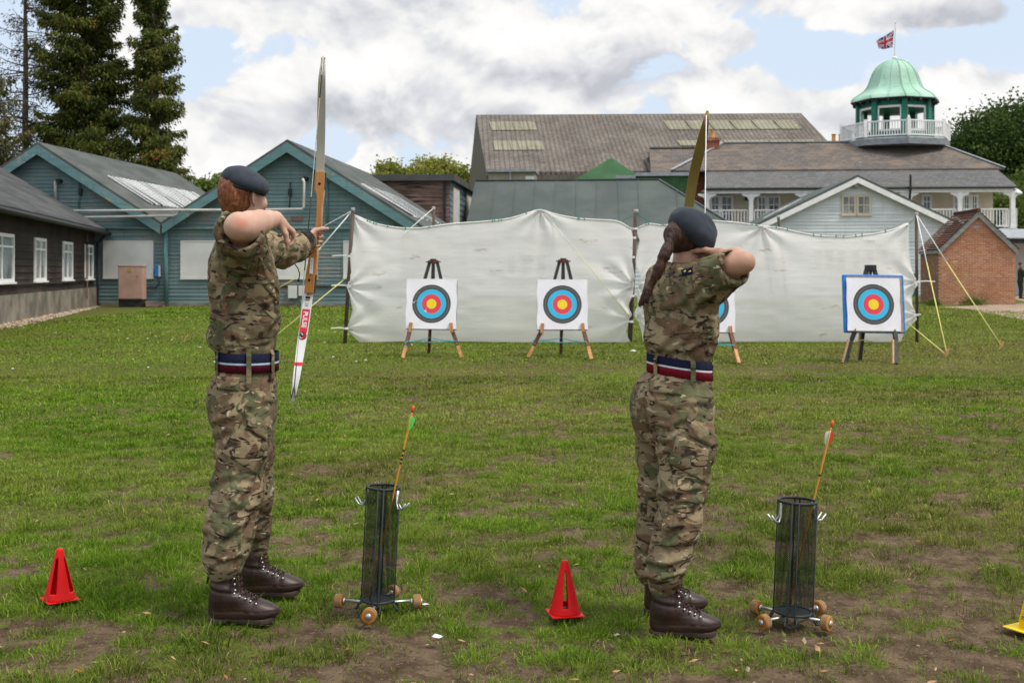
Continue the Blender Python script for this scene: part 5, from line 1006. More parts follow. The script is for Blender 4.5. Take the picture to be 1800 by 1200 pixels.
M_shaft = vary('amber_arrow_shaft', (.42, .17, .02), (.52, .24, .035), 6, .4, 0); M_or = vary('orange_nock', (.85, .10, .02), (.85, .14, .03), 6, .5, 0); M_gfl = vary('lime_vane', (.10, .72, .12), (.16, .82, .20), 6, .5, 0); M_rfl = vary('red_vane', (.66, .07, .03), (.72, .09, .04), 6, .5, 0); M_wfl = vary('white_vane', (.68, .67, .58), (.76, .75, .68), 6, .5, 0)
def arrow(pb, pt, Y0, Y1, vanes, label, band):
    a, b = P(*pb, Y0), P(*pt, Y1); t = thing('arrow', label, 'arrow', a, 0, 'arrows standing in the quivers'); d = b - a; dn = d.normalized(); m = MB(); m.tube([(0, 0, 0), d * .5, d * .985], .0038, 8); m.build('shaft', M_shaft, t, smooth=True)
    m = MB(); m.tube([d - dn * .026, d - dn * .012, d], [.0042, .0058, .0048], 8); m.build('nock', M_or, t, smooth=True)
    e1 = dn.cross(Vector((0, 1, 0))).normalized(); e2 = dn.cross(e1); 
    for mat, an in vanes:
        n = e1 * math.cos(an) + e2 * math.sin(an); m = MB(); base = d - dn * .040; pts = [base, base + n * .0165 - dn * .008, base + n * .0185 - dn * .022, base + n * .012 - dn * .050, base - dn * .072]; m.slab(pts, dn.cross(n) * .0012); m.build('vane', mat, t)
    m = MB(); 
    for q in band: m.tube([d * q, d * (q + .012)], .0041, 8)
    m.build('lettering_band', M_black, t); return t
arrow((650, 1052), (727, 713), 4.62, 4.56, ((M_gfl, 3.3), (M_gfl, 1.5), (M_gfl, 5.0)), 'amber arrow with lime green vanes and orange nock standing in the quiver', (.70, .72, .74, .765))
arrow((1381, 1085), (1464, 739), 4.52, 4.46, ((M_rfl, 3.4), (M_wfl, 1.2), (M_wfl, .1)), 'amber arrow with red and white vanes standing in the quiver', (.72,))

# ---------------------------------------------------------------- cones
def cone(px, py, hpx, label, mat, rot, slots=4, wpx=66, turn=0.0):
    o = G(px, py); s = o.y / F; t = thing('marker_cone', label, 'cone', o, rot, 'marker cones on the grass'); h = hpx * s; r0, r1 = .064 * h / .21, .0125 * h / .21; n = 48; vs = []; fs = []; zs = [0.004, .11, .112, .70, .72, .985, 1.0]
    rows = 26
    def rad(q): return r0 + (r1 - r0) * q
    idx = {}
    for j in range(rows + 1):
        q = j / rows
        for i in range(n): a = 2 * math.pi * i / n; vs.append((rad(q) * math.cos(a), rad(q) * math.sin(a), q * h + .004))
    for j in range(rows):
        q = (j + .5) / rows
        for i in range(n):
            a = (((i + .5) / n + turn / 360) * slots) % 1
            if .16 < q < .80 and abs(a - .5) < (.135 if q < .72 else .135): continue
            fs.append((j * n + i, j * n + (i + 1) % n, (j + 1) * n + (i + 1) % n, (j + 1) * n + i))
    fs.append(tuple(range(rows * n, rows * n + n))); b = mesh_obj('cone_body', vs, fs, mat, t, True); sm = b.modifiers.new('thickness', 'SOLIDIFY'); sm.thickness = .0022; sm.offset = -1
    m = MB(); w = wpx / 2 * s; k = 8
    pl = [(-w, -w), (w, -w), (w, w), (-w, w)]; m.slab([(x, y, .002) for x, y in pl], (0, 0, .004)); m.build('base', mat, t, bevel=.0015); return t
M_cone = vary('red_cone_plastic', (.60, .006, .008), (.66, .009, .011), 12, .5, .04, spec=.2)
cone(105, 1053, 88, 'red slotted marker cone at the lower left, left of the first archer', M_cone, R(38), wpx=54)
cone(993, 1078, 92, 'red slotted marker cone between the two archers', M_cone, R(12), wpx=58, turn=58)
def ycone():
    o = G(1823, 1107); s = o.y / F; t = thing('marker_cone', 'yellow lattice marker cone cut by the right edge of the photo', 'cone', o, R(28), 'marker cones on the grass'); M_y = vary('yellow_cone_plastic', (.72, .46, .004), (.80, .54, .01), 12, .5, .04, spec=.2)
    m = MB(); h = 100 * s; r0, r1 = .062, .016; m.lathe([(r0 + .004, .004), (r0 + .002, .038)], 4, ph=R(45), cap=False); m.lathe([(r0, .004), (r0 - .004, .038)], 4, ph=R(45), cap=False)
    for q in (.30, .46, .62, .78, .94):
        r = (r0 + (r1 - r0) * q) * 1.08; c = [Vector((r * math.cos(R(45 + 90 * j)), r * math.sin(R(45 + 90 * j)), q * h)) for j in range(4)]
        for j in range(4): d = (c[(j + 1) % 4] - c[j]).normalized() * .004; m.beam(c[j] - d, c[(j + 1) % 4] + d, .007, .012)
    for j in range(4):
        for f_ in (0, .33, .67):
            a = Vector((math.cos(R(45 + 90 * j)), math.sin(R(45 + 90 * j)), 0)).lerp(Vector((math.cos(R(135 + 90 * j)), math.sin(R(135 + 90 * j)), 0)), f_); m.beam(a * r0 + Vector((0, 0, .03)), a * r1 + Vector((0, 0, h)), .008, .006, (a.x, a.y, 0))
    m.build('cone_body', M_y, t, bevel=.001); m = MB(); w = 40 * s; m.slab([(-w, -w, .002), (w, -w, .002), (w, w, .002), (-w, w, .002)], (0, 0, .004)); m.build('base', M_y, t)
ycone()
# ---------------------------------------------------------------- litter
def litter():
    m = [vary('fallen_leaf_tan', (.30, .17, .08), (.42, .26, .14), 30, .8, .1), vary('fallen_leaf_rust', (.26, .085, .03), (.38, .14, .045), 30, .8, .1), vary('fallen_leaf_pale', (.26, .21, .14), (.34, .28, .20), 30, .8, .1)]
    b = MB()
    for i in range(200):
        y = 3.7 + 14 * random.random() ** 2.2; x = random.uniform(-.5, .5) * y * 1.05; s = random.uniform(.009, .022); a = random.uniform(0, 6.28); d = Vector((math.cos(a), math.sin(a), random.uniform(-.2, .5))) * s; e = Vector((-math.sin(a), math.cos(a), random.uniform(-.3, .4))) * s * random.uniform(.3, .6); c = Vector((x, y, random.uniform(.004, .028)))
        b.mi = random.choice((0, 0, 0, 1, 1, 2)); b.add([c - d, c - d * .2 + e, c + d, c - d * .1 - e, c + Vector((0, 0, s * .25))], [(0, 1, 4), (1, 2, 4), (2, 3, 4), (3, 0, 4)])
    o = b.build('fallen_leaves', m); tag(o, 'dry brown leaves scattered over the lawn', 'leaves', kind='stuff')
    M_litter = vary('crumpled_white_plastic', (.62, .62, .64), (.74, .74, .75), 20, .4, .4)
    for px, py, s, lab in ((1112, 619, .05, 'crumpled white litter on the grass beside the second archer'), (765, 1126, .024, 'scrap of clear plastic on the soil near the bottom of the photo'), (748, 1068, .016, 'scrap of white litter by the right wheel of the quiver')):
        p = G(px, py); b = MB(); n = 7; b.add([(math.cos(i * 6.28 / n) * s * random.uniform(.5, 1.3), math.sin(i * 6.28 / n) * s * random.uniform(.4, .9), random.uniform(.004, .5 * s)) for i in range(n)] + [(0, 0, s * .7)], [(i, (i + 1) % n, n) for i in range(n)]); o = b.build('litter_scrap', M_litter); o.location = p + Vector((0, 0, .01)); tag(o, lab, 'litter')
    b = MB()
    for i in range(60):
        y = random.uniform(14, 40); x = random.uniform(-.5, .0) * y; b.lathe([(.004, .0), (.02, .012), (.003, .02)], 6, (x, y, random.uniform(.05, .07)))
    o = b.build('daisies', M_boardwhite); tag(o, 'white daisies dotted over the far lawn', 'flowers', kind='stuff')
litter()
# ---------------------------------------------------------------- solid shapes as signed distance fields, meshed with surface nets
A3 = lambda p: np.array(tuple(p), dtype=np.float64)
class Sdf:
    def __init__(s, lo, hi, h):
        s.lo = np.array(lo, float); s.h = h; s.n = np.ceil((np.array(hi) - s.lo) / h).astype(int) + 1
        s.F = np.full(s.n, 1.0, dtype=np.float32); s.ax = [s.lo[i] + h * np.arange(s.n[i]) for i in range(3)]
    def reg(s, lo, hi):
        a = np.clip(np.floor((np.array(lo) - s.lo) / s.h).astype(int), 0, s.n); b = np.clip(np.ceil((np.array(hi) - s.lo) / s.h).astype(int) + 1, 0, s.n)
        sl = tuple(slice(a[i], b[i]) for i in range(3)); X = s.ax[0][sl[0]][:, None, None]; Y = s.ax[1][sl[1]][None, :, None]; Z = s.ax[2][sl[2]][None, None, :]; return sl, X, Y, Z
    def put(s, sl, d, k, sub=False, inter=False):
        f = s.F[sl]
        if f.size == 0: return
        d = d.astype(np.float32)
        if sub or inter:
            g = -d if sub else d; h = np.maximum(k - np.abs(f - g), 0) / k if k > 0 else 0; s.F[sl] = np.maximum(f, g) + (h * h * k / 4 if k > 0 else 0)
        else:
            h = np.maximum(k - np.abs(f - d), 0) / k if k > 0 else 0; s.F[sl] = np.minimum(f, d) - (h * h * k / 4 if k > 0 else 0)
    def cone(s, a, b, ra, rb=None, k=.02, w=None, fw=1.0, sub=False):
        a, b = A3(a), A3(b); rb = ra if rb is None else rb; m = max(ra, rb) * max(1, fw) + k + 2 * s.h
        sl, X, Y, Z = s.reg(np.minimum(a, b) - m, np.maximum(a, b) + m); d = b - a; L2 = max(d @ d, 1e-12)
        px, py, pz = X - a[0], Y - a[1], Z - a[2]; t = np.clip((px * d[0] + py * d[1] + pz * d[2]) / L2, 0, 1)
        qx, qy, qz = px - t * d[0], py - t * d[1], pz - t * d[2]; q2 = qx * qx + qy * qy + qz * qz
        if w is not None: w = A3(w); w = w / np.linalg.norm(w); c = qx * w[0] + qy * w[1] + qz * w[2]; q2 = q2 + c * c * (1 / fw ** 2 - 1)
        s.put(sl, np.sqrt(np.maximum(q2, 0)) - (ra + (rb - ra) * t), k, sub)
    def chain(s, pts, rs, k=.02, **kw):
        for i in range(len(pts) - 1): s.cone(pts[i], pts[i + 1], rs[i], rs[i + 1], k, **kw)
    def ell(s, c, r, axes=None, k=.02, sub=False):
        c = A3(c); m = max(r) + k + 2 * s.h; sl, X, Y, Z = s.reg(c - m, c + m); px, py, pz = X - c[0], Y - c[1], Z - c[2]; q = 0
        axes = axes or ((1, 0, 0), (0, 1, 0), (0, 0, 1))
        for a, rr in zip(axes, r): a = A3(a); a = a / np.linalg.norm(a); u = (px * a[0] + py * a[1] + pz * a[2]) / rr; q = q + u * u
        s.put(sl, (np.sqrt(q) - 1) * min(r), k, sub)
    def loft(s, sl_, yaw=0.0, k=.03, ex=2.2):
        """slices (cx, cy, z, r_front, r_side) from bottom to top"""
        z = [q[2] for q in sl_]; R_ = max(max(q[3], q[4]) for q in sl_) + k + .02; lo = [min(q[0] for q in sl_) - R_, min(q[1] for q in sl_) - R_, z[0] - k]; hi = [max(q[0] for q in sl_) + R_, max(q[1] for q in sl_) + R_, z[-1] + k]
        sl, X, Y, Z = s.reg(lo, hi); zz = Z.ravel(); f = [np.interp(zz, z, [q[i] for q in sl_])[None, None, :] for i in (0, 1, 3, 4)]
        px, py = X - f[0], Y - f[1]; c, n = math.cos(yaw), math.sin(yaw); u = np.abs(px * c + py * n) / f[2]; v = np.abs(-px * n + py * c) / f[3]
        d = ((u ** ex + v ** ex) ** (1 / ex) - 1) * np.minimum(f[2], f[3]); d = np.maximum(d, np.maximum(Z - z[-1], z[0] - Z)); s.put(sl, d, k)
    def half(s, p, n, k=.01, lo=None, hi=None):          # keep the side the normal points away from
        p, n = A3(p), A3(n); n = n / np.linalg.norm(n); sl, X, Y, Z = s.reg(s.lo if lo is None else lo, s.lo + s.n * s.h if hi is None else hi); s.put(sl, (X - p[0]) * n[0] + (Y - p[1]) * n[1] + (Z - p[2]) * n[2], k, inter=True)
    def mesh(s):
        F_ = s.F; n = np.array(F_.shape); ins = F_ < 0; cnt = np.zeros(n - 1, np.int8)
        for dx in (0, 1):
            for dy in (0, 1):
                for dz in (0, 1): cnt += ins[dx:n[0] - 1 + dx, dy:n[1] - 1 + dy, dz:n[2] - 1 + dz]
        ijk = np.argwhere((cnt > 0) & (cnt < 8)); N = len(ijk); idx = np.full(n - 1, -1, np.int32); idx[ijk[:, 0], ijk[:, 1], ijk[:, 2]] = np.arange(N)
        cor = np.array([(x, y, z) for x in (0, 1) for y in (0, 1) for z in (0, 1)]); val = np.stack([F_[ijk[:, 0] + c[0], ijk[:, 1] + c[1], ijk[:, 2] + c[2]] for c in cor], 1).astype(float); acc = np.zeros((N, 3)); wt = np.zeros(N)
        for a in range(8):
            for b in range(a + 1, 8):
                if np.abs(cor[a] - cor[b]).sum() != 1: continue
                fa, fb = np.clip(val[:, a], -.1, s.h), np.clip(val[:, b], -.1, s.h); m = (fa < 0) != (fb < 0); t = np.where(m, fa / np.where(m, fa - fb, 1), 0); p = cor[a] + t[:, None] * (cor[b] - cor[a]); acc += p * m[:, None]; wt += m
        v = s.lo + (ijk + acc / wt[:, None]) * s.h; quads = []
        for ax in range(3):
            o1, o2 = (ax + 1) % 3, (ax + 2) % 3; sa = [slice(None)] * 3; sb = [slice(None)] * 3; sa[ax] = slice(0, -1); sb[ax] = slice(1, None); A, B = ins[tuple(sa)], ins[tuple(sb)]; e = np.argwhere(A != B); e = e[(e[:, o1] > 0) & (e[:, o2] > 0) & (e[:, o1] < n[o1] - 1) & (e[:, o2] < n[o2] - 1)]
            fl = A[e[:, 0], e[:, 1], e[:, 2]]; c = []
            for d1, d2 in ((1, 1), (0, 1), (0, 0), (1, 0)): q = e.copy(); q[:, o1] -= d1; q[:, o2] -= d2; c.append(idx[q[:, 0], q[:, 1], q[:, 2]])
            q = np.stack(c, 1); q[~fl] = q[~fl][:, ::-1]; quads.append(q)
        return v, np.concatenate(quads)
def vnormals(v, f):
    n = np.cross(v[f[:, 2]] - v[f[:, 0]], v[f[:, 3]] - v[f[:, 1]]); o = np.zeros_like(v)
    for i in range(4): np.add.at(o, f[:, i], n)
    return o / (np.linalg.norm(o, axis=1, keepdims=True) + 1e-12)
def relax(v, f, it=2, lam=.5):
    for _ in range(it):
        a = np.zeros_like(v); c = np.zeros(len(v))
        for i in range(4):
            np.add.at(a, f[:, i], v[f[:, (i + 1) % 4]] + v[f[:, (i - 1) % 4]]); np.add.at(c, f[:, i], 2)
        v = v + lam * (a / c[:, None] - v)
    return v
def polydist(px, py, poly):                       # signed distance to a polygon, negative inside
    d = np.full(len(px), 1e9); ins = np.zeros(len(px), bool); n = len(poly)
    for i in range(n):
        (x0, y0), (x1, y1) = poly[i], poly[(i + 1) % n]; ex, ey = x1 - x0, y1 - y0; t = np.clip(((px - x0) * ex + (py - y0) * ey) / (ex * ex + ey * ey), 0, 1); d = np.minimum(d, np.hypot(px - x0 - t * ex, py - y0 - t * ey))
        c = ((y0 > py) != (y1 > py)); xx = x0 + (py - y0) * ex / (ey if abs(ey) > 1e-9 else 1e-9); ins ^= c & (px < xx)
    return np.where(ins, -d, d)
def polyline(px, py, pts):
    d = np.full(len(px), 1e9)
    for (x0, y0), (x1, y1) in zip(pts[:-1], pts[1:]): ex, ey = x1 - x0, y1 - y0; t = np.clip(((px - x0) * ex + (py - y0) * ey) / (ex * ex + ey * ey), 0, 1); d = np.minimum(d, np.hypot(px - x0 - t * ex, py - y0 - t * ey))
    return d
def cloth(v, f, O, panels=(), seams=(), folds=(), amp=1.0, seed=0):
    """tailoring on a garment: raised panels, seams and creases on the side that faces the photographer, then loose folds all over"""
    v = relax(v, f, 2); n = vnormals(v, f); w = v + np.array(O); px = 900 + F * w[:, 0] / w[:, 1]; py = HZ - F * (w[:, 2] - CH) / w[:, 1]; near = np.clip(-n[:, 1] * 2 + .5, 0, 1); h = np.zeros(len(v))
    for poly, ht in panels: d = polydist(px, py, poly); h += near * ht * (1 - sstep(d, -1.2, 1.6)) - near * .0025 * np.exp(-((d - 1.0) / 1.1) ** 2)
    for pts, dep in seams: d = polyline(px, py, pts); h -= near * dep * np.exp(-(d / 1.5) ** 2)
    for pts, ht, wd in folds:                     # a soft ridge with a furrow along its lower side
        d = polyline(px, py, pts); d2 = polyline(px, py, [(x + wd * .5, y + wd * .9) for x, y in pts]); h += near * (ht * np.exp(-(d / wd) ** 2) - ht * .9 * np.exp(-(d2 / wd) ** 2))
    q = v + .03 * np.stack([vnoise(v * 6, seed + 40), vnoise(v * 6, seed + 41), vnoise(v * 6, seed + 42)], 1)
    r1 = 1 - np.abs(vnoise(q * np.array([6, 6, 13]), seed)) * 2; r2 = 1 - np.abs(vnoise(q @ np.array([[.8, 0, .6], [0, 1, 0], [-.6, 0, .8]]) * np.array([9, 9, 24]), seed + 1)) * 2
    h += amp * (.0040 * r1 * (.4 + .6 * vnoise(v * 3, seed + 3)) + .0022 * r2 + .0012 * vnoise(v * 45, seed + 2)); return v + n * h[:, None]
from mathutils.bvhtree import BVHTree
def patch(name, ob, O, quad, mat, parent, off=.007, thick=.004, n=14):
    """a sewn-on pocket or flap: lies on the garment, follows its folds"""
    me = ob.data; bv = BVHTree.FromPolygons([tuple(v.co) for v in me.vertices], [tuple(p.vertices) for p in me.polygons]); eye = Vector((0, 0, CH)) - Vector(O); vs = []
    for j in range(n + 1):
        for i in range(n + 1):
            s_, t_ = i / n, j / n; a = Vector(quad[0]).lerp(Vector(quad[1]), s_); b = Vector(quad[3]).lerp(Vector(quad[2]), s_); q = a.lerp(b, t_); d = Vector(((q.x - 900) / F, 1, (HZ - q.y) / F)).normalized(); hit = bv.ray_cast(eye, d)
            if hit[0] is None: return None
            e = min(s_, 1 - s_, t_, 1 - t_) * 6; vs.append(hit[0] - d * (off * (.72 + .28 * min(1, e))))
    v = np.array([tuple(p) for p in vs]); f = np.array([(j * (n + 1) + i, j * (n + 1) + i + 1, (j + 1) * (n + 1) + i + 1, (j + 1) * (n + 1) + i) for j in range(n) for i in range(n)]); g = v.reshape(n + 1, n + 1, 3).copy()
    for _ in range(3): g[1:-1, 1:-1] = .5 * g[1:-1, 1:-1] + .125 * (g[:-2, 1:-1] + g[2:, 1:-1] + g[1:-1, :-2] + g[1:-1, 2:])
    for k in (0, -1): g[k, 1:-1] = .5 * g[k, 1:-1] + .25 * (g[k, :-2] + g[k, 2:]); g[1:-1, k] = .5 * g[1:-1, k] + .25 * (g[:-2, k] + g[2:, k])
    v = g.reshape(-1, 3); o = mesh_obj(name, v, f, mat, parent, True); sm = o.modifiers.new('thickness', 'SOLIDIFY'); sm.thickness = thick; sm.offset = -1 if np.cross(v[1] - v[0], v[n + 1] - v[0])[1] < 0 else 1; return o
def sk(name, s, mat, parent, it=1, fn=None):
    v, f = s.mesh(); v = fn(v, f) if fn else relax(v, f, it); return mesh_obj(name, v, f, mat, parent, smooth=True)

def camo(name, seed, shift=0.0):
    k = NM(name); base = k.co((1, 1, 1), loc=(seed * 3.1, seed * 1.7, seed)); w = k.co((1, 1, 1.55), loc=(seed, seed * 2, -seed), rot=(0, R(14), 0)); w2 = k.co((1.25, 1.25, 1.2), loc=(-seed, 0, seed * 2), rot=(0, R(-38), 0)); w3 = k.co((.85, .85, 2.3), loc=(seed * 2, seed, 0), rot=(0, R(22), 0))
    g = lambda c: tuple(max(0, x * (1 + shift)) for x in c)
    c = k.mix(k.step(k.noise(w, 6, 2, .4, .8), .42, .58), g((.29, .225, .135)), g((.215, .165, .095)))
    c = k.mix(k.step(k.noise(w2, 7.5, 2.5, .45, 1.0), .525, .54), c, k.mix(k.step(k.noise(base, 5, 2), .4, .6), g((.082, .085, .040)), g((.122, .120, .062))))
    c = k.mix(k.step(k.noise(w, 8.5, 2.5, .45, 1.3), .545, .556), c, k.mix(k.step(k.noise(base, 7, 2), .4, .6), g((.125, .075, .042)), g((.165, .105, .062))))
    c = k.mix(k.step(k.noise(w3, 10.5, 2.6, .5, 2.2), .585, .595), c, g((.034, .020, .015)))
    c = k.mix(k.step(k.noise(w3, 15, 2.0, .45, 1.2), .675, .685), c, g((.46, .40, .265)))
    wv = k.noise(k.co(), 420, 2); fine = k.noise(k.co((1, 1, 1.8)), 38, 4, .6)
    c = k.mix(k.math('MULTIPLY', k.step(fine, .35, .7), .12), c, (.36, .32, .24))
    return k.out(c, .92, k.bump(wv, .12, .001, k.bump(fine, .35, .006)), .12)
M_camo = camo('camouflage_cloth', 1.0, -.12); M_camo2 = camo('camouflage_cloth_faded', 2.3, -.10); M_camotr = camo('camouflage_trouser_cloth', 4.1, -.16); M_camotr2 = camo('camouflage_trouser_cloth_tan', 5.7, -.06); M_camotr3 = camo('camouflage_pocket_cloth', 8.3, -.10); M_camo3 = camo('camouflage_jacket_pocket', 9.9, .0)
def skinmat(name, c1, c2, red=None):
    k = NM(name); c = k.mix(k.step(k.noise(k.co(), 9, 4), .35, .65), c1, c2); c = k.mix(k.math('MULTIPLY', k.step(k.noise(k.co(), 60, 3), .5, .75), .22), c, (.50, .20, .14))
    for pt, rr, am in (red or ()):
        n = k.nt.nodes.new('ShaderNodeVectorMath'); n.operation = 'DISTANCE'; k.set(n.inputs[0], k.co()); n.inputs[1].default_value = tuple(pt); d = k.math('ADD', n.outputs['Value'], k.math('MULTIPLY', k.math('SUBTRACT', k.noise(k.co(), 45, 4), .5), rr * 1.2)); c = k.mix(k.math('MULTIPLY', k.step(d, rr, rr * .2), am), c, (.52, .15, .10))
    k.out(c, .55, k.bump(k.noise(k.co(), 220, 3), .12, .001), .35); k.b.inputs['Subsurface Weight'].default_value = .12; k.b.inputs['Subsurface Radius'].default_value = (.012, .005, .003); k.b.inputs['Subsurface Scale'].default_value = 1.0; return k.m
def hairmat(name, c1, c2, c3, stretch, rough=.5):
    k = NM(name); v = k.co(stretch); f = k.noise(v, 30, 5, .65, .3); c = k.ramp(f, [(.25, c1), (.5, c2), (.75, c3)]); return k.out(c, rough, k.bump(k.noise(v, 70, 4, .6), .8, .006), .35)
M_beret = NM('blue_grey_felt')
def _():
    k = M_beret; c = k.mix(k.step(k.noise(k.co(), 14, 5), .3, .7), (.027, .033, .045), (.040, .047, .061)); c = k.mix(k.math('MULTIPLY', k.step(k.noise(k.co(), 160, 3), .5, .8), .3), c, (.055, .06, .072)); k.out(c, .95, k.bump(k.noise(k.co(), 300, 3), .35, .002, k.bump(k.noise(k.co(), 16, 3), .2, .01)), .1); k.b.inputs['Sheen Weight'].default_value = .06; return k.m
M_beret = _()
M_leather = NM('dark_brown_leather')
def _():
    k = M_leather; c = k.mix(k.step(k.noise(k.co(), 10, 5), .35, .68), (.022, .0105, .0085), (.042, .020, .015)); c = k.mix(k.math('MULTIPLY', k.step(k.noise(k.co(), 26, 5, .7), .6, .8), .5), c, (.085, .05, .035)); return k.out(c, k.math('ADD', .33, k.math('MULTIPLY', k.noise(k.co(), 18, 4), .25)), k.bump(k.noise(k.co(), 150, 4), .12, .002, k.bump(k.noise(k.co((1, 1, 2)), 22, 3), .25, .008)), .4)
M_leather = _()
M_sole = vary('brown_rubber_sole', (.030, .020, .016), (.060, .043, .034), 14, .8, .3); M_lace = vary('brown_lace', (.030, .014, .011), (.05, .025, .02), 50, .8, .1); M_strap = vary('black_webbing', (.012, .012, .013), (.022, .022, .023), 40, .7, .2)
M_navy = vary('navy_webbing', (.010, .011, .028), (.015, .016, .038), 90, .9, .2, spec=.05); M_sky = vary('pale_blue_webbing', (.32, .45, .55), (.40, .52, .60), 90, .85, .1); M_maroon = vary('maroon_webbing', (.075, .008, .018), (.10, .012, .024), 90, .9, .2, spec=.05); M_silverline = vary('silver_grey_webbing', (.50, .52, .54), (.58, .6, .62), 90, .85, .1); M_redweb = vary('crimson_webbing', (.16, .010, .020), (.20, .016, .028), 90, .9, .2, spec=.05)

def hand(s, wrist, d, n, side, curl, spread=0.0, thumb=None, sc=1.0, k=.007, wr=.028):
    """palm, four unequal fingers and a thumb; d points to the knuckles, n is the way the fingers close, side is the thumb's side"""
    wrist, d, n, side = Vector(wrist), Vector(d).normalized(), Vector(n), Vector(side); n = (n - d * n.dot(d)).normalized(); side = (side - d * side.dot(d) - n * side.dot(n)).normalized()
    s.cone(wrist, wrist + d * .03 * sc, wr, .026 * sc, .015, w=side, fw=1.15)
    for q, l in ((.024, .088), (.008, .092), (-.009, .088), (-.025, .080)): s.cone(wrist + d * .02 * sc + side * q * .7 * sc, wrist + d * l * sc + side * q * sc, .0155 * sc, .0115 * sc, .012)
    for i, (q, l, fl, r) in enumerate(((.029, .086, .070, .0088), (.0095, .092, .079, .0091), (-.010, .088, .073, .0087), (-.028, .078, .057, .0077))):
        p = wrist + d * l * sc + side * q * sc; a = 0; sp = side * spread * (1.5 - i) * .3
        for j, fr_ in enumerate((.46, .30, .24)):
            c = curl[i] if isinstance(curl[0], (list, tuple)) else curl; a += R(c[j]); dirv = (d * math.cos(a) + n * math.sin(a) + sp * (.6 if j == 0 else .2)).normalized(); e = p + dirv * fl * fr_ * sc; s.cone(p, e, r * sc * (1 - .07 * j), r * sc * (.94 - .09 * j), .004); p = e
    p = wrist + d * .022 * sc + side * .020 * sc + n * .008 * sc; t = thumb or ((.55, .75, .35), (.85, .35, .35), (.9, .1, .4)); r = (.0155, .0115, .0102, .0085)
    for j, l in enumerate((.042, .034, .027)): dv = (d * t[j][0] + side * t[j][1] + n * t[j][2]).normalized(); e = p + dv * l * sc; s.cone(p, e, r[j] * sc, r[j + 1] * sc, .008); p = e
def headshape(s, c, f, sc=1.0, tilt=0.0):
    """a head with brow, sockets, nose, lips, chin, cheeks and ears; f is the way it faces"""
    c, f = Vector(c), Vector(f).normalized(); up = Vector((0, 0, 1)); r = f.cross(up).normalized(); u = r.cross(f); u = (u + r * tilt).normalized(); r = f.cross(u).normalized(); X = lambda a, b, z: c + (f * a + r * b + u * z) * sc; ax = (f, r, u); e = lambda p, rad, k=.02, sub=False: s.ell(p, [q * sc for q in rad], ax, k * sc, sub)
    e(X(-.012, 0, .028), (.098, .077, .098)); e(X(.030, 0, -.022), (.066, .062, .088), .03); s.cone(X(-.005, .052, -.055), X(.062, .018, -.098), .022 * sc, .02 * sc, .025); s.cone(X(-.005, -.052, -.055), X(.062, -.018, -.098), .022 * sc, .02 * sc, .025); e(X(.072, 0, -.100), (.02, .024, .018))
    s.cone(X(.075, .03, .022), X(.082, 0, .024), .014 * sc, .014 * sc, .018); s.cone(X(.075, -.03, .022), X(.082, 0, .024), .014 * sc, .014 * sc, .018); s.cone(X(.088, 0, .012), X(.112, 0, -.028), .008 * sc, .0105 * sc, .012); 
    for q in (-1, 1): e(X(.098, q * .012, -.031), (.011, .009, .008), .008); e(X(.060, q * .042, -.028), (.024, .022, .022), .03); e(X(.094, q * .032, .006), (.016, .018, .011), .012, True); e(X(.073, q * .031, .005), (.013, .013, .012), .004)
    e(X(.090, 0, -.058), (.010, .024, .0065), .008); e(X(.087, 0, -.070), (.010, .021, .007), .008); s.cone(X(.101, -.018, -.0635), X(.101, .018, -.0635), .0022, .0022, .003, sub=True)
    for q in (-1, 1): s.ell(X(-.012, q * .090, -.004), (.024 * sc, .0062 * sc, .034 * sc), ((f - r * .75 * q), (r * q + f * .75), (u + f * -.15)), .003); s.ell(X(-.006, q * .098, -.002), (.012 * sc, .005 * sc, .020 * sc), ((f - r * .75 * q), (r * q + f * .75), u), .003, True); e(X(-.006, q * .079, -.032), (.008, .006, .009), .006)
    return X, (f, r, u)
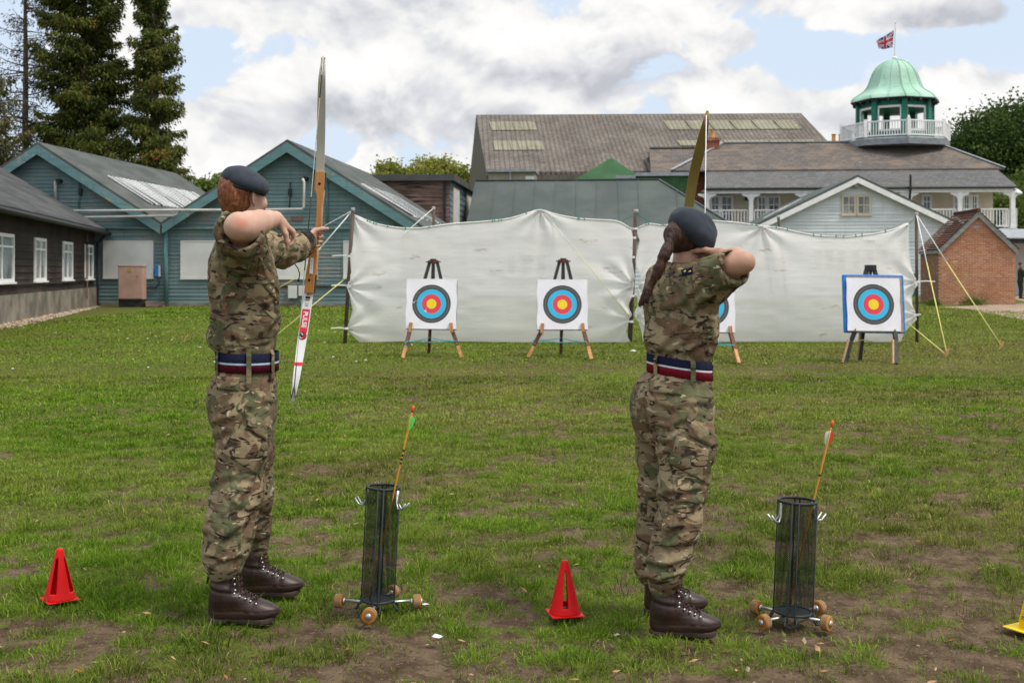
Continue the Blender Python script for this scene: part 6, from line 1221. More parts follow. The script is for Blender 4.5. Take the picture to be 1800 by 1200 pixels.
def boot(root, hx, hy, ang, L, shaft, label=None, seed=0):
    """lace-up boot: heel at (hx, hy), pointing along ang; shaft leans towards the trouser end"""
    k = L / .285; T = Matrix.Translation((hx, hy, 0)) @ Matrix.Rotation(ang, 4, 'Z'); s = Sdf((-.05, -.09, -.01), (L + .05, .09, .30), .005); top = Vector(shaft)
    c = lambda a, b, ra, rb, kk=.03, **kw: s.cone(Vector(a) * k, Vector(b) * k, ra * k, rb * k, kk, **kw)
    s.cone(Vector((.070, 0, .10)) * k, top, .045 * k, .049 * k, .03); c((.045, 0, .05), (.058, 0, .12), .041, .044); c((.085, 0, .100), (.190, 0, .056), .044, .036, .035); c((.06, 0, .040), (.20, 0, .040), .038, .041, .02); s.ell(Vector((.222, 0, .046)) * k, (.062 * k, .044 * k, .030 * k), None, .03)
    s.cone(top + Vector((0, 0, -.012)), top + Vector((0, 0, .004)), .051 * k, .049 * k, .01); s.half((0, 0, .014), (0, 0, -1), .004)
    def fn(v, f):
        v = relax(v, f, 3); n = vnormals(v, f); q = v / k; h = -.003 * np.exp(-((q[:, 2] - .128 + .15 * (q[:, 0] - .06)) / .006) ** 2) + .0035 * np.exp(-((q[:, 2] - .142 + .15 * (q[:, 0] - .06)) / .010) ** 2) * (q[:, 0] < .1) - .002 * np.exp(-((q[:, 0] - .085 - .1 * (q[:, 2] - .1)) / .004) ** 2) * (q[:, 2] > .06); h -= .002 * np.exp(-((q[:, 2] - .050) / .004) ** 2); h += .0022 * vnoise(v * np.array([14, 10, 30]), seed) * (q[:, 2] > .08) + .002 * np.sin(q[:, 0] * 160) * np.exp(-((q[:, 0] - .175) / .03) ** 2) * (q[:, 2] > .05); return v + n * h[:, None]
    b = sk('boot', s, M_leather, root, fn=fn); b.matrix_local = T
    if label: b['label'] = label
    m = Sdf((-.06, -.09, -.01), (L + .05, .09, .06), .0045); m.F[:] = 1; sl, X, Y, Z = m.reg(m.lo, m.lo + m.n * m.h); t = np.clip((X / k - .042) / .175, 0, 1); cy = .003 * np.sin(t * 3.1); w = (.0385 + .010 * t * t - .007 * np.sin(t * math.pi) * (1 - t)) * k; d = np.hypot(X - (.042 + .175 * t) * k, Y - cy) - w; zlo = np.where((X / k > .085) & (X / k < .115), .010, .0) + .012 * np.clip((X / k - .22) / .05, 0, 1) ** 2; m.put(sl, np.maximum(d, np.maximum(Z - .023 - .01 * np.clip((X / k - .235) / .04, 0, 1), zlo - Z)), .004); so = sk('sole', m, M_sole, b, 1)
    lc = MB(); ey = MB(); P3 = [[], []]; ct_, st_ = math.cos(R(38)), math.sin(R(38))
    for j, sg in enumerate((-1, 1)):
        for t_ in (.98, .78, .58, .38, .18): r_ = (.044 - .008 * t_ + .0035) * k; c_0 = Vector((.085 + .105 * t_, 0, .100 - .044 * t_)) * k; P3[j].append(c_0 + Vector((0, sg * r_ * ct_, 0)) + Vector((.39, 0, .92)) * r_ * st_)
        for t_ in (.15, .42, .68, .92): c_0 = (Vector((.070, 0, .10)) * k).lerp(top, t_); r_ = (.045 + .004 * t_) * k + .003; P3[j].append(c_0 + Vector((r_ * .80 + .010 * (1 - t_), sg * r_ * .62, .018 * (1 - t_))))
    pts = P3[0]
    for i in range(len(pts) - 1):
        for a, c_ in ((0, 1), (1, 0)): p, q = P3[a][i], P3[c_][i + 1]; mid = (p + q) / 2 + (Vector((.010, 0, .016)) if i < 4 else Vector((.022, 0, .004))) * k; lc.tube([p, p.lerp(mid, .6) + Vector((.002, 0, .003)), mid, q.lerp(mid, .6) + Vector((.002, 0, .003)), q], .0027, 5)
        for a in (0, 1): ey.tube([P3[a][i] - Vector((0, (-1, 1)[a] * .004, 0)), P3[a][i] + Vector((.001, (-1, 1)[a] * .0035, .001))], .0048, 7)
    x = P3[0][-1]; lc.tube([x, x + Vector((.02, -.02, -.02)), x + Vector((.016, -.026, -.05)), x + Vector((.004, -.02, -.03)), x], .0022, 5); lc.build('laces', M_lace, b, smooth=True); ey.build('eyelets', M_steel, b, smooth=True)
    pt = MB(); pt.beam((.002 * k, -.006, .150 * k), (.012 * k, -.006, .195 * k), .006, .012, (0, 1, 0)); pt.build('pull_tab', M_lace, b); return b
def belt(root, c, z0, z1, rf, rs, yaw, tilt, mats, split, name='belt'):
    n = 72; vs = []; fs = []; mi = []; zs = [0, split[0], split[1], 1]
    for zq in zs:
        for j in range(n):
            a = 2 * math.pi * j / n; x, y = rf * math.cos(a), rs * math.sin(a); X, Y = c[0] + x * math.cos(yaw) - y * math.sin(yaw), c[1] + x * math.sin(yaw) + y * math.cos(yaw); vs.append((X, Y, z0 + (z1 - z0) * zq + tilt * (X - c[0])))
    for i in range(3):
        for j in range(n): fs.append((i * n + j, i * n + (j + 1) % n, (i + 1) * n + (j + 1) % n, (i + 1) * n + j)); mi.append(i)
    o = mesh_obj(name, vs, fs, mats, root, True, mi); s = o.modifiers.new('thickness', 'SOLIDIFY'); s.thickness = .004; s.offset = 1; return o
# ---------------------------------------------------------------- first archer
OM = Vector((-1.107, 4.66, 0))
def m_(px, py, dy): return P(px, py, OM.y + dy) - OM
man = thing('person', 'red haired cadet in camouflage and grey beret, bare elbow raised, holding the wooden bow', 'person', OM, 0, 'archers in camouflage uniform')
elb, wri = m_(421, 397, -.42), m_(484, 385, -.20); lsh, lel, lwr = m_(450, 432, .18), m_(498, 440, .46), m_(538, 423, .66)
hc = m_(428, 347, 0); hf = Vector((math.cos(R(50)), math.sin(R(50)), 0.02))
s = Sdf((-.30, -.56, -.01), (.36, .92, 1.82), .005)
HX, hax = headshape(s, hc, hf, .95); s.chain([m_(424, 352, .0), m_(417, 385, -.01), m_(420, 425, 0)], [.055, .058, .07], .03)
s.loft([(m_(430, 700, 0).x, 0, .80, .10, .15), (m_(431, 620, 0).x, 0, 1.04, .095, .13), (m_(426, 490, 0).x, 0, 1.34, .105, .155), (m_(424, 440, 0).x, 0, 1.455, .085, .16), (m_(420, 415, 0).x, 0, 1.50, .05, .09)], R(8), .03)
s.chain([m_(428, 442, -.15), m_(425, 418, -.30), elb], [.055, .052, .044], .02); s.ell(elb + Vector((-.010, -.010, -.004)), (.040, .040, .046), None, .02); s.cone(elb + Vector((-.020, -.016, -.004)), elb + Vector((.02, .0, -.01)), .026, .030, .025); s.chain([elb, elb.lerp(wri, .28) + Vector((0, 0, -.008)), elb.lerp(wri, .55) + Vector((0, 0, -.003)), elb.lerp(wri, .8), wri], [.043, .0500, .043, .0325, .0275], .02, w=(0, .3, 1), fw=1.10); s.cone(wri + Vector((-.006, -.022, .010)), wri + Vector((-.002, -.020, .010)), .011, .011, .012)
hand(s, wri, (.52, .66, -.48), (-.45, -.10, -.9), (.1, -.85, -.3), ((42, 48, 30), (38, 46, 30), (50, 52, 36), (56, 58, 40)), .4, ((.8, .5, .5), (.75, .25, .7), (.6, .1, .9)), .97, wr=.027)
s.chain([lsh, lel, lwr], [.055, .044, .030], .02); grip = m_(557, 414, .78)
hand(s, lwr, (.26, .95, .10), (.95, -.25, 0), (0, 0, 1), ((62, 82, 48), (66, 84, 48), (70, 84, 48), (76, 84, 48)), .2, ((.75, .6, .35), (.62, .15, .85), (.30, .0, .95)), 1.0, wr=.032)
for a in ((m_(428, 700, -.08), m_(415, 865, -.14), m_(393, 1000, -.18), .08, .055, .038), (m_(438, 700, .08), m_(443, 865, .15), m_(447, 975, .19), .08, .055, .038)): s.chain(a[:3], a[3:], .03); s.cone(a[2], a[2] + Vector((.01, 0, -.10)), .036, .036, .02); s.cone(a[2] + Vector((.01, 0, -.13 if a[2].y < 0 else -.12)), a[2] + Vector((.13, 0, -.165 if a[2].y < 0 else -.15)), .028, .026, .02)
body = sk('body', s, skinmat('pale_skin', (.45, .265, .195), (.52, .325, .245), [(m_(424, 391, -.47), .036, .55), (m_(452, 352, -.06), .03, .45), (m_(500, 404, -.12), .04, .35), (m_(562, 420, .78), .05, .35)]), man, 1)
eyes = MB()
for q in (-1, 1): eyes.lathe([(.001, -.011), (.0085, -.007), (.011, 0), (.0085, .007), (.001, .011)], 10, HX(.079, q * .031, .005))
eyes.build('eyes', vary('eye_white', (.6, .6, .58), (.66, .66, .64), 9, .25, 0), body, smooth=True)
# hair: short back and sides, under the beret
s = Sdf((-.22, -.22, 1.45), (.22, .22, 1.86), .0045); X = HX
s.ell(X(-.012, 0, .024), (.100, .081, .104), hax, .01); s.cone(X(-.036, 0, -.03), X(-.030, 0, -.080), .056, .047, .03, w=hax[1], fw=1.08); s.half(X(-.004, 0, 0), hax[0] * 1.0 - hax[2] * .32, .006); s.half(X(-.06, 0, -.090), -hax[2] - hax[0] * .35, .01); s.half(m_(429, 322, 0), (math.sin(R(17)), 0, math.cos(R(17))), .004)
for q in (-1, 1): s.ell(X(-.012, q * .085, -.008), (.016, .020, .032), hax, .006, True)
def hfn(v, f): v = relax(v, f, 1); n = vnormals(v, f); return v + n * (.0022 * vnoise(v * np.array([170, 170, 70]), 5) + .0026 * vnoise(v * np.array([60, 60, 34]), 6))[:, None]
sk('hair', s, hairmat('ginger_hair', (.055, .016, .006), (.185, .060, .020), (.36, .14, .052), (4, 4, 1.3)), man, fn=hfn)
# beret
s = Sdf((-.22, -.22, 1.5), (.26, .22, 1.88), .0045); a16 = R(17); e1, e3 = Vector((math.cos(a16), 0, -math.sin(a16))), Vector((math.sin(a16), 0, math.cos(a16)))
bc = m_(429, 324, -.005); s.ell(bc, (.0865, .098, .070), (e1, (0, 1, 0), e3), .01); s.ell(m_(451, 328, -.03), (.044, .075, .036), (e1, (0, 1, 0), e3), .035); s.ell(m_(420, 314, .0), (.058, .080, .045), (e1, (0, 1, 0), e3), .03); s.half(m_(429, 331, -.0), -e3, .012)
def bfn(v, f): v = relax(v, f, 3); n = vnormals(v, f); return v + n * (.004 * vnoise(v * 14, 3) + .0016 * vnoise(v * 40, 4))[:, None]
bt = sk('beret', s, M_beret, man, fn=bfn)
m = MB(); cc = m_(429, 331.5, -.0); ring = [cc + e1 * (.0855 * math.cos(t)) + Vector((0, .097 * math.sin(t), 0)) for t in np.linspace(0, 2 * math.pi, 49)]; m.tube(ring, .0062, 8, cap=False); m.build('sweatband', M_strap, bt, smooth=True)
# jacket
s = Sdf((-.30, -.52, .98), (.34, .80, 1.60), .006); zz = lambda y: CH + (HZ - y) / F * OM.y; xx = lambda x: (x - 900) / F * OM.y - OM.x
s.loft([(xx(433), 0, zz(634), .106, .148), (xx(432), 0, zz(620), .114, .158), (xx(429), 0, zz(606), .128, .172), (xx(430), 0, zz(575), .128, .176), (xx(429), 0, zz(530), .135, .185), (xx(427), .0, zz(490), .138, .195), (xx(425), .0, zz(458), .130, .200), (xx(425), 0, zz(435), .112, .185), (xx(421), 0, zz(415), .080, .130), (xx(418), 0, zz(402), .064, .080)], R(10), .03, 2.25)
s.chain([m_(426, 450, -.13), m_(426, 432, -.24), m_(424, 418, -.315)], [.088, .085, .080], .05); s.cone(m_(425, 420, -.285), m_(422.5, 409, -.350), .088, .092, .006); s.cone(m_(424, 416, -.305), m_(422.5, 409, -.350), .090, .093, .006)
s.cone(m_(422, 404, -.385), m_(421, 398, -.46), .071, .080, .012, sub=True)
s.chain([m_(446, 440, .13), m_(468, 438, .30), lel + Vector((-.008, 0, -.008)), lel.lerp(lwr, .5) + Vector((0, 0, -.008)), lwr + Vector((0, -.02, 0))], [.085, .074, .066, .060, .046], .045); s.cone(lwr + Vector((0, -.03, 0)), lwr + Vector((.004, .012, 0)), .047, .044, .008)
s.ell(m_(468, 505, -.12), (.05, .07, .085), None, .05); s.ell(m_(470, 560, -.06), (.04, .10, .05), None, .05); s.ell(m_(385, 590, .06), (.045, .08, .05), None, .05)
s.chain([m_(402, 402, -.03), m_(412, 396, -.07), m_(432, 402, -.075), m_(446, 412, -.05)], [.020, .020, .018, .017], .02)
def fn(v, f): return cloth(v, f, OM, panels=[([(455, 450), (466, 468), (484, 492), (489, 516), (476, 500), (462, 480)], .007), ([(441, 520), (452, 478), (470, 500), (490, 520), (491, 550), (466, 540)], .008)],
    seams=[([(384, 425), (390, 470), (398, 520), (404, 570), (408, 612)], .005), ([(404, 445), (420, 470), (440, 468), (456, 446)], .006), ([(446, 470), (441, 530), (444, 612)], .004), ([(378, 436), (400, 420)], .004)],
    folds=[([(384, 470), (420, 520), (446, 540)], .010, 8), ([(378, 500), (404, 548), (440, 580)], .009, 9), ([(436, 470), (412, 500), (388, 540)], .008, 8), ([(372, 560), (400, 590), (430, 596)], .008, 7), ([(450, 590), (470, 575), (484, 560)], .008, 7), ([(470, 440), (492, 452), (512, 450)], .009, 6), ([(480, 430), (502, 440), (522, 436)], .006, 5), ([(455, 435), (470, 452), (486, 460)], .008, 6), ([(406, 436), (428, 452), (455, 446)], .007, 5), ([(400, 604), (430, 608), (470, 600)], .006, 5)], amp=1.1, seed=11)
jk = sk('jacket', s, M_camo, man, fn=fn)
patch('chest_pocket', jk, OM, [(452, 486), (486, 520), (486, 566), (441, 524)], M_camo3, jk, .006); patch('pocket_flap', jk, OM, [(456, 452), (482, 492), (486, 528), (452, 490)], M_camo3, jk, .011)
# trousers
s = Sdf((-.26, -.36, .10), (.26, .38, 1.10), .006)
s.loft([(xx(428), 0, zz(770), .105, .15), (xx(429), 0, zz(735), .128, .176), (xx(430), 0, zz(700), .130, .176), (xx(432), 0, zz(668), .122, .168), (xx(434), 0, zz(642), .110, .154), (xx(434.5), 0, zz(628), .106, .148)], R(8), .03, 2.2)
s.ell(m_(395, 705, -.06), (.065, .085, .09), None, .05); s.ell(m_(398, 705, .07), (.06, .08, .09), None, .05)
s.chain([m_(430, 725, -.085), m_(426, 790, -.105), m_(417, 862, -.14), m_(405, 925, -.16), m_(396, 968, -.175), m_(393, 990, -.18)], [.104, .098, .095, .092, .080, .069], .04); s.cone(m_(393, 985, -.18), m_(393, 1004, -.18), .068, .054, .02)
s.chain([m_(438, 725, .09), m_(441, 790, .11), m_(444, 862, .15), m_(445, 925, .18), m_(446, 958, .19)], [.105, .092, .082, .070, .058], .035); s.cone(m_(446, 956, .19), m_(446, 973, .19), .056, .047, .02)
s.ell(m_(430, 785, -.18), (.085, .032, .10), ((.9, 0, -.35), (0, 1, 0), (.35, 0, .9)), .03)
def fn(v, f): return cloth(v, f, OM, panels=[([(378, 660), (422, 664), (418, 680), (410, 687), (382, 684)], .006), ([(430, 720), (478, 752), (474, 774), (452, 768), (434, 748)], .009), ([(414, 745), (434, 750), (452, 770), (474, 776), (450, 834), (426, 824), (388, 796)], .007), ([(402, 880), (440, 868), (446, 905), (408, 915)], .003)],
    seams=[([(437, 650), (440, 700), (432, 716), (416, 740), (398, 800), (404, 860), (402, 930), (386, 1000)], .005), ([(464, 652), (458, 690), (446, 700)], .005), ([(421, 664), (420, 735)], .003)],
    folds=[([(380, 740), (412, 732), (436, 716)], .012, 7), ([(378, 765), (400, 752), (424, 735)], .010, 7), ([(376, 800), (392, 806), (418, 826)], .010, 7), ([(368, 850), (400, 836), (440, 838)], .010, 8), ([(462, 800), (440, 850), (418, 880)], .012, 8), ([(366, 880), (388, 905), (420, 890)], .010, 8), ([(360, 930), (392, 945), (430, 915)], .010, 8), ([(440, 890), (424, 940), (408, 980)], .012, 8), ([(364, 975), (390, 985), (420, 975)], .010, 6), ([(440, 945), (456, 950), (468, 940)], .008, 5), ([(450, 890), (464, 900), (476, 890)], .008, 5), ([(444, 690), (462, 706), (480, 704)], .008, 6)], amp=1.0, seed=23)
tr = sk('trousers', s, M_camotr, man, fn=fn)
patch('cargo_pocket', tr, OM, [(416, 743), (472, 776), (450, 833), (389, 796)], M_camotr3, tr, .009, .007); patch('pocket_flap', tr, OM, [(430, 718), (477, 752), (473, 778), (434, 752)], M_camotr2, tr, .016); patch('pocket_flap', tr, OM, [(379, 660), (422, 664), (420, 687), (381, 684)], M_camotr3, tr, .008)
bz = (xx(434.5), 0); belt(man, bz, zz(650), zz(617), .1235, .168, R(8), -.02, [M_maroon, M_sky, M_navy], (.42, .52))
def loopstrip(px, y0, y1, rf, rs, yaw, c, wd, mat, parent, mm, zf, bow=.0):
    best = None
    for a in np.linspace(-math.pi, 0, 400):
        x, y = rf * math.cos(a), rs * math.sin(a); X_, Y_ = c[0] + x * math.cos(yaw) - y * math.sin(yaw), c[1] + x * math.sin(yaw) + y * math.cos(yaw); O_ = mm
        q = abs(900 + F * (X_ + O_.x) / (Y_ + O_.y) - px)
        if Y_ < .06 and (best is None or q < best[0]): best = (q, X_, Y_, math.atan2(y / rs ** 2, x / rf ** 2) + yaw)
    _, X_, Y_, an = best; nrm = Vector((math.cos(an), math.sin(an), 0)); t = Vector((-nrm.y, nrm.x, 0)); p = Vector((X_, Y_, 0)) + nrm * .006; m = MB(); pts = [p + nrm * (-.004) + Vector((0, 0, zf(y0))), p + nrm * .004 + Vector((0, 0, zf(y0 + (y1 - y0) * .15))), p + nrm * .004 + Vector((0, 0, zf(y0 + (y1 - y0) * .7))), p + nrm * .004 + Vector((0, 0, zf(y1)))]
    for a, b in zip(pts[:-1], pts[1:]): m.beam(a, b + (b - a).normalized() * .002, wd, .003, nrm)
    return m.build('belt_loop', mat, parent)
for px, y1 in ((385, 657), (437, 672), (476, 660)): loopstrip(px, 612, y1, .126, .171, R(8), bz, .019, M_camotr, tr, OM, zz)
m = MB(); m.box((xx(484), -.03, zz(647)), (xx(487.5), .03, zz(620))); m.build('buckle', M_steel, man, bevel=.004)
boot(man, m_(364, 1085, -.18).x, -.18, R(-2), .292, (.070, .0, .205), seed=1); boot(man, m_(418, 1040, .19).x, .185, R(1), .285, (.060, 0, .185), seed=2)
# bracer on the bow arm
s = Sdf((-.05, .3, 1.30), (.30, .80, 1.62), .004); a, b = lel.lerp(lwr, .60) + Vector((0, 0, -.004)), lwr + Vector((0, -.022, 0)); s.cone(a, b, .0775, .0640, .004); s.cone(a + (a - b), b + (b - a) * .5, .0745 + .0135, .061 - .00675, .004, sub=True); d = (b - a).normalized(); s.half(a, -d, .004); s.half(b, d, .004); 
v, f = s.mesh()
ag = sk('arm_guard', s, M_strap, man, 1)
m = MB(); m.tube([m_(520, 455, .58), m_(513, 462, .575), m_(509, 468, .57), m_(505, 464, .57)], .004, 6); m.tube([m_(517, 452, .585), m_(517, 462, .58), m_(524, 472, .58), m_(527, 482, .58), m_(525, 492, .58)], .0026, 6); m.tube([m_(525, 490, .58), m_(524.5, 495, .58)], .0055, 6); m.build('loose_strap', M_strap, ag, smooth=True)

# ---------------------------------------------------------------- his bow
def ribbon(mb, pts, widths, thick, wdir=(1, 0, 0)):
    pts = [Vector(p) for p in pts]; k = len(pts); vs = []
    for i, p in enumerate(pts):
        d = (pts[min(i + 1, k - 1)] - pts[max(i - 1, 0)]).normalized(); w = Vector(wdir); w = (w - d * w.dot(d)).normalized(); n = d.cross(w); q = widths[i] / 2
        vs += [p - w * q - n * thick / 2, p + w * q - n * thick / 2, p + w * q + n * thick / 2, p - w * q + n * thick / 2]
    fs = [(i * 4 + j, i * 4 + (j + 1) % 4, (i + 1) * 4 + (j + 1) % 4, (i + 1) * 4 + j) for i in range(k - 1) for j in range(4)] + [(3, 2, 1, 0), tuple(range((k - 1) * 4, k * 4))]; mb.add(vs, fs)
def fine(keys, n=28):
    keys = np.array(keys, float); t = np.linspace(0, 1, len(keys)); q = np.linspace(0, 1, n)
    out = []
    for j in range(keys.shape[1]):
        y = keys[:, j]; m = np.gradient(y, t); i = np.clip(np.searchsorted(t, q) - 1, 0, len(t) - 2); h = t[i + 1] - t[i]; s_ = (q - t[i]) / h; out.append((2 * s_ ** 3 - 3 * s_ ** 2 + 1) * y[i] + (s_ ** 3 - 2 * s_ ** 2 + s_) * h * m[i] + (-2 * s_ ** 3 + 3 * s_ ** 2) * y[i + 1] + (s_ ** 3 - s_ ** 2) * h * m[i + 1])
    return np.stack(out, 1)
M_bowwood = NM('honey_laminated_wood')
def _():
    k = M_bowwood; c = k.mix(k.wave(k.co((8, 8, 1)), 6, 3, 'SIN', 'X', 3), (.36, .150, .035), (.47, .215, .060)); c = k.mix(k.step(k.noise(k.co((9, 9, .8)), 9, 4), .55, .7), c, (.26, .10, .022)); return k.out(c, .32, spec=.5)
M_bowwood = _(); M_limbback = vary('cream_limb_laminate', (.47, .45, .38), (.53, .51, .44), 3, .4, .0); M_limbwhite = vary('white_limb_laminate', (.66, .66, .66), (.72, .72, .72), 3, .3, 0); M_string = vary('pale_bowstring', (.50, .48, .42), (.6, .58, .5), 60, .8, 0); M_labelred = vary('red_label', (.62, .030, .055), (.68, .04, .065), 5, .4, 0); M_ink = vary('black_print', (.015, .015, .016), (.025, .025, .026), 5, .5, 0); M_print = vary('white_print', (.72, .72, .72), (.78, .78, .78), 5, .5, 0)
og = m_(557, 414, .78); gl_ = Vector((OM.x + og.x, OM.y + og.y, OM.z + og.z)); bow = thing('recurve_bow', 'wooden recurve bow with white limbs held upright by the red haired archer', 'bow', gl_, 0, 'recurve bows')
def b_(px, py, dy): return P(px, py, OM.y + dy) - gl_
up = fine([(562.5, 304, .80, 14.5), (564, 250, .765, 14.8), (564.9, 200, .715, 14.6), (565.4, 160, .66, 13.6), (566.2, 133, .635, 12), (568, 108, .64, 7.5), (568.6, 99, .65, 4.5)]); lo = fine([(542.5, 513, .80, 16.5), (536.5, 560, .775, 16.6), (529, 610, .73, 15.4), (521.5, 660, .665, 12.5), (517, 688, .645, 9.2), (515.2, 704.5, .655, 5.5)])
limbs = []
for nm, arr, mt in (('upper_limb', up, M_limbback), ('lower_limb', lo, M_limbwhite)):
    m = MB(); pts = [b_(*r[:3]) for r in arr]; wd = [r[3] / F * (OM.y + r[2]) for r in arr]; ribbon(m, pts, wd, .006); limbs.append((m.build(nm, mt, bow, smooth=False, bevel=.0012), pts, wd))
m = MB(); poly = [(554, 301), (570.5, 301), (569.5, 331), (568, 340), (566, 360), (564.5, 380), (564, 400), (563, 410), (560, 425), (557, 437), (557.5, 448), (555.5, 470), (554, 482), (550.5, 516), (534.5, 514), (537, 482), (541, 462), (542.5, 447), (544.5, 436), (551, 424), (552.5, 410), (554.5, 397), (556, 375), (556.5, 355), (556, 341), (552.5, 334)]
m.slab([b_(x, y, .775) for x, y in poly], (0, .05, 0)); m.slab([b_(x, y, .76) for x, y in ((546, 401.5), (561, 403), (561, 405), (548, 404.5))], (0, .05, 0)); ri = m.build('riser', M_bowwood, bow, bevel=.0035)
m = MB()
for x, y in ((561.5, 323), (543.5, 492)): m.tube([b_(x, y, .7735), b_(x, y, .7755)], .0068, 14)
m.slab([b_(x, y, .786) for x, y in ((570.6, 302), (571.8, 303), (570.8, 333), (569.6, 331))], (0, .035, 0)); m.slab([b_(x, y, .786) for x, y in ((554.4, 482), (555.6, 484), (552.2, 516), (550.8, 515))], (0, .035, 0)); m.build('limb_bolt', M_ink, ri)
m = MB(); m.slab([b_(x, y, .7725) for x, y in ((546.2, 452), (551.2, 452.6), (549.3, 482), (543.6, 481.4))], (0, .002, 0)); stk = m.build('sticker', M_print, ri); m = MB()
for x0, y0, x1, y1 in ((546.6, 452.5, 550.8, 453), (544.2, 480, 548.8, 480.6), (547, 458, 549.5, 459.5), (547.8, 461.5, 549, 463.5), (546.4, 466, 549.2, 466.5), (546.3, 470, 548.4, 472), (545.9, 475, 547.8, 476)): m.beam(b_(x0, y0, .7715), b_(x1, y1, .7715), .0016, .0006, (0, 1, 0))
m.build('handwriting', M_ink, stk)
m = MB(); t0, t1 = b_(567.4, 112, .628), b_(516, 697, .638); ps = [t0.lerp(t1, q) for q in np.linspace(0, 1, 12)]; m.tube(ps, .0019, 6); sg = m.build('string', M_string, bow, smooth=True)
m = MB(); m.tube([t0.lerp(t1, .40), t0.lerp(t1, .62)], .0027, 6)
for tip, sgn, pts, wd in ((t0, 1, limbs[0][1], limbs[0][2]), (t1, -1, limbs[1][1], limbs[1][2])):
    fk = tip.lerp(t1 if sgn > 0 else t0, .035); e = pts[-3]; w = wd[-3] / 2
    for q in (-1, 1): m.tube([fk, e + Vector((q * w, -.004, 0)), e + Vector((q * w, .006, .0))], .0022, 6)
    m.tube([fk, fk.lerp(t1 if sgn > 0 else t0, .07)], .0024, 6)
m.build('serving', M_ink, sg, smooth=True)
# printing on the lower limb: laid on its face, following it
def limbpt(y, off, lift=.0042):
    arr = lo; q = np.interp(y, arr[:, 1], np.arange(len(arr))); i = int(min(q, len(arr) - 2)); t = q - i; pts = limbs[1][1]; p = pts[i].lerp(pts[i + 1], t); d = (pts[i + 1] - pts[i]).normalized(); w = Vector((1, 0, 0)); w = (w - d * w.dot(d)).normalized(); n = d.cross(w); n = n if n.y < 0 else -n; return p + w * off + n * lift, w, d, n
def decal(name, y0, y1, o0, o1, mat, parent, lift=.0040):
    m = MB(); n = 8; vs = []
    for i in range(n + 1):
        for o in (o0, o1): vs.append(limbpt(y0 + (y1 - y0) * i / n, o, lift)[0])
    m.add(vs, [(2 * i, 2 * i + 1, 2 * i + 3, 2 * i + 2) for i in range(n)]); return m.build(name, mat, parent)
ll = limbs[1][0]; lab = decal('red_label', 543.5, 585, -.0185, .0185, M_labelred, ll); decal('red_stripe', 637, 643, -.0195, .0195, M_labelred, ll); decal('small_print', 521, 525, -.011, .011, M_ink, ll); decal('small_print', 526.5, 527.8, -.011, .011, M_ink, ll); decal('small_print', 534, 535, -.008, -.002, M_ink, ll); decal('small_print', 534, 535, .002, .008, M_ink, ll); decal('small_print', 537, 538, -.008, .006, M_ink, ll); decal('small_print', 516.6, 519.2, -.005, .005, M_labelred, ll)
def text_mesh(name, body, size, mat, parent, M4, extrude=.0003, bold=.0):
    cu = bpy.data.curves.new(name, 'FONT'); cu.body = body; cu.size = size; cu.extrude = extrude; cu.offset = bold; cu.align_x = 'CENTER'; cu.align_y = 'CENTER'; tmp = bpy.data.objects.new(name + '_curve', cu); me = bpy.data.meshes.new_from_object(tmp); bpy.data.objects.remove(tmp); me.materials.clear(); me.materials.append(mat); o = bpy.data.objects.new(name, me); link(o); o.parent = parent; o.matrix_local = M4; return o
p, w, d, n = limbpt(562, -.001, .0052); text_mesh('lettering', 'PULSE', .030, M_print, lab, Matrix.Translation(p) @ Matrix(((d.x, w.x, n.x), (d.y, w.y, n.y), (d.z, w.z, n.z))).to_4x4() if False else Matrix.Translation(p) @ Matrix(((d.x, n.cross(d).x, n.x), (d.y, n.cross(d).y, n.y), (d.z, n.cross(d).z, n.z))).to_4x4(), bold=.0010)
def disc(name, y, off, r, mat, parent, lift, a0=0, a1=2 * math.pi, r0=0):
    p, w, d, n = limbpt(y, off, lift); m = MB(); k = 22; vs = [p + w * (q * math.cos(a0 + (a1 - a0) * i / k)) + d * (q * math.sin(a0 + (a1 - a0) * i / k)) for i in range(k + 1) for q in (r0, r)]; m.add(vs, [(2 * i, 2 * i + 1, 2 * i + 3, 2 * i + 2) for i in range(k)]); return m.build(name, mat, parent)
em = disc('emblem', 590.5, .0, .0195, M_ink, ll, .0046); disc('emblem_half', 590.5, .0, .0165, M_labelred, em, .0050, -math.pi / 2 + .3, math.pi / 2 + .3, .003); disc('emblem_mark', 588, -.006, .0066, M_print, em, .0054, -2.4, .9, .0036); disc('emblem_mark', 593, -.006, .0066, M_print, em, .0054, .6, 4.0, .0036); disc('emblem_mark', 588, .007, .0062, M_ink, em, .0054, -.9, 2.2, .0034); disc('emblem_mark', 593, .006, .0062, M_ink, em, .0054, -2.2, 1.2, .0034)
# ---------------------------------------------------------------- second archer
OW = Vector((.645, 4.45, 0))
def w_(px, py, dy): return P(px, py, OW.y + dy) - OW
wom = thing('person', 'cadet with long brown ponytail under a grey beret, in camouflage, drawing a bow', 'person', OW, 0, 'archers in camouflage uniform')
zz = lambda y: CH + (HZ - y) / F * OW.y
xx = lambda x: (x - 900) / F * OW.y - OW.x
yaw = R(33); fwd = Vector((math.cos(yaw), math.sin(yaw), 0))
rsh, rel, rwr = w_(1222, 500, -.10), w_(1306, 461, -.27), w_(1268, 451, -.10); lsh, lel, lwr = w_(1168, 492, .14), w_(1178, 500, .40), w_(1196, 498, .62)
hc = w_(1214, 422, .05); hf = Vector((.36, .93, -.06)); s = Sdf((-.32, -.40, -.01), (.40, .86, 1.66), .005)
HX, hax = headshape(s, hc, hf, .88, .16); s.chain([w_(1212, 425, .03), w_(1207, 458, .005), w_(1203, 490, .01)], [.048, .047, .062], .03)
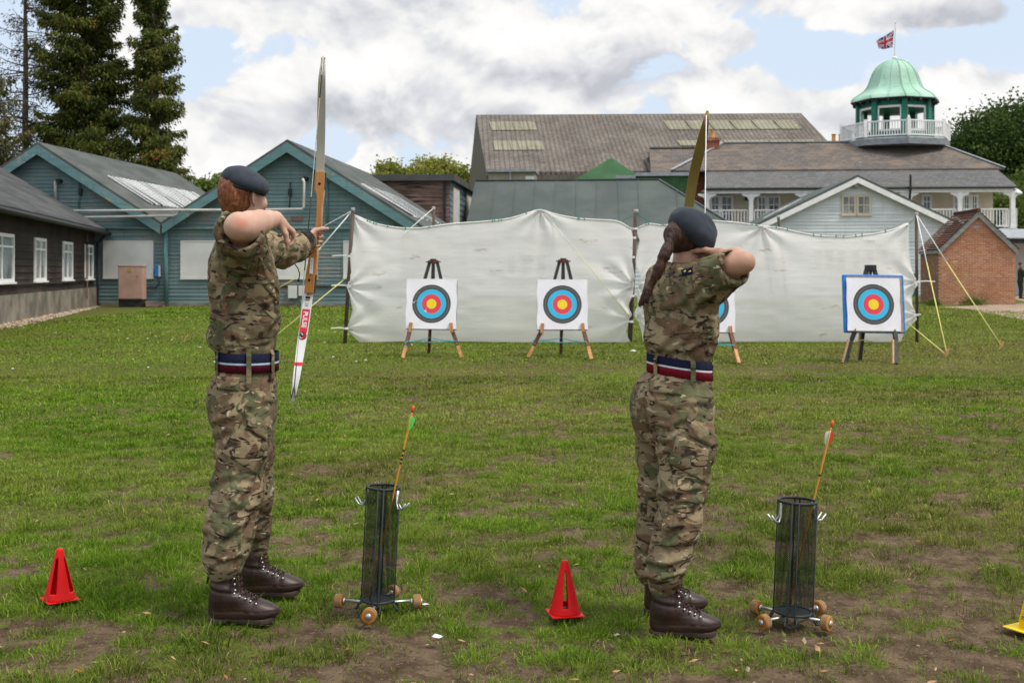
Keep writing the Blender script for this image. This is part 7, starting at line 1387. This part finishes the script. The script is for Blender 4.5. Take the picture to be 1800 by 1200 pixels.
s.loft([(xx(1186), 0, .70, .09, .145), (xx(1193), 0, zz(620), .085, .115), (xx(1200), 0, zz(530), .092, .135), (xx(1200), 0, zz(495), .08, .14), (xx(1202), 0, zz(476), .05, .085)], yaw, .03)
s.chain([rsh, rsh.lerp(rel, .72), rel, rel + Vector((.014, -.008, .004))], [.046, .0455, .033, .020], .02); s.cone(rel + Vector((-.03, 0, -.012)), rel + Vector((.010, 0, -.002)), .036, .022, .02); s.cone(rel + Vector((.014, -.004, .006)), rel + Vector((.020, -.004, .006)), .016, .013, .012); s.chain([rel, rel.lerp(rwr, .35) + Vector((0, 0, .004)), rwr], [.040, .041, .028], .02)
hand(s, rwr, (-.42, .90, .02), (-.85, -.45, -.15), (.0, .1, 1), ((30, 75, 40), (32, 75, 40), (36, 75, 40), (46, 80, 50)), .2, ((.7, .3, .7), (.85, .0, .6), (.9, -.1, .5)), .95, wr=.028)
s.chain([lsh, lel, lwr], [.05, .04, .028], .02); hand(s, lwr, (.15, .97, .05), (.95, -.2, 0), (0, 0, 1), ((62, 82, 48), (66, 84, 48), (70, 84, 48), (76, 84, 48)), .2, None, .92, wr=.028)
for a in ((w_(1205, 700, -.07), w_(1200, 860, -.11), w_(1168, 1015, -.13), .08, .055, .036), (w_(1168, 700, .07), w_(1160, 860, .12), w_(1148, 1005, .13), .08, .055, .036)): s.chain(a[:3], a[3:], .03); s.cone(a[2], a[2] + Vector((.01, 0, -.09)), .034, .034, .02); s.cone(a[2] + Vector((.01, 0, -.13)), a[2] + Vector((.12, 0, -.16 if a[2].y < 0 else -.125)), .027, .024, .02)
body = sk('body', s, skinmat('tanned_skin', (.37, .205, .140), (.44, .255, .180), ), wom, 1)
eyes = MB()
for q in (-1, 1): eyes.lathe([(.001, -.011), (.0085, -.007), (.011, 0), (.0085, .007), (.001, .011)], 10, HX(.079, q * .031, .005))
eyes.build('eyes', vary('eye_white_too', (.6, .6, .58), (.66, .66, .64), 9, .25, 0), body, smooth=True)
# hair
s = Sdf((-.28, -.30, 1.15), (.22, .26, 1.68), .0045)
s.ell(HX(-.016, 0, .018), (.100, .080, .104), hax, .01); s.ell(w_(1190, 415, -.02), (.050, .06, .06), None, .03); s.half(HX(.0, 0, 0), hax[0] * 1.0 - hax[2] * .25, .01); s.half(HX(-.06, 0, -.085), -hax[2] * 1.0 - hax[0] * .35, .015); s.cone(w_(1183, 412, -.05), w_(1176, 428, -.075), .036, .020, .025)
pony = [(1176, 428, -.078, .012), (1172, 439, -.086, .021), (1167, 451, -.090, .021), (1163, 459, -.094, .014), (1160, 469, -.096, .019), (1155, 482, -.096, .017), (1148, 495, -.095, .011), (1143, 502, -.094, .008)]
s.chain([w_(*p[:3]) for p in pony], [p[3] for p in pony], .012)
tail = [(1143, 502, -.094, .013), (1139, 511, -.092, .015), (1134, 521, -.09, .014), (1128, 531, -.09, .008), (1124, 538, -.088, .003)]; s.chain([w_(*p[:3]) for p in tail], [p[3] for p in tail], .012)
s.chain([w_(1140, 510, -.10), w_(1136, 526, -.105), w_(1138, 536, -.10)], [.010, .008, .003], .01); 
tq = R(40); s.half(w_(1212, 410, 0), (math.sin(tq), 0, math.cos(tq)), .004)
def hfn(v, f): v = relax(v, f, 1); n = vnormals(v, f); return v + n * (.0020 * vnoise(v @ np.array([[.87, 0, -.5], [0, 1, 0], [.5, 0, .87]]) * np.array([150, 150, 26]), 5) + .0018 * vnoise(v * np.array([55, 55, 16]), 6))[:, None]
hr = sk('hair', s, hairmat('dark_brown_hair', (.010, .0045, .003), (.036, .014, .0085), (.105, .042, .022), (4, 4, .9)), wom, fn=hfn)
def strands():
    m = MB(); keys = np.array([p[:3] for p in pony + tail[1:]], float); r = np.array([p[3] for p in pony + tail[1:]]); rr_ = random.Random(4)
    for i in range(260):
        a = rr_.uniform(0, 6.28); k0 = rr_.randint(0, 6); k1 = min(len(keys) - 1, k0 + rr_.randint(3, 6)); pts = []
        for q in range(k0, k1 + 1): c = w_(*keys[q]); rad = r[q] * rr_.uniform(.92, 1.12) + .0015; a += rr_.uniform(-.2, .2); pts.append(c + Vector((math.cos(a) * rad, math.sin(a) * rad, 0)))
        if rr_.random() < .3: pts[-1] += Vector((rr_.uniform(-.012, .012), rr_.uniform(-.012, 0), rr_.uniform(-.02, .0)))
        m.tube(pts, [.0011] * (len(pts) - 1) + [.0004], 4, cap=False)
    m.build('loose_strands', hairmat('loose_hair', (.02, .008, .005), (.07, .026, .015), (.15, .06, .03), (4, 4, .9)), hr, smooth=True)
strands()
m = MB(); 
for c, r_ in (((1177, 427, -.078), .016), ((1144, 501, -.094), .0125)): p = w_(*c); m.tube([p + Vector((.009, 0, .010)), p + Vector((-.002, 0, -.003)), p + Vector((-.012, -.002, -.014))][:2], r_, 10)
m.build('hair_tie', M_strap, hr, smooth=True)
# beret, pulled far down to her right
s = Sdf((-.20, -.24, 1.30), (.26, .30, 1.70), .0045); tl = R(40); e1, e3 = Vector((math.cos(tl), 0, -math.sin(tl))), Vector((math.sin(tl), 0, math.cos(tl)))
s.ell(w_(1216, 404, .015), (.095, .104, .086), (e1, (0, 1, 0), e3), .02); s.ell(w_(1226, 415, -.01), (.062, .090, .058), (e1, (0, 1, 0), e3), .03); s.ell(w_(1206, 396, .0), (.060, .092, .056), (e1, (0, 1, 0), e3), .03); s.half(w_(1207, 420, .0), -e3 + Vector((-.05, .05, 0)), .015)
def bfn(v, f): v = relax(v, f, 3); n = vnormals(v, f); return v + n * (.0075 * vnoise(v * 13, 8) + .0025 * vnoise(v * 34, 9))[:, None]
bt = sk('beret', s, M_beret, wom, fn=bfn)
# jacket
s = Sdf((-.34, -.34, .98), (.34, .74, 1.52), .006)
s.loft([(xx(1192), 0, zz(648), .088, .118), (xx(1193), 0, zz(632), .097, .128), (xx(1194), 0, zz(612), .106, .143), (xx(1197), 0, zz(580), .107, .150), (xx(1198), 0, zz(545), .104, .154), (xx(1199), 0, zz(515), .110, .168), (xx(1200), 0, zz(493), .095, .158), (xx(1203), 0, zz(478), .070, .115), (xx(1206), 0, zz(465), .054, .064)], yaw, .03, 2.25)
s.chain([w_(1224, 503, -.09), w_(1252, 492, -.155), w_(1276, 478, -.215)], [.082, .076, .069], .05); s.cone(w_(1266, 483, -.20), w_(1286, 472, -.245), .071, .070, .012); s.cone(w_(1293, 468, -.265), w_(1306, 462, -.30), .060, .068, .010, sub=True)
s.chain([lsh, lel, lwr], [.075, .062, .048], .04); s.ell(w_(1240, 575, -.02), (.040, .06, .085), None, .05); s.ell(w_(1157, 592, .0), (.05, .07, .045), None, .05); s.ell(w_(1160, 530, .03), (.05, .09, .07), None, .06)
s.chain([w_(1184, 468, -.02), w_(1192, 474, -.055), w_(1212, 480, -.06), w_(1228, 478, -.03)], [.016, .017, .016, .014], .015)
def fn(v, f): return cloth(v, f, OW, panels=[([(1262, 450), (1278, 446), (1303, 497), (1284, 509)], .004), ([(1250, 540), (1258, 560), (1261, 605), (1248, 604)], .006)],
    seams=[([(1176, 486), (1182, 530), (1192, 575), (1206, 622)], .005), ([(1206, 484), (1216, 520), (1232, 548), (1250, 552)], .005), ([(1236, 545), (1238, 590), (1240, 628)], .005), ([(1277, 447), (1302, 499)], .003)],
    folds=[([(1240, 520), (1206, 565), (1160, 612)], .012, 8), ([(1230, 500), (1200, 530), (1170, 540)], .010, 8), ([(1248, 545), (1222, 580), (1170, 622)], .010, 7), ([(1240, 560), (1225, 600), (1200, 624)], .009, 6), ([(1150, 540), (1165, 570), (1190, 590)], .009, 8), ([(1262, 508), (1244, 524), (1226, 528)], .009, 6), ([(1256, 478), (1268, 498), (1282, 506)], .007, 5), ([(1236, 478), (1248, 500), (1262, 516)], .007, 6), ([(1142, 600), (1170, 615), (1210, 618)], .009, 6), ([(1216, 612), (1236, 604), (1252, 590)], .009, 6), ([(1145, 500), (1155, 530), (1158, 570)], .007, 7)], amp=1.0, seed=31)
jk = sk('jacket', s, M_camo2, wom, fn=fn)
patch('sleeve_cuff', jk, OW, [(1262, 455), (1276, 449), (1298, 494), (1282, 505)], M_camo3, jk, .007)
rs_ = patch('rank_slide', jk, OW, [(1197, 474), (1216, 469), (1218, 480), (1199, 485)], M_navy, jk, .008)
M_gold = vary('gold_thread', (.45, .33, .06), (.5, .38, .09), 30, .6, 0)
for q in ([(1201, 476), (1206, 474.5), (1204, 478.5), (1202, 479)], [(1210, 476.5), (1214, 475), (1214.5, 477.5), (1210.5, 479)]): patch('embroidery', jk, OW, q, M_gold, rs_, .0125, .002, 4)
# trousers
s = Sdf((-.28, -.34, .08), (.28, .34, 1.08), .006)
s.loft([(xx(1184), 0, zz(775), .105, .15), (xx(1183), 0, zz(735), .120, .172), (xx(1184), 0, zz(700), .121, .174), (xx(1189), 0, zz(670), .110, .154), (xx(1193), 0, zz(652), .096, .130), (xx(1194), 0, zz(634), .090, .122)], yaw, .03, 2.2)
s.ell(w_(1160, 708, -.06), (.085, .085, .095), None, .05); s.ell(w_(1142, 706, .06), (.066, .085, .095), None, .05)
s.chain([w_(1205, 725, -.08), w_(1203, 790, -.10), w_(1200, 855, -.11), w_(1192, 920, -.12), w_(1179, 972, -.13), w_(1168, 1010, -.13)], [.098, .093, .088, .082, .072, .065], .04); s.cone(w_(1168, 1008, -.13), w_(1166, 1031, -.13), .064, .052, .02)
s.chain([w_(1160, 725, .08), w_(1162, 790, .10), w_(1160, 860, .12), w_(1152, 930, .13), w_(1147, 980, .13), w_(1145, 998, .13)], [.105, .090, .080, .072, .066, .062], .035); s.cone(w_(1145, 996, .13), w_(1146, 1013, .13), .060, .048, .02)
s.ell(w_(1228, 790, -.15), (.065, .045, .10), ((.9, 0, -.3), (0, 1, 0), (.3, 0, .9)), .03); s.ell(w_(1132, 795, .12), (.03, .05, .04), None, .03)
s.chain([w_(1138, 1008, -.13), w_(1166, 1012, -.20), w_(1195, 1000, -.13)], [.016, .018, .016], .02); s.chain([w_(1142, 985, -.13), w_(1172, 992, -.20), w_(1206, 982, -.13)], [.014, .015, .014], .02)
def fn(v, f): return cloth(v, f, OW, panels=[([(1141, 666), (1200, 669), (1199, 684), (1181, 695), (1144, 690), (1138, 682)], .007), ([(1208, 735), (1252, 754), (1255, 780), (1248, 786), (1222, 768), (1211, 750)], .009), ([(1196, 752), (1212, 752), (1224, 772), (1250, 788), (1246, 852), (1205, 840), (1172, 816)], .007)],
    seams=[([(1218, 656), (1219, 700), (1208, 734), (1196, 760), (1175, 812), (1186, 870), (1180, 930), (1172, 1000)], .006), ([(1236, 665), (1238, 700), (1222, 714)], .006), ([(1132, 660), (1130, 710), (1140, 760), (1152, 790)], .014), ([(1193, 694), (1191, 735)], .003)],
    folds=[([(1150, 745), (1180, 752), (1200, 736)], .012, 7), ([(1150, 770), (1174, 776), (1196, 758)], .012, 7), ([(1152, 800), (1170, 792), (1190, 775)], .010, 6), ([(1222, 708), (1238, 706), (1250, 698)], .010, 6), ([(1156, 870), (1184, 862), (1226, 858)], .009, 7), ([(1228, 880), (1204, 904), (1180, 930)], .010, 8), ([(1150, 915), (1170, 930), (1200, 925)], .009, 7), ([(1146, 950), (1172, 960), (1212, 950)], .011, 7), ([(1138, 985), (1164, 994), (1204, 980)], .012, 6), ([(1136, 1012), (1160, 1018), (1194, 1006)], .012, 5), ([(1122, 900), (1136, 910), (1146, 905)], .009, 6), ([(1120, 960), (1132, 968), (1142, 962)], .009, 6), ([(1150, 705), (1180, 716), (1205, 706)], .008, 7)], amp=1.0, seed=43)
tr = sk('trousers', s, M_camotr2, wom, fn=fn)
patch('pocket_flap', tr, OW, [(1141, 667), (1200, 671), (1198, 694), (1140, 688)], M_camotr3, tr, .008); patch('cargo_pocket', tr, OW, [(1190, 762), (1246, 790), (1240, 848), (1176, 815)], M_camotr3, tr, .009, .007); patch('pocket_flap', tr, OW, [(1207, 736), (1247, 756), (1246, 786), (1211, 764)], M_camotr, tr, .015)
bz = (xx(1193.5), 0); belt(wom, bz, zz(660), zz(628), .107, .142, yaw, -.13, [M_redweb, M_silverline, M_navy], (.46, .56))
zt = lambda y: zz(y)
for px, y0, y1, sh in ((1150, 622, 662, 0), (1218, 628, 684, 0), (1248, 636, 668, 0)): loopstrip(px, y0, y1, .110, .145, yaw, bz, .019, M_camotr2, tr, OW, zt)
m = MB(); p = w_(1251, 654, .03); m.box(p + Vector((-.008, -.012, -.036)), p + Vector((.004, .012, .036))); m.build('buckle', M_steel, wom, bevel=.003)
boot(wom, w_(1139, 1110, -.13).x, -.13, R(-2), .280, (.066, .0, .205), seed=5); boot(wom, w_(1130, 1075, .135).x, .135, R(3), .268, (.060, 0, .200), seed=6)
# ---------------------------------------------------------------- her bow
og = w_(1204, 486, .70); gl_ = OW + og; bow2 = thing('recurve_bow', 'olive limbed recurve bow drawn by the archer with the ponytail, upper limb above her beret', 'bow', gl_, 0, 'recurve bows')
def c_(px, py, dy): return P(px, py, OW.y + dy) - gl_
M_olive = vary('olive_gold_limb', (.215, .165, .045), (.265, .210, .065), 3, .38, 0)
up = fine([(1203, 400, .72, 16.5), (1211, 360, .70, 16.5), (1219.2, 310, .65, 17.6), (1229, 268, .58, 18.6), (1236.5, 235, .52, 15.5), (1241, 212, .49, 10), (1243.5, 195, .50, 4.5)]); lo = fine([(1196, 575, .72, 16.5), (1191, 620, .70, 16), (1186, 660, .64, 15), (1182, 700, .58, 12), (1180, 730, .53, 8), (1180, 742, .54, 4.5)])
for nm, arr in (('upper_limb', up), ('lower_limb', lo)): m = MB(); ribbon(m, [c_(*r[:3]) for r in arr], [r[3] / F * (OW.y + r[2]) for r in arr], .006); m.build(nm, M_olive, bow2, bevel=.0012)
m = MB(); m.slab([c_(x, y, .70) for x, y in ((1196, 400), (1213, 400), (1211, 450), (1207, 480), (1205, 520), (1205, 576), (1188, 576), (1192, 520), (1197, 490), (1200, 450))], (0, .05, 0)); m.build('riser', M_bowwood, bow2, bevel=.0035)
nk = w_(1238.5, 452, .06) + OW - gl_; t0, t1 = c_(1241.5, 203, .485), c_(1180, 736, .53); m = MB(); m.tube([t0, t0.lerp(nk, .5), nk], .0019, 6); m.tube([nk, t1], .0019, 6); sg = m.build('string', M_print, bow2, smooth=True); m = MB(); fk = t0.lerp(nk, .12)
for q in (-1, 1): m.tube([fk, c_(1241 + q * 3.6, 206, .494)], .002, 5)
m.build('serving', M_redwood, sg, smooth=True)
# ---------------------------------------------------------------- a figure beyond the brick hut
def far_person():
    b = P(1794, 526, 56); O = Vector((b.x, 56, 0)); t = thing('person', 'person in dark clothes standing beyond the brick hut, arms held out', 'person', O)
    s = Sdf((-.4, -.4, -.02), (.7, .4, 1.85), .018); V = Vector
    s.chain([V((-.02, -.10, .88)), V((.0, -.11, .48)), V((-.03, -.12, .06))], [.10, .075, .055], .03); s.chain([V((-.02, .10, .88)), V((.04, .11, .48)), V((.03, .12, .06))], [.10, .075, .055], .03)
    for y, x in ((-.12, -.03), (.12, .03)): s.cone(V((x - .02, y, .045)), V((x + .18, y, .04)), .045, .04, .02)
    s.loft([(0, 0, .82, .12, .17), (0, 0, 1.0, .12, .16), (.01, 0, 1.25, .14, .19), (.0, 0, 1.42, .11, .20), (0, 0, 1.5, .06, .10)], 0, .04)
    s.chain([V((.02, -.2, 1.38)), V((.10, -.22, 1.12)), V((.34, -.14, 1.22))], [.06, .05, .035], .03); s.chain([V((.02, .2, 1.38)), V((.14, .2, 1.14)), V((.44, .08, 1.26))], [.06, .05, .035], .03)
    for x, y, z in ((.36, -.12, 1.23), (.46, .06, 1.27)):
        s.ell(V((x, y, z)), (.05, .03, .04), None, .015)
        for q in range(4): s.cone(V((x + .03, y + .02, z + .03 - .02 * q)), V((x + .065 - .004 * q, y - .015, z + .028 - .02 * q)), .011, .009, .004)
        s.cone(V((x, y, z + .03)), V((x + .04, y + .01, z + .055)), .012, .01, .004)
    s.cone(V((0, 0, 1.48)), V((.01, 0, 1.58)), .06, .055, .02)
    headshape(s, (.015, 0, 1.655), (1, 0, 0), .95); o = sk('body', s, vary('dark_uniform', (.020, .022, .016), (.035, .036, .026), 9, .9, .2), t); o.data.materials.append(skinmat('shaded_skin', (.30, .18, .13), (.36, .22, .16)))
    for p in o.data.polygons: p.material_index = 1 if p.center.z > 1.535 or p.center.x > .40 else 0
    s = Sdf((-.2, -.2, 1.5), (.3, .2, 1.95), .012); s.ell((-.005, 0, 1.715), (.108, .09, .085), None, .02); s.half((0, 0, 1.69), (.25, 0, -1), .01); sk('beret', s, M_beret, t)
far_person()
